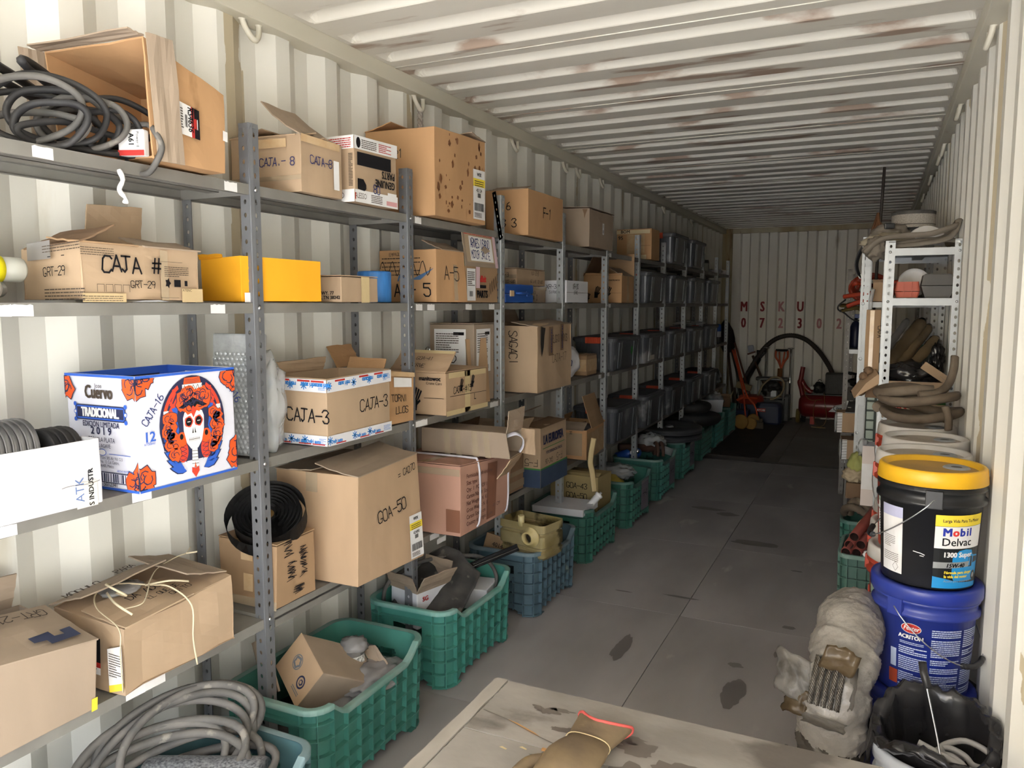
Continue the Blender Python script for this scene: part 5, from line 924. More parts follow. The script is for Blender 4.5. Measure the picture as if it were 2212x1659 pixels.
# contents of the first green crate
c = Carton('tipped tan carton with two round stamps, leaning in the first green crate', -.1, .1, -.15, .15, 0, .15, CB3, tilt=(0, 0)); c.t.location = (.29, 2.06, .215); c.t.rotation_euler = (rad(-32), rad(22), rad(-28)); 
F = c.near; d = c.print(F); GST = mat('grey_blue_stamp', '6b7078', .7)
d.disc(.075, .085, .026, .026, GST, 0, 24); d.disc(.075, .085, .0225, .0225, CB6, 1, 24); d.disc(.075, .085, .02, .02, GST, 2, 24, .1); d.disc(.075, .085, .012, .012, CB6, 3, 12, .2); d.disc(.145, .06, .022, .022, NAVY, 0, 24); d.disc(.145, .06, .016, .016, CB6, 1, 24); d.disc(.145, .06, .011, .011, NAVY, 2, 6, .2); d.disc(.145, .06, .006, .006, CB6, 3, 8); d.lines(.12, .02, .05, .014, 2, GST); d.done('lettering', c.t); d = Dec(F, .001); d.rect(0, 0, F.W, F.H, CB6, 0, 2); d.done('end_panel', c.t)
c.flap('r', 100, .05, 0, 1, ta=.3, tb=.2)
t = thing('cardboard_sheet', 'torn cardboard piece sticking out of the first green crate behind the upright', 'cardboard', (.20, 1.93, .25), rz=rad(-20), ry=rad(-30)); bm = B(); addbox(bm, -.05, .06, -.004, .004, 0, .19, bev=.0015); obj('sheet', bm, CB3, t)
t = thing('filter_cartridge', 'white perforated filter cylinder standing in the first green crate', 'filter', (.335, 2.22, .035), rx=rad(4)); bm = B(); lathe(bm, [(0, 0), (.042, 0), (.044, .006), (.044, .29), (0, .29)], 28); obj('mesh_body', bm, mat('perforated_white', 'd4d4d0', .5, c2='4a4a48', nscale=120, amt=1), t); bm = B(); lathe(bm, [(.046, .28), (.046, .295), (.03, .3), (0, .3)], 24); obj('end_cap', bm, RUBG, t); bm = B(); blob(bm, (0, .01, .3), .05, .045, .03, 4, .4, 4, 3); obj('film', bm, BAGG, t)
for i, (x, y, z, sx, sy, sz, mm, lab) in enumerate(((.43, 2.20, .24, .09, .14, .045, BAGG, 'grey plastic bag slumped over the front edge inside the first green crate'), (.39, 2.02, .15, .1, .16, .07, BAGG, 'grey film-wrapped roll lying low in the first green crate'), (.25, 1.95, .12, .14, .14, .08, BAGB, 'black plastic bag under the tipped carton in the first green crate'))):
    t = thing('plastic_bag', lab, 'bag', (x, y, z)); bm = B(); blob(bm, (0, 0, 0), sx, sy, sz, i + 4, .3, 3, 4); obj('bag_body', bm, mm, t)
# contents of the bright green crate
bm = B(); G = []
for i in range(15):
    u = i / 14; row = []
    for j in range(25):
        v = j / 24; w = .30 * (1 - .35 * u); x = -.17 + .34 * v; y = -.2 + .28 * u + .03 * math.sin(v * 5); z = .0 + .13 * u * (1 + .5 * math.sin(v * 3 + .6)) + (.006 * math.sin(v * 70) if u < .3 else .012 * noise.noise(V((u * 5, v * 6, 1)))); row.append(bm.verts.new((x * (1 - .25 * u) + .06 * u, y, z)))
    G.append(row)
for a, b in zip(G, G[1:]):
    for j in range(24): bm.faces.new([a[j], a[j + 1], b[j + 1], b[j]]).smooth = True
bmesh.ops.solidify(bm, geom=bm.faces[:], thickness=.008); o = obj('rubber_sheet', bm, RUBG); tag(o, 'dusty grey rubber sheet with ribbed edge draped in the bright green crate', 'rubber', loc=(.285, 2.90, .275)); o.rotation_euler = (0, 0, rad(12))
t = thing('wiper_bar', 'black bar with a yellow tag lying across the bright green crate', 'bar', (.42, 3.03, .40), rz=rad(40), ry=rad(-18)); bm = B(); addbox(bm, -.2, .2, -.018, .018, -.008, .008, bev=.003); addbox(bm, -.2, .2, -.004, .004, .008, .02); obj('bar', bm, mat('gloss_black', '131416', .25), t); bm = B(); addbox(bm, -.215, -.16, -.019, .019, -.007, .010, bev=.003); obj('yellow_tag', bm, YELP, t)
c = Carton('open white and brown box marked F-21 in the bright green crate', .17, .34, 2.70, 2.90, .20, .36, CBW, open='t', yaw=-15); c.flap('f', 120, .09, m=CB3); c.flap('n', 110, .08, m=CB3); c.flap('r', 100, .09, m=CB3); write(c, c.front, [('F-21', .04, .04, .04, dict(m=INKB))]); write(c, c.near, [('F-21', .03, .04, .04, dict(m=INKB))]); d = c.print(c.front); d.type('SG', .03, .12, .02, REDP, bold=.04); d.done('lettering', c.t)
bm = B(); tube(bm, spl([(.15, 2.68, .2), (.14, 2.70, .36), (.2, 2.85, .425), (.3, 3.0, .43), (.4, 3.12, .40), (.45, 3.16, .30), (.44, 3.1, .22)], 7), .009, 8); tag(obj('rubber_hose', bm, RUBG), 'dark thin hose arching across the bright green crate', 'hose')
c = Carton('small white card box low in the far end of the bright green crate', .30, .46, 3.0, 3.17, .19, .29, CBW, yaw=10)
# yellowed tank on the blue-grey crate
TNK = mat('yellowed_oily_plastic', 'cdbf92', .35, c2='a8965f', nscale=7, amt=.9, c3='3f3318', n3=5, thr=.62, bump=.08, bscale=20)
t = thing('plastic_tank', 'yellowed oily plastic tank with a round neck, resting on the blue-grey crate', 'tank', (.435, 3.60, .283), rz=rad(-12), rx=rad(0)); bm = B()
loft(bm, [(rrect(.12, .075, .02), 0), (rrect(.14, .095, .03), .02), (rrect(.145, .10, .03), .05), (rrect(.138, .095, .03), .056), (rrect(.138, .095, .03), .066), (rrect(.145, .10, .03), .072), (rrect(.145, .1, .03), .13), (rrect(.136, .093, .03), .136), (rrect(.136, .093, .03), .144), (rrect(.145, .10, .03), .15), (rrect(.143, .098, .025), .19)], True, False)
bmesh.ops.solidify(bm, geom=bm.faces[:], thickness=.004); bmesh.ops.recalc_face_normals(bm, faces=bm.faces); obj('body', bm, TNK, t)
bm = B(); lathe(bm, [(.026, 0), (.052, .0), (.052, .012), (.036, .014), (.034, .04), (.026, .04), (.025, 0)], 28, Matrix.Translation((.07, -.098, .125)) @ RM('X', 90), close=True); obj('neck', bm, TNK, t); bm = B(); lathe(bm, [(0, .0), (.0255, .0)], 24, Matrix.Translation((.07, -.105, .125)) @ RM('X', 90)); obj('neck_hole', bm, mat('dark_brown_void', '221a0c', .6), t)
bm = B(); lathe(bm, [(.012, -.03), (.017, -.03), (.017, .025), (.012, .025)], 16, Matrix.Translation((.0, -.09, .20)), close=True); obj('spout', bm, TNK, t)
c = Carton('brown carton flap printed 4014 033 sticking up in the blue-grey crate', .17, .30, 3.50, 3.62, .20, .37, CB4, tilt=(-12, 10)); d = c.print(c.near); d.type('4014', .05, .11, .022, INKG, bold=.02); d.type('033', .07, .06, .022, INKG, bold=.02); d.done('lettering', c.t)
t = thing('white_block', 'white foam block at the far end of the blue-grey crate', 'foam', (.42, 3.88, .24), rz=rad(12)); bm = B(); addbox(bm, -.06, .06, -.07, .07, 0, .09, bev=.008); obj('block', bm, WHT, t)
# contents of the next crate
c = Carton('yellow-tan box marked GOA-43 GOA-50 C#2 standing in the dark green crate', .12, .46, 4.62, 4.86, .23, .48, CBG, yaw=-3); write(c, c.near, [('GOA-43', .12, .165, .035, dict(m=INK)), ('GOA-50', .12, .10, .035, dict(m=INK)), ('C#2', .08, .04, .038, dict(m=INK)), ('==', .02, .20, .03, dict(m=INKB, w=.012, sp=.9))]); bm = B(); tube(bm, spl([(.13, -.1, .50), (.12, -.128, .36), (.135, -.13, .28), (.15, -.128, .16)], 6), .02, 6, flat=.12); obj('tape', bm, MASK, c.t); c.flap('n', 20, .06, m=CBG)
c = Carton('flat white card box lying on the near end of the dark green crate', .13, .47, 4.29, 4.57, .30, .345, CBW, warp={'nft': (0, 0, .004)}, dent=.005)
t = thing('filter_cartridge', 'white pleated filter leaning at the front of the dark green crate', 'filter', (.46, 4.50, .35), rx=rad(-38), ry=rad(35)); bm = B(); lathe(bm, [(.01, -.07), (.02, -.07)] + [(.0235 if i % 2 else .02, -.066 + i * .006) for i in range(20)] + [(.026, .055), (.026, .062), (.008, .062), (.008, .08), (0, .08)], 20); obj('filter_body', bm, WHT, t)
# fifth and sixth crates
t = thing('film_wrapped_part', 'black round part wrapped in shiny clear film in the crate with the first sign', 'part', (.29, 5.45, .30)); bm = B(); lathe(bm, [(0, .07), (.1, .065), (.13, .04), (.135, 0), (0, 0)], 28); obj('part_body', bm, BLKP, t); bm = B(); blob(bm, (0, 0, .04), .155, .17, .055, 2, .25, 4, 4, -.02); obj('film', bm, FILM, t)
t = thing('plastic_bag', 'mustard yellow paper bag at the near end of the signed dark green crate', 'bag', (.31, 5.24, .27)); bm = B(); blob(bm, (0, 0, .02), .13, .08, .07, 5, .2, 3, 3); obj('bag_body', bm, mat('mustard_paper', '9a8a3c', .7), t)
for i, (x, y, z, mm, rot, lab) in enumerate(((.17, 6.10, .34, BLU, 70, 'blue plastic bottle lying on the crate of pipe fittings, nearer one'), (.26, 6.16, .35, BLU, 20, 'blue bottle with a shiny cap on the crate of pipe fittings, farther one'))):
    t = thing('bottle', lab, 'bottle', (x, y, z), rad(rot), None, rad(70)); bm = B(); lathe(bm, [(0, -.08), (.035, -.08), (.037, -.07), (.037, .04), (.02, .065), (.014, .07), (.014, .09), (0, .09)], 18); obj('body', bm, mm, t); bm = B(); lathe(bm, [(.017, .075), (.017, .10), (0, .10)], 16); obj('cap', bm, CHROME if i else WHT, t)
RST = mat('rusty_brown_iron', '5f4336', .7, c2='40302a', nscale=8, amt=.9, c3='8a6a55', n3=7, thr=.66)
t = thing('pipe_fitting', 'rusty brown pipe with a flange lying on the crate of pipe fittings', 'pipe', (.27, 6.33, .36), rad(35), rx=rad(-12)); bm = B(); tube(bm, [(-.22, 0, .02), (.1, 0, 0)], .032, 14); obj('pipe_body', bm, RST, t); bm = B(); lathe(bm, [(0, -.012), (.06, -.012), (.06, .012), (0, .012)], 24, Matrix.Translation((.1, 0, 0)) @ RM('Y', 90)); obj('flange', bm, RST, t)
t = thing('pipe_clamp', 'pair of rusty half clamps standing on the crate of pipe fittings', 'clamp', (.40, 6.33, .35), rad(30), rx=rad(25)); 
for q in (-.022, .022):
    bm = B(); tube(bm, [(q, .07 * math.cos(a), .07 * math.sin(a)) for a in [PI * i / 12 for i in range(13)]], .014, 8); obj('jaw', bm, RST, t)
t = thing('tin', 'round tin with a red centre at the front of the crate of pipe fittings', 'tin', (.42, 6.48, .30), rx=rad(-15), ry=rad(15)); bm = B(); lathe(bm, [(0, 0), (.055, 0), (.055, .06), (.05, .063), (.047, .055), (0, .055)], 24); obj('body', bm, GALV, t); bm = B(); lathe(bm, [(.03, .056), (0, .057)], 18); obj('centre', bm, REDP, t)
t = thing('plastic_bag', 'clear plastic bag bulging over the crate of pipe fittings', 'bag', (.30, 6.47, .37)); bm = B(); blob(bm, (0, 0, .02), .12, .13, .08, 7, .25, 3, 4); obj('bag_body', bm, FILM, t)
# big black wheels, tyres
def wheel(lab, x, y, z, R_, w, tilt=(0, 0)):
    t = thing('flat_disc_wheel', lab, 'wheel', (x, y, z), 0, None, rad(tilt[0]), rad(tilt[1])); bm = B()
    lathe(bm, [(0.045, .0), (R_ * .55, .0), (R_ * .6, .006), (R_ - .02, .006), (R_, .012), (R_, w * .42), (R_ - .014, w * .5), (R_, w * .58), (R_, w - .012), (R_ - .02, w - .004), (R_ * .62, w - .004), (R_ * .56, w - .012), (R_ * .32, w - .012), (R_ * .28, w - .02), (.045, w - .02)], 48, close=True); obj('disc', bm, mat('dark_rubbery_wheel', '34363a', .5, c2='47484b', nscale=5, amt=.8), t); bm = B(); lathe(bm, [(.02, w - .03), (.044, w - .024), (.03, w - .008), (.012, w - .006), (.012, w - .03)], 20, close=True); obj('hub', bm, ZINC, t); return t
wheel('lower of two big black flat wheels stacked on a green crate', .31, 7.06, .341, .30, .062, (1.5, 0)); wheel('upper of two big black flat wheels with a shiny hub, stacked on a green crate', .31, 7.06, .405, .30, .062, (1.5, 1))
def tyre(lab, x, y, z, R_, r, rim=False):
    bm = B(); tube(bm, [(R_ * math.cos(a), R_ * math.sin(a), 0) for a in [2 * PI * i / 40 for i in range(40)]], r, 12, True, flat=.8); o = obj('tyre', bm, RUB); tag(o, lab, 'tyre', loc=(x, y, z)); return o
tyre('large black tyre lying on the crate beyond the stacked wheels, lower one', .32, 8.0, .405, .24, .06); tyre('smaller black tyre lying on top of the large one beyond the wheels', .27, 8.12, .505, .17, .055)
t = thing('folded_board', 'white folded cardboard sheet on the crate second from the far end', 'cardboard', (.30, 8.78, .42), rad(20), rx=rad(28)); bm = B(); addbox(bm, -.19, .19, -.004, .004, -.07, .1, bev=.001); obj('sheet', bm, CBW, t)
t = thing('plastic_bag', 'clear crumpled plastic bag between the last two green crates', 'bag', (.28, 9.28, .36)); bm = B(); blob(bm, (0, 0, .06), .13, .14, .12, 12, .25, 3, 4); obj('bag_body', bm, FILM, t)
c = Carton('brown carton sitting on the farthest green crate', .24, .44, 9.45, 9.75, .342, .45, CB7, open='t', yaw=8); c.flap('n', 110, .06); c.flap('f', 110, .08, m=MASK)
# ------------------------------------------------------------------ bucket stacks on the right
def bucket(label, x, y, z, body, lidm=None, ear=-90, hang=-1, sc=1, h=.352, bail=True, rz=0):
    t = thing('bucket', label, 'bucket', (x, y, z), rad(rz)); bm = B()
    pr = [(0, .004), (.128, .004), (.132, 0), (.134, .004), (.146, h * .74), (.158, h * .745), (.158, h * .775), (.149, h * .79), (.149, h * .86), (.157, h * .865), (.157, h * .885), (.150, h * .9), (.150, h), (.146, h), (.146, h * .8), (.13, .01), (0, .01)]
    lathe(bm, pr, 48)
    for a in (ear, ear + 180): addbox(bm, .138, .162, -.024, .024, h * .735, h * .895, M=Matrix.Rotation(rad(a), 4, 'Z'), bev=.003)
    o = obj('body', bm, body, t)
    if lidm:
        bm = B(); lathe(bm, [(0, h + .004), (.122, h + .002), (.132, h + .003), (.138, h + .018), (.149, h + .02), (.154, h + .014), (.158, h - .028), (.155, h - .03), (.151, h - .01)], 48); l = obj('lid', bm, lidm, t)
        bm = B(); lathe(bm, [(.012, h + .006), (.03, h + .010), (.036, h + .008), (.04, h + .0035)], 24, Matrix.Translation((.07, .035, 0))); obj('spout_ring', bm, GALV, l); bm = B(); lathe(bm, [(0, h + .0075), (.026, h + .0065)], 20, Matrix.Translation((.07, .035, 0))); obj('spout', bm, BLKP, l)
    if bail:
        er = rad(ear); hd = rad(ear + hang * 90); pts = []; zE = h * .82
        for k in range(0, 29):
            f = PI * k / 28; e = math.cos(f) * .163; q = math.sin(f); pts.append((e * math.cos(er) + q * .172 * math.cos(hd), e * math.sin(er) + q * .172 * math.sin(hd), zE - .165 * q ** .9))
        bm = B(); tube(bm, pts, .0022, 6); w = obj('bail', bm, mat('bail_wire', 'b9bcc0', .3, .9), t); bm = B(); tube(bm, pts[11:18], .009, 10); obj('grip', bm, BLKP, w)
    return t
DUSTB = mat('dusty_blue_plastic', '22359a', .35, c2='3a4688', nscale=5, amt=.7, c3='6d6f8a', n3=4, thr=.72); BLKB = mat('black_bucket_plastic', '1a1b1d', .35, c2='26272a', nscale=4, amt=.7); YLID = mat('yellow_lid_plastic', 'e6b222', .4, c2='c99a2a', nscale=6, amt=.6, c3='8f6d2a', n3=4, thr=.68)
WLID = mat('dusty_white_lid', 'd6d4d2', .45, c2='bfb6aa', nscale=5, amt=.8, c3='a3937f', n3=5, thr=.68); REDB = mat('red_bucket_plastic', 'b4432f', .45, c2='9a3d2e', nscale=6, amt=.7); DUST = mat('dust_layer', '8a8580', .9, c2='a39d95', nscale=12, amt=.8)
YDUST = mat('dirty_yellow_lid_top', 'b08b45', .6, c2='9a7a44', nscale=8, amt=.8, c3='54432a', n3=6, thr=.68); GDUST = mat('dirty_white_lid_top', 'b3a99c', .6, c2='9c9184', nscale=8, amt=.8, c3='6b6055', n3=6, thr=.7)
bx, by = 2.208, 2.765
b1 = bucket('blue bucket at the bottom of the nearest bucket stack, mostly hidden by a bag', bx, by, 0, DUSTB, None, 60, 1, bail=False); bm = B(); lathe(bm, [(0, .35), (.13, .35), (.132, .353), (.16, .353), (.162, .348), (.162, .32), (.158, .318)], 48); obj('lid', bm, DUSTB, b1)
b2 = bucket('blue bucket with white fine print and a red oval emblem, middle of the nearest stack', bx, by, .354, DUSTB, None, -125, 1)
bm = B(); lathe(bm, [(.131, .352), (.1335, .356), (.160, .356), (.163, .35), (.163, .318), (.159, .314)], 48); lathe(bm, [(0, .3485), (.131, .3485), (.131, .352)], 48); obj('lid', bm, DUSTB, b2)
for zz, r0 in ((.278, .1585), (.3135, .1575)):
    bm = B(); lathe(bm, [(.1495, zz + .0105), (r0, zz + .001 if zz > .3 else zz - .004)], 48); 
    bm.free()
F = Cyl(.1335, .1458, .26, rad(-124)); F.H = .26; d = Dec(F, .0012); LBL = mat('pale_blue_print', 'b9c6e2', .6); arc = .1335 * rad(1)
def col(a0, a1, seed, b1=.235):
    rn = random.Random(seed); b = b1
    while b > .035:
        n = rn.randint(3, 9); hh = min(n * .0065, b - .02); d.lines(a0 * arc, b - hh, (a1 - a0) * arc, hh, max(1, int(hh / .0065)), LBL, .5, rn.randint(0, 99), 1, 1); b -= hh + .007
col(40, 76, 1, .235); col(80, 112, 2, .235); col(3, 36, 3, .165)
d.disc(17 * arc, .225, .027, .0165, WHT, 1, 24); d.disc(17 * arc, .225, .0255, .015, REDP, 2, 24); d.type('Fester', 17 * arc, .219, .0145, WHT, al='CENTER', sx=.8, shear=.3, bold=.02, lay=3); d.type('ACRITON', 17 * arc, .19, .0125, WHT, al='CENTER', sx=.85, bold=.04, lay=2); d.lines(4 * arc, .172, 28 * arc, .01, 2, LBL, .4)
for i in range(3): d.rect((-10 + 4 * i) * arc, .03, (-6 + 4 * i) * arc, .075, mat('orange_red_print', 'b0482c', .6), 1)
for i in range(2): d.rect((-8 + 4 * i) * arc, .085, (-4 + 4 * i) * arc, .145, LBL, 1)
d.done('printed_label', b2)
b3 = bucket('black bucket with a bright yellow lid and a motor oil label, top of nearest stack', bx, by, .711, BLKB, YLID, -90, -1)
bm = B(); lathe(bm, [(0, .3565), (.12, .3545), (.131, .3555)], 40); obj('lid_dust', bm, YDUST, [q for q in b3.children if q.name.startswith('lid')][0])
F = Cyl(.1335, .1458, .26, rad(-87)); F.H = .26; d = Dec(F, .0012); N_ = 10; A = .1335 * rad(66); CY = mat('cyan_blue_label', '1f8fd0', .5); DBK = mat('black_label', '101418', .4)
d.rect(0, .008, A, .24, DBK, 0, N_); d.rect(0, .205, A, .24, YELP, 1, N_); d.rect(0, .135, A, .204, WHT, 1, N_)
d.type('Larga Vida Para Tu Motor', A * .5, .218, .0095, INKG, al='CENTER', sx=.82, bold=.02, lay=2); MB_ = mat('royal_blue_print', '1b2f9e', .6); RDL = mat('bright_red_print', 'd8322c', .6)
x = A * .13
for ch, m_, w_ in (('M', MB_, .0275), ('o', RDL, .0205), ('b', MB_, .021), ('i', MB_, .0105), ('l', MB_, .0095)): d.type(ch, x, .175, .0245, m_, sx=.95, bold=.045, lay=2); x += w_
d.type('Delvac', A * .12, .144, .0245, INKB if False else INK, sx=.95, bold=.015, lay=2); d.type('1300 Super', A * .16, .108, .0155, WHT, sx=.9, bold=.04, lay=6)
d.poly([(A * q, b) for q, b in ((.34, .05), (.34, .105), (.46, .128), (.60, .132), (.76, .128), (.80, .112), (.98, .108), (.99, .05), (.9, .03), (.4, .03))], CY, 2); d.poly([(A * q, b) for q, b in ((.69, .075), (.69, .108), (.80, .108), (.80, .075))], DBK, 3); d.poly([(A * q, b) for q, b in ((.70, .078), (.70, .105), (.745, .105), (.745, .078))], CY, 4); d.poly([(A * q, b) for q, b in ((.82, .085), (.83, .106), (.97, .104), (.97, .088))], DBK, 3); d.disc(A * .88, .045, .011, .015, DBK, 4); d.disc(A * .88, .045, .006, .008, GALV, 5)
d.poly([(0, .045), (0, .008), (A, .008), (A, .022), (A * .5, .028), (A * .2, .04)], CY, 4); d.poly([(A * q, b) for q, b in ((0, .071), (.70, .076), (.72, .093), (0, .091))], GALV, 5); d.type('15W-40', A * .22, .0755, .0125, INK, sx=.95, bold=.045, shear=.2, lay=6); d.type('Fórmula para alargar', A * .2, .055, .0085, YELP, sx=.9, bold=.04, lay=7); d.type('la vida del motor', A * .2, .042, .0085, YELP, sx=.9, bold=.04, lay=7); d.type('Aceite para motores a', A * .2, .028, .0075, GALV, sx=.9, lay=7); d.done('printed_label', b3)
F = Cyl(.1335, .1458, .26, rad(-158)); F.H = .26; A = .1335 * rad(34); d = Dec(F, .0012); d.rect(0, .03, A, .245, WHT, 0, 6); d.rect(0, .21, A, .245, mat('pale_lilac_print', 'b6b8d6', .7), 1, 6); d.lines(A * .1, .11, A * .6, .04, 7, INKG, .3); d.lines(A * .1, .065, A * .75, .03, 5, INKG, .3); d.line([(A * .72, .035), (A * .85, .05), (A * .72, .065), (A * .59, .05), (A * .72, .035)], .001, INKG); d.done('back_label', b3)
d = Dec(Cyl(.1335, .1458, .26, rad(-110)), .0006); d.F.H = .26; d.line([(0, .115), (.02, .112), (.03, .108)], .0025, WHT, 1); d.line([(.018, .104), (.028, .103)], .002, WHT, 1); d.done('scratch', b3)
def red_stack(x, y, labs, lids, top_dust=True, offs=((0, 0), (0, 0), (0, 0))):
    for i, (lb_, lm) in enumerate(zip(labs, lids)):
        o = bucket(lb_, x + offs[i][0], y + offs[i][1], i * .353, REDB, lm, 170, 1, h=.335, bail=(i == 2)); l = [q for q in o.children if q.name.startswith('lid')][0]
        F = Cyl(.1335, .1458, .26, rad(-165)); F.H = .26; d = Dec(F, .0012); d.rect(0, .04, .16, .22, WHT, 0, 8); d.rect(0, .17, .16, .22, mat('pale_green_print', 'a9c0b0', .7), 1, 8); d.lines(.01, .06, .13, .08, 8, INKG, .4); d.done('printed_label', o)
        if i == 2: bm = B(); lathe(bm, [(0, .3395), (.12, .3375), (.131, .3385)], 40); obj('lid_dust', bm, GDUST, l)
red_stack(2.20, 3.115, ('red bucket with a white lid at the bottom of the second stack', 'red bucket with a white lid, middle of the second stack', 'red bucket with a dusty white lid and open spout, top of the second stack'), (WLID, WLID, WLID), offs=((-.022, 0), (-.012, 0), (0, 0)))
red_stack(2.222, 3.46, ('red bucket at the bottom of the third stack behind the yellow-lidded one', 'red bucket in the middle of the third stack with its lid peeking out', 'red bucket with a white lid and dark blot, top of the third stack'), (WLID, WLID, WLID), offs=((-.04, 0), (-.03, 0), (0, 0)))
red_stack(2.205, 3.81, ('red bucket at the bottom of the fourth stack, under the coiled hoses', 'red bucket in the middle of the fourth stack, under the coiled hoses', 'red bucket with a white lid directly under the coiled brown hoses'), (WLID, WLID, WLID))
# coiled flat hoses on the fourth stack
for i, (z, R_, t_, sd, lab) in enumerate(((1.09, .155, 1.4, 1, 'thick dusty brown hose coil lying on the white bucket lid, lower coil'), (1.165, .155, 1.6, 4, 'dusty brown hose coil on top of another coil above the white lids'))):
    P = coil((2.215, 3.84, z), R_, .02, t_, .03, .03, 28, sd, .85); bm = B(); tube(bm, P, .022, 10, flat=.8); tag(obj('coiled_hose', bm, HOSE), lab, 'hose')
bm = B(); tube(bm, spl([(2.34, 3.86, 1.36), (2.335, 3.83, 1.30), (2.315, 3.80, 1.24), (2.27, 3.72, 1.21), (2.2, 3.69, 1.20)], 6), .02, 8, flat=.7); tag(obj('hose_end', bm, HOSE), 'short upright end of brown hose standing by the right wall above the coils', 'hose')
bm = B(); tube(bm, spl([(2.30, 3.66, 1.16), (2.312, 3.645, 1.12), (2.315, 3.65, 1.065)], 5), .018, 8, flat=.7); tag(obj('hose_end', bm, HOSE), 'cut brown hose end hanging down over the front of the lower coil', 'hose')
# plastic-wrapped coil of wire rope standing on edge
WR = mat('dusty_plastic_wrap', '98938c', .38, c2='827c75', nscale=7, amt=.9, c3='5e574e', n3=6, thr=.64, bump=.9, bscale=45)
WRD = mat('dark_lower_wrap', '3d3a35', .25, c2='55504a', nscale=6, amt=.9, c3='85807a', n3=9, thr=.66, bump=.6, bscale=25)
t = thing('wire_rope_coil', 'coil of wire rope wrapped in torn dusty plastic, standing against the buckets', 'coil', (1.978, 2.70, .325), rad(-5), rx=0, ry=rad(5)); bm = B(); NU, NV = 240, 72; G = []
for i in range(NU):
    a = 2 * PI * i / NU; row = []
    for j in range(NV):
        b = 2 * PI * j / NV; p = V((math.cos(b), math.sin(b), a * 3)); r = .098 * (1 + .10 * noise.noise(V((a * 5, math.cos(b) * 1.5, math.sin(b) * 1.5))) + .07 * abs(noise.noise(V((a * 16 + b * .8, math.cos(b) * 3, math.sin(b) * 3)))) + .13 * ((a * 13 / (2 * PI) + b / (2 * PI)) % 1 - .5) * (.6 + .8 * noise.noise(V((a * 3, math.cos(b), 7)))) + .05 * noise.noise(V((a * 40 + math.cos(b) * 6, math.sin(b) * 9, 3))))
        R_ = .215 + r * math.cos(b); row.append(bm.verts.new((r * 1.0 * math.sin(b), -R_ * math.cos(a), R_ * math.sin(a))))
    G.append(row)
for i in range(NU):
    for j in range(NV):
        f = bm.faces.new([G[i][j], G[i][(j + 1) % NV], G[(i + 1) % NU][(j + 1) % NV], G[(i + 1) % NU][j]]); f.smooth = True
        if G[i][j].co.z < -.10 + .03 * noise.noise(V((j * .3, i * .2, 0))): f.material_index = 1  # lower part of the wrap takes the darker, glossier material
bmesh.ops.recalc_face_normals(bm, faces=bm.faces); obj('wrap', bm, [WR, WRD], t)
STW = mat('greasy_steel_rope', '6e6860', .4, .6, c2='4a433b', nscale=30, amt=.8)
bm = B()
for k in range(5):
    for s_ in range(5):
        P = []
        for i in range(60):
            a = rad(10 + 26 * i / 59); R_ = .313 + .012 * math.sin(PI * i / 59); q = -.062 + .019 * k; th = i * .35 + s_ * 2 * PI / 5; P.append((q + .0055 * math.cos(th), -(R_ + .0055 * math.sin(th)) * math.cos(a), (R_ + .0055 * math.sin(th)) * math.sin(a)))
        tube(bm, P, .0033, 5)
obj('wire_rope', bm, STW, t)
def rag(P0, du, dv, nu, nv, m, seed, curl=.6, amp=.02, parent=None, name='torn_wrap'):
    bm = B(); P0, du, dv = V(P0), V(du), V(dv); n_ = du.cross(dv).normalized(); G = []
    for i in range(nu + 1):
        row = []
        for j in range(nv + 1):
            u, v = i / nu, j / nv; e = 1 + .25 * noise.noise(V((v * 4, seed, 0))) * u; q = noise.noise(V((u * 2.5, v * 2.5, seed))) + .5 * noise.noise(V((u * 7, v * 7, seed)))
            row.append(bm.verts.new(P0 + du * (math.sin(u * curl * 1.6) / (curl * 1.6)) * e + dv * (v + .1 * noise.noise(V((u * 3, seed, 1)))) + n_ * ((1 - math.cos(u * curl * 1.6)) / (curl * 1.6) * du.length + amp * q)))
        G.append(row)
    for a, b in zip(G, G[1:]):
        for k in range(nv): bm.faces.new([a[k], a[k + 1], b[k + 1], b[k]]).smooth = True
    bmesh.ops.solidify(bm, geom=bm.faces[:], thickness=.0012); return obj(name, bm, m, parent)
BIW = mat('brown_inner_wrap', '75644d', .25, c2='6b5a42', nscale=9, amt=.8, bump=.5, bscale=30)
rag((-.068, -.29, .03), (-.12, -.03, .045), (-.01, .05, .12), 14, 14, WR, 3, .9, .022, t); rag((-.07, -.30, .00), (-.10, -.03, .005), (.0, .03, .07), 12, 10, BIW, 5, 1.1, .02, t)
rag((-.06, -.27, .16), (.02, -.05, .06), (.10, -.01, .0), 10, 12, BIW, 8, .8, .015, t); rag((-.07, -.325, .03), (-.01, -.03, -.05), (.12, .0, .0), 10, 12, WR, 9, 1.2, .012, t); rag((.03, -.30, .06), (.05, -.02, .02), (.0, .05, .11), 8, 10, WR, 12, .7, .012, t)
rag((-.09, -.22, -.30), (-.05, -.02, .02), (.0, .08, .09), 8, 8, BAGG, 15, .7, .015, t)
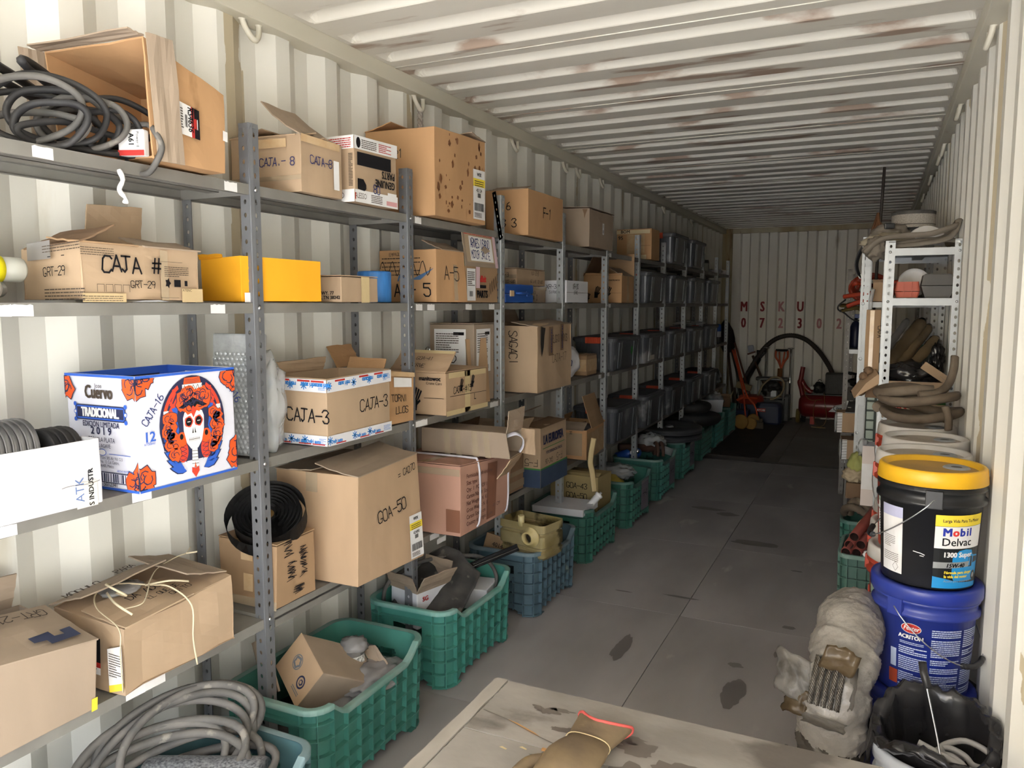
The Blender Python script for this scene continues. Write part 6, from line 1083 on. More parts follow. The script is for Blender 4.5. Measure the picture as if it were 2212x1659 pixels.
# lined bucket with a cable in it
t = thing('bucket', 'pale bucket lined with a black plastic bag, grey cable inside, at the bottom right', 'bucket', (2.225, 2.36, 0)); bm = B(); lathe(bm, [(0, .004), (.125, .004), (.13, 0), (.142, .22), (.152, .222), (.154, .25), (.146, .255), (.147, .30), (.156, .302), (.158, .345), (.150, .352), (.142, .348), (.138, .05), (0, .02)], 44); obj('body', bm, mat('pale_grey_bucket', 'c3c8d0', .4, c2='aab0ba', nscale=6), t)
bm = B(); G = []; NU = 72; sec = 26
for i in range(NU):
    a = 2 * PI * i / NU; up = .045 + .085 * max(0, math.sin(a + .25)) ** 1.3 + .02 * math.sin(3 * a + 1); row = []
    for j in range(sec):
        f = j / (sec - 1); nn = noise.noise(V((math.cos(a) * 2.2, math.sin(a) * 2.2, f * 3))) ; n2 = noise.noise(V((math.cos(a) * 7, math.sin(a) * 7, f * 4)))
        if f < .45: g = f / .45; r = .10 + .035 * g; z = .20 + (.15 + up) * g
        elif f < .6: g = (f - .45) / .15; r = .135 + .028 * math.sin(g * PI / 2); z = .35 + up - .01 * g
        else: g = (f - .6) / .4; r = .163 + .008 * g; z = .34 + up - (up + .05 + .03 * math.sin(4 * a)) * g
        if math.sin(a) < -.2 and f > .6: z = .352 + up - .02 - .012 * g; r -= .01 * g
        r *= 1 + .10 * nn + .05 * n2; row.append(bm.verts.new((r * math.cos(a), r * math.sin(a), z + .02 * n2)))
    G.append(row)
for i in range(NU):
    for j in range(sec - 1): bm.faces.new([G[i][j], G[(i + 1) % NU][j], G[(i + 1) % NU][j + 1], G[i][j + 1]]).smooth = True
bm.faces.new([G[i][0] for i in range(NU)][::-1]); obj('bag_liner', bm, BAGB, t)
bm = B(); tube(bm, spl([(.015, -.155, .345), (.0, -.10, .42), (-.02, -.05, .50), (-.035, -.02, .56)], 6), .0025, 6); w = obj('bail', bm, MC['bail_wire'], t); bm = B(); tube(bm, [(-.025, -.04, .535), (-.036, -.018, .565), (-.04, .0, .59)], .011, 10); obj('grip', bm, BLKP, w)
P = coil((2.29, 2.29, .345), .062, .008, 2.6, .012, .02, 24, 3, 1); P += [(2.18, 2.27, .40), (2.11, 2.33, .41), (2.08, 2.40, .36)]; bm = B(); tube(bm, spl(P[::3], 5), .0085, 8); tag(obj('cable', bm, mat('grey_cable', '9a9894', .5)), 'grey cable coiled inside the bag-lined bucket', 'cable')
# ------------------------------------------------------------------ rack by the right wall
rk = thing('shelving_rack', 'light grey bolted shelving rack standing end-on by the right wall', 'shelving', (2.2, 4.7, 0))
PR = post_mesh(1.9, 1, 1, w=.044, pitch=.0386, a2=.0062, b2=.0085); PL = post_mesh(1.9, -1, 1, w=.044, pitch=.0386, a2=.0062, b2=.0085); PRb = PR
for x, y, me in ((2.048, 4.30, PR), (2.392, 4.30, PL), (2.048, 5.16, PR), (2.392, 5.16, PL)):
    p = child('post', me, GALV, rk, (x, y, 0)); s_ = 1 if me is PR else -1
    for z in (1.845, 1.60, 1.0, .5):
        bm = B(); lathe(bm, [(0, .004), (.005, .0035), (.007, 0)], 8, RM('X', 90)); o = obj('bolt', bm, ZINC, p); o.location = (s_ * .022, 0, z)
SR = shelf_mesh(.335, .866, .036)
for z in (1.862, 1.617, 1.0, .5): child('shelf', SR, GALV, rk, (2.052, 4.302, z))
# things on it
t = thing('circular_saw', 'dusty grey power saw with a white round guard on top of the right rack', 'saw', (2.165, 4.62, 1.864), rad(8)); SAWG = mat('dusty_grey_tool', '8a837a', .6, c2='6a635a', nscale=8, amt=.8); bm = B(); blob(bm, (-.09, .06, .085), .10, .09, .065, 3, .25, 2, 4, .01); obj('motor_body', bm, SAWG, t); bm = B(); lathe(bm, [(0, .006), (.096, .006), (.1, 0), (.1, -.03), (0, -.03)], 36, Matrix.Translation((.07, -.03, .03)) @ RM('X', 90)); 
bmesh.ops.bisect_plane(bm, geom=bm.verts[:] + bm.edges[:] + bm.faces[:], plane_co=(0, 0, .03), plane_no=(0, 0, 1), clear_inner=True); obj('blade_guard', bm, WHT, t)
for q in (.04, .1): bm = B(); lathe(bm, [(0, .003), (.006, 0)], 8, Matrix.Translation((q, -.037, .06)) @ RM('X', 90)); obj('screw', bm, BLKP, t)
bm = B(); addbox(bm, -.02, .16, -.06, .06, .002, .012, bev=.003); obj('base_plate', bm, GALV, t); bm = B(); addbox(bm, -.1, .06, .07, .12, .10, .135, bev=.012); addbox(bm, -.13, -.08, -.02, .03, .12, .15, bev=.006); obj('handle', bm, BLKP, t)
bm = B(); blob(bm, (-.1, -.02, .055), .12, .07, .04, 9, .3, 2, 4, .004); obj('housing', bm, mat('tan_dusty_plastic', 'a39a86', .6, c2='7d7260', nscale=9), t)
HS2 = mat('dusty_grey_hose', '7b7368', .8, c2='655d52', nscale=12, amt=.8)
for i, (P, lab) in enumerate((([(1.955, 4.32, 1.845), (2.02, 4.30, 1.905), (2.12, 4.33, 1.925), (2.24, 4.34, 1.93), (2.345, 4.36, 1.965), (2.36, 4.45, 1.97), (2.30, 4.52, 1.92), (2.15, 4.47, 1.90)], 'flat grey hose sticking out to the left over the right rack top'), ([(2.06, 4.36, 1.875), (2.2, 4.345, 1.885), (2.33, 4.37, 1.915), (2.365, 4.40, 1.995), (2.355, 4.5, 1.98)], 'grey hose rising in a hook at the wall side of the right rack top'), ([(2.05, 4.40, 1.88), (2.18, 4.37, 1.90), (2.3, 4.40, 1.905), (2.36, 4.44, 1.90), (2.33, 4.55, 1.89)], 'grey hose lying behind the others on the right rack top'))): bm = B(); tube(bm, spl(P, 7), .017, 8, flat=.55); tag(obj('flat_hose', bm, HS2), lab, 'hose')
bm = B(); blob(bm, (2.005, 4.37, 1.865), .055, .06, .055, 6, .35, 2.5, 4); tag(obj('hose_bundle', bm, HS2), 'folded bundle of grey hose drooping off the left end of the right rack top', 'hose')
t = thing('air_filter', 'large white mesh air filter drum standing on the rear of the right rack top', 'filter', (2.185, 4.98, 1.864)); bm = B(); lathe(bm, [(0, 0), (.112, 0), (.112, .232), (.06, .232)], 44); obj('mesh_body', bm, mat('white_mesh_filter', 'cfcbc5', .6, c2='a49f98', nscale=160, amt=.9), t); bm = B(); lathe(bm, [(.113, .222), (.114, .238), (.105, .242), (.06, .240), (.05, .22), (0, .22)], 40); obj('rim', bm, RUBG, t); bm = B(); lathe(bm, [(.1125, .165), (.1135, .167), (.1125, .169)], 40); obj('seam', bm, RUBG, t)
bm = B(); blob(bm, (2.235, 5.02, 2.10), .04, .04, .018, 4, .3, 3, 3); tag(obj('cloth_scrap', bm, HS2), 'crumpled grey rag on top of the white filter drum', 'rag')
t = thing('long_brush', 'long thin black-handled brush with brown bristles standing behind the rack post', 'brush', (1.99, 5.45, 0)); bm = B(); tube(bm, [(0, 0, .0), (.012, 0, 1.6), (.03, .0, 2.30), (.034, 0, 2.44)], .009, 8); obj('handle', bm, mat('dark_wood_handle', '2c2622', .6), t); bm = B()
for q in range(7): tube(bm, [(.01 + .0, 0, 2.16), (-.018 + .009 * q, .01 * math.sin(q), 2.06), (-.03 + .012 * q, .012 * math.sin(q * 2), 1.985)], .007, 6)
obj('bristles', bm, mat('brown_bristle', '6e4a30', .8), t)
t = thing('small_case', 'coral-red dusty plastic case on the second shelf of the right rack', 'case', (2.155, 4.40, 1.619)); COR = mat('coral_red_plastic', 'b9604c', .6, c2='a1574a', nscale=8); bm = B(); loft(bm, [([(x, y) for x, y in rrect(.048, .06, .012)], .001), (rrect(.056, .068, .014), .03)]); obj('base', bm, COR, t); bm = B(); loft(bm, [(rrect(.056, .068, .014), .033), (rrect(.05, .062, .012), .08)]); obj('lid', bm, COR, t)
for xx in (-.018, .018): bm = B(); addbox(bm, xx - .0015, xx + .0015, -.0705, -.062, .006, .076); obj('rib', bm, COR, t)
t = thing('tool_case', 'dark grey six-sided plastic case on the second shelf of the right rack', 'case', (2.292, 4.43, 1.619)); GCS = mat('grey_case_plastic', '5a5856', .6, c2='4a4846', nscale=7); bm = B(); q = lambda x0, x1, y: [(x0, -y), (x1, -y), (x1, y), (x0, y)]; loft(bm, [(q(-.058, .05, .08), .001), (q(-.076, .07, .085), .058)]); obj('base', bm, GCS, t); bm = B(); loft(bm, [(q(-.076, .07, .085), .061), (q(-.068, .055, .08), .112), (q(-.06, .048, .078), .118)]); obj('lid', bm, GCS, t)
t = thing('plate', 'white round dish leaning behind the coral case on the right rack', 'dish', (2.19, 4.56, 1.70), rx=rad(-15)); bm = B(); lathe(bm, [(.055, 0), (.075, .004), (.075, 0), (.06, -.006), (0, -.006)], 28, RM('X', 90)); obj('dish', bm, WHT, t)
bm = B(); addbox(bm, 2.2, 2.26, 4.58, 4.72, 1.619, 1.715, bev=.01); tag(obj('dark_case', bm, BLKP), 'small black case behind the grey six-sided case', 'case')
bm = B(); tube(bm, coil((2.22, 4.95, 1.655), .11, .012, 5, .013, .01, 24, 2), .011, 8); tag(obj('coiled_hose', bm, mat('red_orange_hose', 'a83a22', .5, c2='8f3222', nscale=9)), 'red-orange hose coil at the back of the right rack second shelf', 'hose')
# third level: open carton, bags, filters
c = Carton('open tan food carton printed with red letters on the right rack', 2.055, 2.36, 4.315, 4.70, 1.002, 1.20, CB1, open='t', dent=.006); k = c.k
c.flap('n', 238, .085, 0, 1, m=CB1, curl=8, ta=.02, tb=.02); c.flap('f', 40, .05, m=CB3); d = c.print(c.near); d.rect(.0, .04, c.near.W, .09, mat('cream_print', 'd6c3a4', .7), 0, 3); d.type('PASTA', .05, .05, .03, REDP, bold=.04, sx=1.1); d.rect(.01, .09, .05, .12, GRN, 1); d.rect(.25, .09, .295, .12, GRN, 1); d.type('GLUTEN', .05, .015, .03, REDP, bold=.04, sx=1.); d.done('lettering', c.t)
c.flap('b', 215, .17, 0, .6, m=CB1, curl=10, tb=.4); c.flap('f', 128, .12, .2, .9, m=CB4) if False else None
t = thing('cardboard_flap', 'curled brown card flap at the wall side of the right rack carton', 'cardboard', (2.295, 4.33, 1.25), rad(0), ry=rad(35)); bm = B(); addbox(bm, -.065, .065, -.003, .003, -.02, .02, bev=.001); obj('sheet', bm, CB1, t)
t = thing('plastic_bag', 'black shiny plastic bag spilling out of the right rack carton', 'bag', (2.19, 4.45, 1.20)); bm = B(); blob(bm, (0, 0, .03), .125, .13, .065, 4, .3, 2.6, 4); obj('bag_body', bm, BAGB, t)
BRB = mat('brown_film_bag', '6a5a44', .25, c2='4a3f30', nscale=6, amt=.9, bump=.4, bscale=25)
for i, (p0, p1, r_, mm, lab) in enumerate((((2.07, 4.45, 1.25), (2.25, 4.75, 1.50), .035, BRB, 'shiny brown-wrapped tube leaning diagonally on the right rack, nearest the post'), ((2.13, 4.48, 1.26), (2.285, 4.78, 1.47), .03, BRB, 'shiny brown-wrapped tube leaning diagonally, middle of three'), ((2.18, 4.46, 1.25), (2.32, 4.70, 1.41), .028, BRB, 'brown-wrapped tube leaning diagonally, nearest the wall'), ((2.04, 4.60, 1.28), (2.18, 4.9, 1.50), .02, BAGG, 'grey wrapped tube behind the brown diagonal ones'))):
    a, b = V(p0), V(p1); pts = [a + (b - a) * q / 12 for q in range(13)]; bm = B(); tube(bm, pts, [r_ * (1 + .25 * noise.noise(V((q * .7, i, 0)))) * (.55 if q in (0, 12) else 1) for q in range(13)], 12); tag(obj('wrapped_tube', bm, mm), lab, 'tube')
t = thing('plastic_bag', 'clear crumpled bag by the back post of the right rack', 'bag', (2.32, 4.62, 1.29)); bm = B(); blob(bm, (0, 0, .0), .035, .06, .09, 14, .35, 3, 4); obj('bag_body', bm, BAGB, t)
c = Carton('tall narrow brown carton marked CAJA standing left of the right rack post', 1.972, 2.045, 4.42, 4.60, 1.225, 1.56, CB4); write(c, c.near, [('CAJA', .058, .25, .022, dict(rot=-90))]); c.tape(c.near, .02, .0, .04, .33, TAPE, 2)
bm = B(); addbox(bm, 1.985, 2.045, 4.42, 4.60, 1.10, 1.223, bev=.004); tag(obj('brown_packet', bm, CB7), 'brown packet under the tall narrow carton beside the right rack', 'packet')
t = thing('cardboard_flap', 'long torn cardboard flap jutting left below the tall narrow carton', 'cardboard', (2.0, 4.30, 1.17), rad(0), ry=rad(-42)); bm = B(); vs = [bm.verts.new(p) for p in ((-.09, 0, -.004), (.07, 0, -.022), (.075, 0, .02), (.0, 0, .02), (-.03, 0, .012))]; bm.faces.new(vs); r = bmesh.ops.extrude_face_region(bm, geom=bm.faces[:]); bmesh.ops.translate(bm, verts=[v for v in r['geom'] if isinstance(v, bmesh.types.BMVert)], vec=(0, .16, .03)); obj('sheet', bm, CB6, t)
for q, (x, z) in enumerate(((1.985, 1.243), (1.965, 1.215), (1.955, 1.13))): bm = B(); blob(bm, (0, 0, 0), .022, .03, .02, q, .2, 3, 3); tag(obj('brown_plug', bm, CB7), 'round brown cap end beside the torn flap, %s one' % ('top', 'middle', 'lowest')[q], 'cap', loc=(x + .01, 4.40, z))
c = Carton('white carton with a pinkish wrapped face on the low shelf of the right rack', 1.985, 2.17, 4.50, 4.66, .503, .83, CBW); F = c.near; d = c.print(F); d.rect(.0, .0, F.W, F.H, mat('pinkish_white_card', 'd9cfca', .6, c2='cbbdb8', nscale=5), 0, 2); d.rect(0, .09, F.W, .23, MC['white_paper'], 1); d.done('wrapper', c.t); bm = B(); blob(bm, (-.09, .02, .3), .03, .07, .05, 4, .3, 3, 3); obj('film', bm, FILM, c.t)
# second rack with slotted posts, and the third
rk2 = thing('shelving_rack', 'grey slotted-angle rack behind the right one, red hose reel on it', 'shelving', (2.1, 5.7, 0)); P2 = post_mesh(2.0, 1, 1, w=.05, cols=2, pitch=.044, a2=(.0035, .0045), b2=(.013, .005))
for x, y in ((1.925, 5.30), (1.925, 6.12)): 
    p = child('post', P2, GALV, rk2, (x, y, 0))
    for z in (1.90, 1.59, 1.245, .775):
        bm = B(); lathe(bm, [(.004, .003), (.009, .0025), (.0105, 0), (.004, 0)], 12, RM('X', 90), close=True); o = obj('washer', bm, ZINC, p); o.location = (.014, -.001, z)
for x, y in ((2.36, 5.30), (2.36, 6.12)): child('post', PL, GALV, rk2, (x, y, 0))
SR2 = shelf_mesh(.43, .81, .034)
for z in (1.92, 1.60, 1.10, .60, .2): child('shelf', SR2, GALV, rk2, (1.93, 5.305, z))
rk3 = thing('shelving_rack', 'worn dark grey steel rack farthest back on the right', 'shelving', (2.1, 7.3, 0)); P3 = post_mesh(1.87, 1, 1, w=.035, pitch=.05, a2=.003, b2=.006); WORN = mat('worn_grey_steel', '7c7a78', .5, .4, c2='5a5652', nscale=9, amt=.9)
for x, y in ((1.79, 6.9), (1.79, 8.1), (2.34, 6.9), (2.34, 8.1)): child('post', P3, WORN, rk3, (x, y, 0))
SR3 = shelf_mesh(.54, 1.19, .034)
for z in (1.60, 1.215, .79, .3): child('shelf', SR3, GALV, rk3, (1.795, 6.905, z))
ORH = mat('red_orange_hose', 'a83a22', .5)
for i, (cx_, cy_, cz_, R_, lab) in enumerate(((1.98, 6.45, 1.70, .13, 'red-orange hose coil hanging out of the racks on the right, upper one'),)):
    bm = B(); P = [(x, y, z) for x, z, y in [(p[0], p[1], p[2]) for p in coil((cx_, cz_, cy_), R_, .014, 5, .02, .02, 24, 6, .75)]]; tube(bm, P, .014, 8); tag(obj('coiled_hose', bm, ORH), lab, 'hose')
for P, lab in (([(1.98, 6.2, 1.72), (1.88, 6.0, 1.735), (1.855, 6.1, 1.70), (1.9, 6.3, 1.66)], 'short loop of red-orange hose beside the slotted post'), ([(2.0, 6.0, 1.665), (1.9, 6.0, 1.655), (1.80, 6.05, 1.64)], 'red-orange hose end reaching left past the worn rack post, upper'), ([(2.0, 5.95, 1.615), (1.9, 5.98, 1.60), (1.825, 6.0, 1.57)], 'red-orange hose end reaching left past the worn rack post, lower')): bm = B(); tube(bm, spl(P, 7), .016, 8); tag(obj('hose_end', bm, ORH), lab, 'hose')
bm = B(); tube(bm, coil((1.86, 6.5, 1.54), .07, .012, 4, .012, .02, 22, 9, 1.2), .01, 8); tag(obj('coiled_rope', bm, mat('olive_rope', '5e4f24', .8, c2='463a1c', nscale=20)), 'olive brown rope coil drooping below the red hoses', 'rope')
bm = B(); tube(bm, spl([(1.80, 6.42, 1.62), (1.755, 6.4, 1.58), (1.75, 6.42, 1.545), (1.79, 6.44, 1.52), (1.85, 6.46, 1.47), (1.9, 6.48, 1.46)], 6), .006, 6); tag(obj('black_cord', bm, BLKP), 'thin black cord looping left of the olive rope', 'cord')
t = thing('hook_strap', 'black strap with a small metal hook hanging by the slotted post', 'strap', (1.905, 5.9, 1.92)); bm = B(); tube(bm, spl([(.03, 0, .08), (-.01, 0, .02), (-.028, 0, -.06), (-.01, 0, -.13), (.02, 0, -.15)], 6), .016, 8, flat=.3); obj('strap', bm, BLKP, t); bm = B(); tube(bm, spl([(.0, -.01, -.125), (.008, -.01, -.15), (-.004, -.01, -.155), (-.01, -.01, -.14)], 5), .003, 6); obj('hook', bm, CHROME, t)
c = Carton('small tan open box on the second rack beside the slotted post', 1.99, 2.08, 5.34, 5.50, 1.602, 1.72, CB6, open='t'); c.flap('n', 150, .03)
t = thing('clear_tube', 'clear plastic tube hanging between the two right racks', 'tube', (1.995, 5.25, 1.46)); bm = B(); tube(bm, spl([(.0, 0, .22), (-.012, 0, .14), (-.006, 0, .02), (.012, 0, -.10)], 6), .012, 8); obj('tube_body', bm, FILM, t)
GWB = mat('pale_green_drawer', 'a9b8ae', .35, c2='8fa096', nscale=5); DKG = mat('dark_green_frame', '1f332c', .5)
def drawers(lab, x, y, z, n, hh, w):
    t = thing('drawer_cabinet', lab, 'cabinet', (x, y, z)); bm = B(); addbox(bm, -.004, w + .02, 0, .16, 0, n * hh + .006); obj('frame', bm, DKG, t)
    for i in range(n): bm = B(); addbox(bm, .001, w, -.012, .0, i * hh + .006, (i + 1) * hh - .004, bev=.003); obj('drawer', bm, GWB, t)
    return t
drawers('tall stack of pale green small drawers beside the slotted rack post', 1.992, 5.40, 1.104, 7, .055, .03); drawers('low stack of pale drawers with dark frames beside the slotted rack post', 1.988, 5.36, .604, 7, .062, .045)
bm = B(); addbox(bm, 2.08, 2.3, 5.6, 5.95, 1.102, 1.33, bev=.01); tag(obj('green_bin', bm, mat('green_bin_plastic', '2a6b55', .5, c2='245a48', nscale=6)), 'green plastic bin deep on the second right rack', 'bin')
t = thing('spray_bottle', 'dark blue spray bottle on the worn rack at the right', 'bottle', (1.86, 7.2, 1.217)); bm = B(); lathe(bm, [(0, 0), (.045, 0), (.048, .01), (.048, .17), (.03, .21), (.014, .225), (.014, .25), (0, .25)], 18); obj('body', bm, mat('dark_blue_plastic', '161d3c', .4), t); bm = B(); addbox(bm, -.012, .05, -.012, .012, .25, .285, bev=.004); obj('nozzle', bm, BLU, t)
t = thing('bottle', 'white bottle with a red label behind the dark blue spray bottle', 'bottle', (1.93, 7.35, 1.217)); bm = B(); lathe(bm, [(0, 0), (.045, 0), (.045, .27), (.02, .3), (.02, .33), (0, .33)], 18); obj('body', bm, WHT, t); bm = B(); lathe(bm, [(.0458, .18), (.0458, .26)], 18); obj('label', bm, REDP, t)
bm = B(); tube(bm, coil((1.93, 7.3, .835), .085, .014, 5, .03, .02, 22, 5), .013, 8); tag(obj('coiled_cable', bm, BLKP), 'black cable coil on the worn rack below the spray bottle', 'cable')
t = drawers('narrow stack of pale drawers on the worn rack beside the black cable', 1.895, 7.0, .792, 6, .058, .03)
# two film-wrapped long boxes jutting into the aisle
for i, (z, x0, lab) in enumerate(((.64, 1.775, 'upper of two brown boxes with shiny film ends jutting into the aisle'), (.44, 1.815, 'lower of two brown boxes with shiny film ends jutting into the aisle'))):
    c = Carton(lab, x0, x0 + .45, 6.16, 6.36, z, z + .148, CB6, yaw=4); d = Dec(c.near, .002); d.rect(0, 0, .04, c.near.H, WHT, 0); d.rect(.0, .0, .006, c.near.H, CHROME, 1)
    for q in range(7): d.line([(.0, .012 + q * .021), (.038, .016 + q * .021)], .0022, INKG, 2)
    d.done('label', c.t); bm = B(); blob(bm, (-c.dx / 2 - .004, -.05, c.h / 2), .012, .08, .075, i, .2, 4, 3); obj('film', bm, FILM, c.t)
bm = B(); addbox(bm, 1.84, 2.35, 6.15, 6.9, .79 - .004, .793); addbox(bm, 1.84, 2.35, 6.15, 6.9, .432, .438); addbox(bm, 1.84, 2.35, 6.15, 6.9, .634, .638)
for x in (1.86, 2.33):
    for y in (6.42, 6.87): addbox(bm, x - .012, x + .012, y - .012, y + .012, 0, .8)
tag(obj('low_rack', bm, WORN), 'low dark steel rack holding the two jutting brown boxes', 'rack')
# floor: crates with pipes and hose
pc = dup(C0, (2.10, 4.16, .0005), rad(88), 'grey-green crate on the right with red pipes lying across it'); pc.scale = (.95, .62, 1.12); GRG = cmat('grey_green', '567b70', '7a958b')
pc2 = dup(C0, (2.09, 4.86, .0005), rad(90), 'green crate behind the pipes with a brown corrugated hose on it'); pc2.scale = (1, .66, 1.08)
for t, mm in ((pc, GRG), (pc2, GR3)):
    if 'group' in t: del t['group']
    for ch in t.children: ch.material_slots[0].link = 'OBJECT'; ch.material_slots[0].material = mm[1] if ch.name.startswith('rim') else mm[0]
RPP = mat('red_lead_pipe', '7d3a32', .6, c2='652e28', nscale=9, amt=.8, c3='a87a70', n3=9, thr=.68); PIN = mat('pipe_inside', '4a3430', .8)
for i, (x, z) in enumerate(((1.938, .283), (1.985, .283), (2.035, .283), (1.952, .322), (2.003, .325), (2.05, .328), (1.972, .364))):
    t = thing('pipe', 'red-primed steel pipe on the grey-green crate, ' + ('bottom row left', 'bottom row middle', 'bottom row right, rag in its end', 'second row left', 'second row middle', 'second row right', 'topmost of the bundle')[i], 'pipe', (x, 3.98 + .012 * (i % 3), z + .105), rad(-14), 'red pipes on the right crate', rad(9)); r = .0235; bm = B(); lathe(bm, [(r - .003, 0), (r, 0), (r, .62), (r - .003, .62)], 20, RM('X', -90)); obj('pipe_body', bm, RPP, t); bm = B(); lathe(bm, [(r - .003, 0), (r - .003, .6)], 16, RM('X', -90)); lathe(bm, [(0, .08), (r - .003, .08)], 16, RM('X', -90)); obj('bore', bm, PIN, t)
t = thing('pipe_cap_rag', 'white rag stuffed in the end of the lowest right pipe', 'rag', (2.035, 3.985, .388)); bm = B(); blob(bm, (0, 0, 0), .02, .014, .02, 3, .4, 4, 3); obj('rag', bm, WHT, t)
bm = B(); lathe(bm, [(.001, 0), (.078, 0), (.078, .03), (.001, .03)], 20, Matrix.Translation((2.05, 4.25, .44)) @ RM('Z', -14) @ RM('X', -81) @ Matrix.Scale(.75, 4, (0, 1, 0))); tag(obj('tape_band', bm, MASK), 'band of cream tape around the red pipe bundle', 'tape')
for k, (dz, dx) in enumerate(((0, 0), (.035, .03))): 
    bm = B(); P = spl([(1.905 + dx, 4.70, .40), (1.91 + dx, 4.62, .445 + dz), (1.96 + dx, 4.56, .47 + dz), (2.05, 4.55, .42 + dz), (2.12, 4.58, .36)], 10); tube(bm, P, [.020 + .0022 * (1 if i % 2 else -1) for i in range(len(P))], 10); tag(obj('corrugated_hose', bm, HOSE), 'brown corrugated hose over the green crate behind the pipes, %s loop' % ('lower', 'upper')[k], 'hose')
t = thing('plastic_bag', 'yellow-green cloth bag on the racks right of the aisle floor seam', 'bag', (1.955, 5.12, .50)); bm = B(); blob(bm, (0, 0, .11), .055, .07, .07, 6, .2, 2.5, 4); obj('bag_body', bm, mat('yellow_green_cloth', 'a5a866', .8), t); bm = B(); blob(bm, (-.02, -.03, .045), .06, .06, .045, 8, .35, 3, 4); obj('paper_wrap', bm, mat('crumpled_paper', 'b8a88e', .7), t); bm = B(); addbox(bm, -.06, .05, -.06, .06, -.1, .0, bev=.01); obj('bundle', bm, CB7, t)
# rope hung from a lashing ring on the left rail
t = thing('hanging_rope', 'short knotted pale rope hanging from a lashing ring over the orange-brown box', 'rope', (-.005, 3.25, 2.52)); bm = B()
for s_ in (-1, 1): tube(bm, [(.006 * s_ * math.cos(i * 1.1) + .004, .010 * s_ * math.sin(i * 1.1) + .002, -i * .0085) for i in range(15)], .0075, 7)
blob(bm, (.004, 0, -.135), .017, .017, .022, 3, .4, 4, 3)
for q in range(5): tube(bm, [(.004, 0, -.145), (.008 * math.cos(q * 1.3), .012 * math.sin(q * 1.3), -.175), (.012 * math.cos(q * 1.3), .016 * math.sin(q * 1.3), -.20)], .004, 5)
obj('cord', bm, mat('grey_white_rope', 'b3aca4', .9, c2='7d766e', nscale=60, amt=.8), t)
# ------------------------------------------------------------------ things against the end wall
def rod(P, r, m, name, lab, cat, extra=None):
    t = thing(name, lab, cat, P[0]); o = V(P[0]); bm = B(); tube(bm, [V(p) - o for p in P], r, 8); obj('handle', bm, m, t); return t, o
WOOD = mat('dark_worn_wood', '5a4433', .7, c2='453427', nscale=12, amt=.8); BRNR = mat('red_brown_wood', '5e382c', .65); CMP = mat('dark_red_paint', '7d1f22', .3, c2='6a1b1e', nscale=4, amt=.6)
# big corrugated black hose in an arch
P = spl([(.24, 11.05, .08), (.36, 11.12, .50), (.56, 11.2, .90), (.74, 11.22, 1.09), (.95, 11.22, 1.155), (1.15, 11.22, 1.10), (1.32, 11.2, .95), (1.45, 11.15, .77), (1.53, 11.1, .62)], 16); bm = B(); tube(bm, P, [.031 + .0022 * (1 if i % 2 else -1) for i in range(len(P))], 12); tag(obj('suction_hose', bm, mat('brown_black_hose', '2a2421', .6)), 'thick black corrugated hose arching in front of the end wall', 'hose')
# compressor
t = thing('air_compressor', 'dark red air compressor with a black wire-mesh belt guard by the end wall', 'compressor', (1.40, 10.85, 0)); bm = B(); lathe(bm, [(0, -.34), (.08, -.335), (.14, -.30), (.155, -.25), (.155, .33), (.14, .37), (.08, .40), (0, .405)], 36, Matrix.Translation((.06, 0, .25)) @ RM('Y', 90)); obj('tank', bm, CMP, t)
bm = B(); tube(bm, spl([(-.22, -.02, .30), (-.25, -.02, .46), (-.275, -.03, .55), (-.26, -.03, .60), (-.24, -.03, .76)], 6), .03, 10); tube(bm, spl([(-.26, .0, .58), (-.20, 0, .48), (-.12, 0, .42)], 6), .035, 10); obj('handle', bm, CMP, t)
bm = B(); addbox(bm, .04, .33, -.05, .10, .40, .69, bev=.02); obj('belt_guard', bm, mat('black_mesh_guard', '121211', .6, c2='26251f', nscale=90, amt=.8), t); bm = B()
for i in range(14): addbox(bm, .05 + i * .0205, .053 + i * .0205, -.053, -.05, .42, .67)
for i in range(12): addbox(bm, .045, .325, -.054, -.051, .425 + i * .0205, .428 + i * .0205)
m_ = obj('guard_mesh', bm, BLKP, t); m_['kind'] = 'stuff'; bm = B(); blob(bm, (-.03, 0, .48), .07, .07, .08, 3, .3, 3, 4); addbox(bm, -.10, .02, -.05, .05, .40, .42); tube(bm, [(-.03 + .02 * math.cos(a), 0, .575 + .02 * math.sin(a)) for a in [PI * i / 8 for i in range(9)]], .004, 6); obj('pump', bm, mat('black_iron_pump', '1c1b19', .5), t)
bm = B(); addbox(bm, -.2, .3, -.07, .07, .395, .405); obj('motor_plate', bm, BLKP, t); bm = B(); lathe(bm, [(0, .008), (.02, .008), (.024, .0), (0, .0)], 18, Matrix.Translation((-.115, -.09, .49)) @ RM('X', 90)); obj('gauge', bm, WHT, t)
bm = B(); lathe(bm, [(0, -.02), (.09, -.02), (.095, 0), (.09, .025), (0, .025)], 28, Matrix.Translation((-.285, .0, .10)) @ RM('Y', 90)); obj('wheel', bm, mat('ochre_wheel', '7a6a35', .6), t); bm = B(); lathe(bm, [(.04, -.025), (.10, -.025), (.105, 0), (.10, .025), (.04, .025)], 28, Matrix.Translation((-.22, .1, .105)) @ RM('Y', 90), close=True); obj('tyre', bm, RUB, t); bm = B(); addbox(bm, -.13, -.075, -.05, .05, .0, .12, bev=.004); obj('foot', bm, mat('bright_red_paint', 'a52420', .5), t)
bm = B(); addbox(bm, .18, .24, -.05, .05, .0, .12, bev=.004); obj('foot', bm, CMP, t)
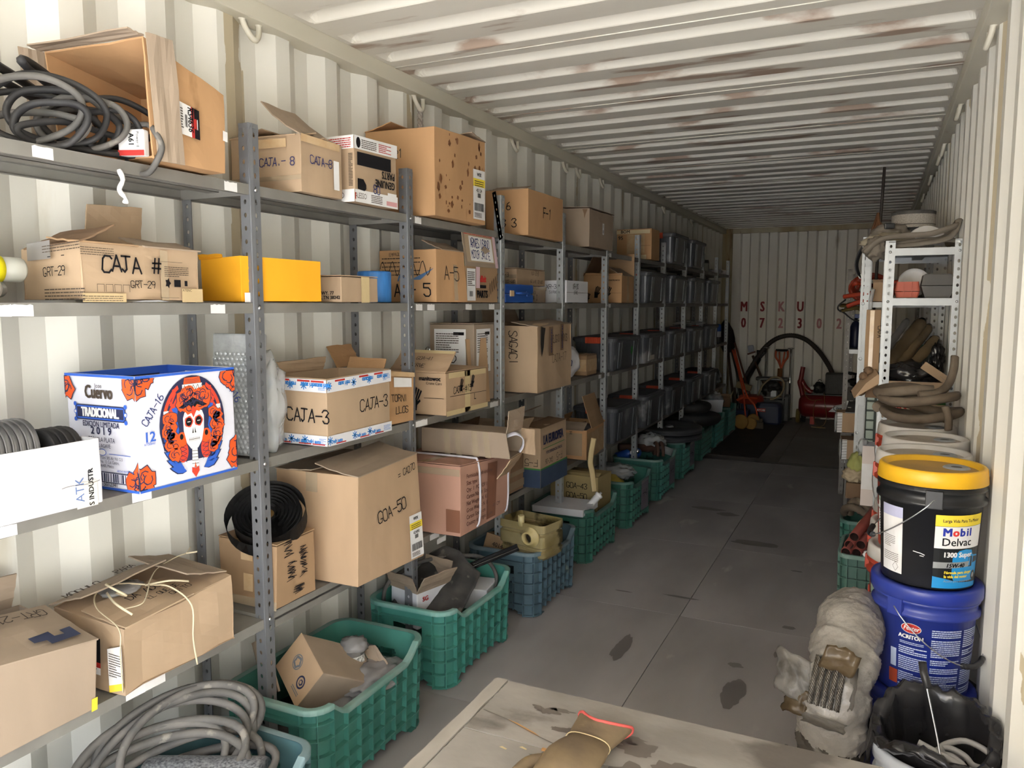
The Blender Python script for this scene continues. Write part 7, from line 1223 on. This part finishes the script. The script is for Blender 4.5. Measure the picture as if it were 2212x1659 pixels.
F = Face((.10, -.152, .195), (.345, -.152, .195), (.345, -.152, .29), (.10, -.152, .29)); d = Dec(F, .006); d.poly([(0, .0), (.245, .0), (.245, .105), (.16, .105), (.08, .085)], WHT, 0); d.disc(.15, .05, .098, .042, INK, 1, 28); d.disc(.15, .05, .09, .036, GALV, 2, 28); d.type('EVANS', .15, .036, .028, INK, al='CENTER', bold=.05, sx=.95, lay=3); d.done('printed_label', t)
bm = B(); tube(bm, spl([(-.22, -.06, .55), (-.19, -.13, .40), (-.12, -.155, .34), (-.03, -.165, .345), (.02, -.165, .345), (-.06, -.17, .33), (-.08, -.18, .15), (-.05, -.19, .03), (.0, -.20, .0), (.06, -.19, .04), (.08, -.18, .15), (.05, -.17, .32), (.04, -.12, .42)], 6), .004, 6); obj('thin_cable', bm, mat('ochre_cable', '7d6434', .6), t); bm = B(); tube(bm, spl([(-.09, -.30, .006), (0, -.32, .006), (.08, -.315, .006)], 5), .006, 6); obj('cable_end', bm, mat('pale_ochre', 'a58f60', .6), t)
# red-brown engine pump with a roll frame, blue case
t = thing('engine_unit', 'engine-driven machine in a white tube frame with a cream hose looped over it', 'machine', (.77, 10.85, 0)); FRM = mat('pale_grey_tube', '9a9a98', .4); bm = B()
for yy in (-.12, .14): tube(bm, spl([(-.16, yy, .30), (-.165, yy, .52), (-.14, yy, .575), (-.09, yy, .585), (.09, yy, .585), (.14, yy, .575), (.165, yy, .52), (.16, yy, .30)], 6), .010, 8)
tube(bm, [(-.09, -.12, .34), (.19, -.12, .34)], .008, 8); obj('frame', bm, FRM, t); bm = B(); blob(bm, (.0, .02, .44), .12, .11, .1, 7, .4, 3, 4); addbox(bm, -.06, .09, -.08, .1, .3, .42, bev=.01); addbox(bm, -.21, .21, -.02, .12, .55, .60, bev=.015); obj('engine', bm, mat('black_engine', '191817', .45, c2='35322e', nscale=14, amt=.8), t); bm = B(); addbox(bm, .0, .07, -.09, -.08, .35, .43); obj('plate', bm, GALV, t)
bm = B(); tube(bm, spl([(-.165, -.14, .33), (-.10, -.15, .50), (.02, -.14, .61), (.12, -.12, .60), (.17, -.12, .52), (.14, -.13, .40), (.05, -.15, .33), (.0, -.15, .32)], 8), .013, 8); obj('cream_hose', bm, mat('cream_hose', '8a7c5e', .6), t); bm = B(); addbox(bm, .17, .23, -.05, .2, .02, .36, bev=.01); addbox(bm, -.15, .18, .0, .2, .0, .3, bev=.01); obj('base_block', bm, BLKP, t)
t = thing('blue_tool_case', 'dark blue rounded case with a red name badge on the floor by the end wall', 'case', (.77, 10.62, 0)); DBL = mat('dark_blue_case', '232c4a', .45, c2='1d2540', nscale=5); bm = B(); loft(bm, [(rrect(.15, .10, .05), .0), (rrect(.168, .112, .06), .03), (rrect(.168, .112, .06), .24), (rrect(.15, .10, .06), .28)]); bmesh.ops.recalc_face_normals(bm, faces=bm.faces); obj('body', bm, DBL, t); d = Dec(Face((-.14, -.112, .17), (-.03, -.112, .17), (-.03, -.112, .215), (-.14, -.112, .215)), .001); d.rect(0, 0, .11, .045, REDP, 0); d.type('RYOBI', .055, .010, .026, WHT, al='CENTER', bold=.04, sx=.95); d.done('name_badge', t)
# lawn edger
t = thing('lawn_edger', 'walk-behind edger with ochre disc wheels and long orange handles', 'edger', (.58, 10.05, 0)); OCW = mat('ochre_wheel_paint', '9a7433', .55, c2='7d5c28', nscale=7, amt=.8); ORP = mat('orange_paint', 'c4461c', .45, c2='a83c1a', nscale=8)
for x, y, lab in ((-.07, -.06, 1), (.07, .03, 0), (.05, -.03, 0)):
    r = .095 if lab else .075; bm = B(); lathe(bm, [(0, -.012), (.02, -.018), (.03, -.012), (.045, -.012), (.05, -.004), (r * .75, -.006), (r * .82, -.014), (r, -.012), (r, .016), (r * .8, .018), (0, .012)], 32, Matrix.Translation((x, y, r + .002 + (.045 if (x > .06) else 0))) @ RM('Z', -8) @ RM('X', 90)); obj('wheel', bm, OCW, t)
bm = B(); addbox(bm, .06, .18, -.02, .10, .03, .12, bev=.01); addbox(bm, .1, .20, -.04, .0, .02, .1, bev=.006); addbox(bm, .16, .19, -.05, -.02, .11, .15, bev=.004); obj('blade_housing', bm, mat('dirty_brown_metal', '5a5040', .7, c2='40382c', nscale=9, amt=.8), t)
bm = B(); tube(bm, spl([(-.02, -.02, .16), (-.05, .02, .36), (-.06, .05, .43), (-.19, .25, .80), (-.27, .35, .99)], 6), .010, 8); tube(bm, spl([(.12, .02, .16), (.08, .04, .30), (-.03, .07, .44), (-.17, .25, .80), (-.24, .35, .99)], 6), .010, 8); tube(bm, [(-.14, .02, .36), (-.06, .05, .40), (.10, .1, .38)], .016, 8); obj('handle', bm, ORP, t)
t = thing('orange_machine', 'low orange-red machine deck behind the edger', 'machine', (.52, 10.75, .0)); bm = B(); lathe(bm, [(0, .36), (.13, .36), (.16, .34), (.17, .27), (.16, .25), (0, .25)], 30); obj('deck', bm, mat('dull_orange_paint', '9a331a', .5), t); bm = B(); addbox(bm, -.12, .12, -.1, .1, .0, .25, bev=.02); obj('base', bm, DBL, t)
c = Carton('small dark blue box between the last crate and the edger', .36, .55, 10.32, 10.5, 0, .2, mat('dark_blue_card', '262f52', .7), name='blue_box')
# long-handled tools
t, o = rod([(.85, 11.0, .0), (.85, 11.15, .70)], .021, mat('wooden_shaft', '8a5c35', .6), 'spade', 'spade with an orange D-handle standing between two chrome posts', 'spade'); bm = B(); ORPL = mat('orange_plastic_handle', 'b9502a', .5)
for s_ in (-1, 1): tube(bm, spl([(0, .15, .70), (s_ * .04, .16, .80), (s_ * .078, .165, .86), (s_ * .075, .17, .95)], 5), .014, 8); tube(bm, spl([(0, .15, .68), (s_ * .02, .155, .8), (s_ * .028, .165, .86), (s_ * .035, .17, .93)], 4), .010, 8)
obj('grip_frame', bm, ORPL, t); bm = B(); tube(bm, [(-.08, .17, .95), (.08, .17, .95)], .016, 8); obj('grip', bm, BLKP, t); bm = B(); addbox(bm, -.09, .09, -.03, -.022, .0, .05); obj('blade', bm, GALV, t); bm = B(); tube(bm, [(-.025, .0, .0), (-.03, .14, .70)], .014, 8); obj('second_shaft', bm, MC['wooden_shaft'], t)
for x, z0, lab in ((.645, .35, 'chrome post with a flat disc top, left of the orange spade'), (.965, .06, 'chrome post with a flat disc top, right of the orange spade')):
    t = thing('chrome_post', lab, 'post', (x, 11.2, z0 if False else 0)); bm = B(); tube(bm, [(0, 0, .01), (0, 0, .97)], .014, 12); obj('tube', bm, CHROME, t); bm = B(); lathe(bm, [(0, .97), (.03, .965), (.045, .975), (.048, .985), (0, .988)], 20); obj('disc_top', bm, CHROME, t); bm = B(); lathe(bm, [(0, 0), (.05, 0), (.05, .012), (0, .012)], 18); obj('foot', bm, BLKP, t)
t, o = rod([(.68, 11.0, .42), (.46, 11.2, .86)], .017, WOOD, 'broom', 'broom standing head up with pale bristles, leaning by the end wall', 'broom'); t.location = (.68, 11.0, 0); [setattr(ch, 'location', (0, 0, .42)) for ch in t.children]; bm = B(); addbox(bm, -.055, .055, -.02, .02, -.012, .012, M=Matrix.Translation((-.24, .21, .90)) @ RM('Y', -20), bev=.004); obj('head', bm, BRNR, t); bm = B(); addbox(bm, -.04, .04, -.016, .016, .012, .11, M=Matrix.Translation((-.24, .21, .90)) @ RM('Y', -10), bev=.015); obj('bristles', bm, mat('pale_blue_grey_bristle', '9aa0b0', .8), t); bm = B(); tube(bm, [(.0, 0, .0), (-.0, 0, .42)], .017, 8); obj('lower_handle', bm, WOOD, t)
t, o = rod([(.36, 10.95, .0), (.43, 11.1, .55), (.56, 11.2, .82)], .019, mat('black_shaft', '1b1a1a', .5), 'fork', 'black-handled tool with a D grip leaning under the hose arch', 'tool'); bm = B()
for s_ in (-1, 1): tube(bm, spl([(.2, .25, .82), (.2 + s_ * .03, .26, .86), (.21 + s_ * .05, .27, .90), (.21 + s_ * .055, .27, .93)], 4), .010, 8)
tube(bm, [(.15, .27, .93), (.27, .27, .93)], .013, 8); obj('grip', bm, MC['black_shaft'], t)
for P, r, m, lab, nm in (([(.48, 10.9, .35), (.16, 11.25, 1.16)], .013, BRNR, 'thin red-brown wooden handle leaning in the left rear corner', 'garden_tool'), ([(.30, 11.0, .40), (.18, 11.25, 1.05), (.12, 11.28, 1.25)], .010, CHROME, 'shiny thin metal tube leaning in the left rear corner', 'metal_tube'), ([(.38, 10.8, .42), (.17, 11.2, .92)], .016, MC['black_shaft'], 'black handle leaning beside the shiny tube in the rear corner', 'garden_tool')):
    P = [(P[0][0] + (P[0][0] - P[1][0]) * P[0][2] / (P[1][2] - P[0][2]), P[0][1] + (P[0][1] - P[1][1]) * P[0][2] / (P[1][2] - P[0][2]), .005)] + P; rod(P, r, m, nm, lab, 'tool')
t, o = rod([(.30, 10.9, .0), (.12, 11.2, .9)], .018, WOOD, 'shovel', 'shovel standing blade up with a dark rusty blade in the left rear corner', 'shovel'); bm = B(); G = [[bm.verts.new((-.18 - .10 * (z - .9) + w * x, .3 + .03 * x * x - .06 * math.sin((z - .9) * 5), z)) for x in (-1, -.5, 0, .5, 1)] for z, w in ((.9, .07), (.98, .10), (1.1, .115), (1.22, .10), (1.32, .05), (1.37, .01))]
for a, b in zip(G, G[1:]):
    for j in range(4): bm.faces.new([a[j], a[j + 1], b[j + 1], b[j]]).smooth = True
bmesh.ops.solidify(bm, geom=bm.faces[:], thickness=.004); obj('blade', bm, mat('dark_rusty_blade', '241a18', .6, c2='3a2822', nscale=6), t)
t = thing('wood_block', 'pale wooden block on the floor heap in the left rear corner', 'block', (.30, 10.75, .0)); bm = B(); addbox(bm, -.1, .1, -.05, .05, .43, .51, M=RM('Y', 15, (0, 0, .02)), bev=.008); obj('head', bm, mat('pale_wood', '8a7a58', .7), t); bm = B(); tube(bm, [(.02, .02, .005), (.0, 0, .45)], .014, 8); obj('handle', bm, WOOD, t)
# ------------------------------------------------------------------ foreground: low wooden platform and a glove
t = thing('wooden_platform', 'low weathered wooden platform with an edge board, a work glove lying on it', 'platform', (1.7, 1.3, 0)); PLY = mat('weathered_plywood', 'a39d96', .75, c2='7f7973', nscale=5, amt=.9, c3='57504a', n3=3.5, thr=.6, bump=.2, bscale=60, stretch=(.6, 1, 1)); PLE = mat('weathered_edge_board', 'aba59c', .8, c2='928b82', nscale=8, amt=.8, c3='5c564f', n3=7, thr=.66, bump=.25, bscale=50, stretch=(1, .4, 1))
def slab(name, x0, x1, y0, y1, m, dz=0, wob=.0025, seed=0, th=.03):
    bm = B(); n = 26; o_ = V((seed, 2 * seed, 0)); top = []
    L_ = [(x0 + wob * noise.noise(V((0, j * .6, seed))), y0 + (y1 - y0) * j / n) for j in range(n + 1)]; R_ = [(x1 + wob * noise.noise(V((5, j * .6, seed))), y0 + (y1 - y0) * j / n) for j in range(n + 1)]
    F_ = [(x0 + (x1 - x0) * i / n, y1 + wob * noise.noise(V((i * .6, 9, seed)))) for i in range(1, n)]
    per = L_ + F_ + R_[::-1]; vt = [bm.verts.new((x - 1.7, y - 1.3, .5 + dz)) for x, y in per]; vb = [bm.verts.new((x - 1.7, y - 1.3, .5 + dz - th)) for x, y in per]
    bm.faces.new(vt[::-1]); m_ = len(per)
    for i in range(m_): bm.faces.new([vt[i], vt[(i + 1) % m_], vb[(i + 1) % m_], vb[i]])
    bm.faces.new(vb); bmesh.ops.recalc_face_normals(bm, faces=bm.faces); return obj(name, bm, m, t)
slab('edge_board', 1.066, 1.104, .75, 1.925, PLE, .002, .004, 1); slab('top_board', 1.1075, 2.345, 1.655, 1.925, PLY, 0, .003, 2); slab('top_board', 1.1075, 2.345, 1.392, 1.652, PLY, -.001, .003, 3); slab('top_board', 1.1075, 2.345, .75, 1.389, PLY, 0, .003, 4)
FP = Face((1.066 - 1.7, .75 - 1.3, .5), (2.345 - 1.7, .75 - 1.3, .5), (2.345 - 1.7, 1.925 - 1.3, .5), (1.066 - 1.7, 1.925 - 1.3, .5)); GRS = mat('grease_stain', '6a625b', .6); d = Dec(FP, .0008)
for a, b, ra, rb, q in ((.20, 1.07, .035, .018, 1), (.245, 1.085, .03, .008, 2), (.30, 1.0, .05, .012, 0), (.40, 1.03, .07, .02, 3), (.47, 1.0, .05, .03, 1), (.62, .93, .09, .05, 2), (.5, .9, .06, .03, 4), (.72, .98, .05, .02, 0), (.3, .86, .05, .03, 2)): d.spot(a, b, ra, rb, GRS, 0, 40, q + a * 3, .7)
d.done('stain', t); d = Dec(FP, .0016); d.poly([(.125, .985), (.16, .978), (.22, .955), (.245, .94), (.215, .948), (.16, .97)], mat('split_raw_wood', 'b98a58', .8), 0); d.line([(.05, 1.0), (.125, .984), (.24, .942), (.30, .925)], .003, GRS, 0)
for a, b in ((.165, .86), (.21, .88), (.36, 1.08), (.33, .8)): d.poly([(a, b), (a + .02, b - .004), (a + .022, b), (a + .006, b + .006)], MASK, 1)
d.done('wood_split', t)
for x in (1.12, 2.29):
    for y in (.82, 1.86): bm = B(); addbox(bm, x - 1.735, x - 1.665, y - 1.335, y - 1.265, .0005, .468, bev=.004); obj('leg', bm, PLE, t)
bm = B(); addbox(bm, -.6, .68, .54, .58, .40, .468, bev=.003); addbox(bm, -.6, .68, -.5, -.46, .40, .468, bev=.003); obj('apron', bm, PLE, t)
# leather work glove: cuff away from the camera
GLV = mat('dirty_leather', '7d6a4e', .75, c2='5f5040', nscale=9, amt=.9, c3='a0853a', n3=5, thr=.6, bump=.25, bscale=40); GRD = mat('red_cuff_binding', 'c4544e', .7)
t = thing('work_glove', 'dirty tan leather work glove with a red-bound wavy cuff lying on the platform', 'glove', (1.43, 1.572, .501), rad(-4)); bm = B()
def gsec(y, w, h, cx=0, n=28): return [bm.verts.new((cx + w * math.cos(2 * PI * i / n), y + (.026 * math.cos(2 * 2 * PI * i / n + .25) * max(0, (y - .11) / .075) if y > .11 else 0), h * (1 + math.sin(2 * PI * i / n)) * (1 + .12 * noise.noise(V((i * .5, y * 30, 0)))) + .001)) for i in range(n)]
ss = [gsec(y, w, h, cx) for y, w, h, cx in ((-.09, .062, .016, 0), (-.06, .068, .024, 0), (-.02, .07, .028, 0), (.02, .068, .03, 0), (.06, .064, .03, .002), (.085, .060, .027, .002), (.10, .056, .024, .002), (.115, .058, .026, .002), (.14, .064, .027, .003), (.165, .069, .028, .004), (.185, .073, .029, .004))]
for a, b in zip(ss, ss[1:]):
    for i in range(28): bm.faces.new([a[i], a[(i + 1) % 28], b[(i + 1) % 28], b[i]]).smooth = True
bm.faces.new(ss[0]); rimp = [v.co.copy() for v in ss[-1]]
for i in range(28): pass
obj('palm_and_cuff', bm, GLV, t); bm = B(); tube(bm, rimp, .0042, 6, True); obj('cuff_binding', bm, GRD, t)
bm = B(); 
for fx, L_, an in ((-.048, .075, 6), (-.017, .088, 2), (.016, .084, -2), (.046, .066, -7)): tube(bm, spl([(fx, -.08, .018), (fx - .002 * an, -.08 - L_ * .5, .022), (fx - .003 * an, -.08 - L_, .014)], 5), [.0165 * (1 if q < 9 else .75) for q in range(11)], 10)
tube(bm, spl([(-.062, .0, .02), (-.088, -.03, .022), (-.098, -.075, .016)], 5), .017, 10); obj('finger', bm, GLV, t); bm = B(); tube(bm, [(.0025 + .0585 * math.cos(a), .10 + .003 * math.sin(3 * a), .0255 * (1 + math.sin(a)) + .003) for a in [2 * PI * q / 26 for q in range(26)]], .0014, 5, True); obj('wrist_seam', bm, MASK, t)
t = thing('metal_clip', 'tiny bent metal clip and scrap beside the glove', 'clip', (1.345, 1.655, .5005)); bm = B(); tube(bm, spl([(0, 0, .003), (.008, .012, .004), (.014, .004, .003)], 4), .002, 6); obj('clip', bm, CHROME, t); bm = B(); addbox(bm, -.014, .006, -.014, -.006, 0, .004); obj('scrap', bm, MC['split_raw_wood'], t)
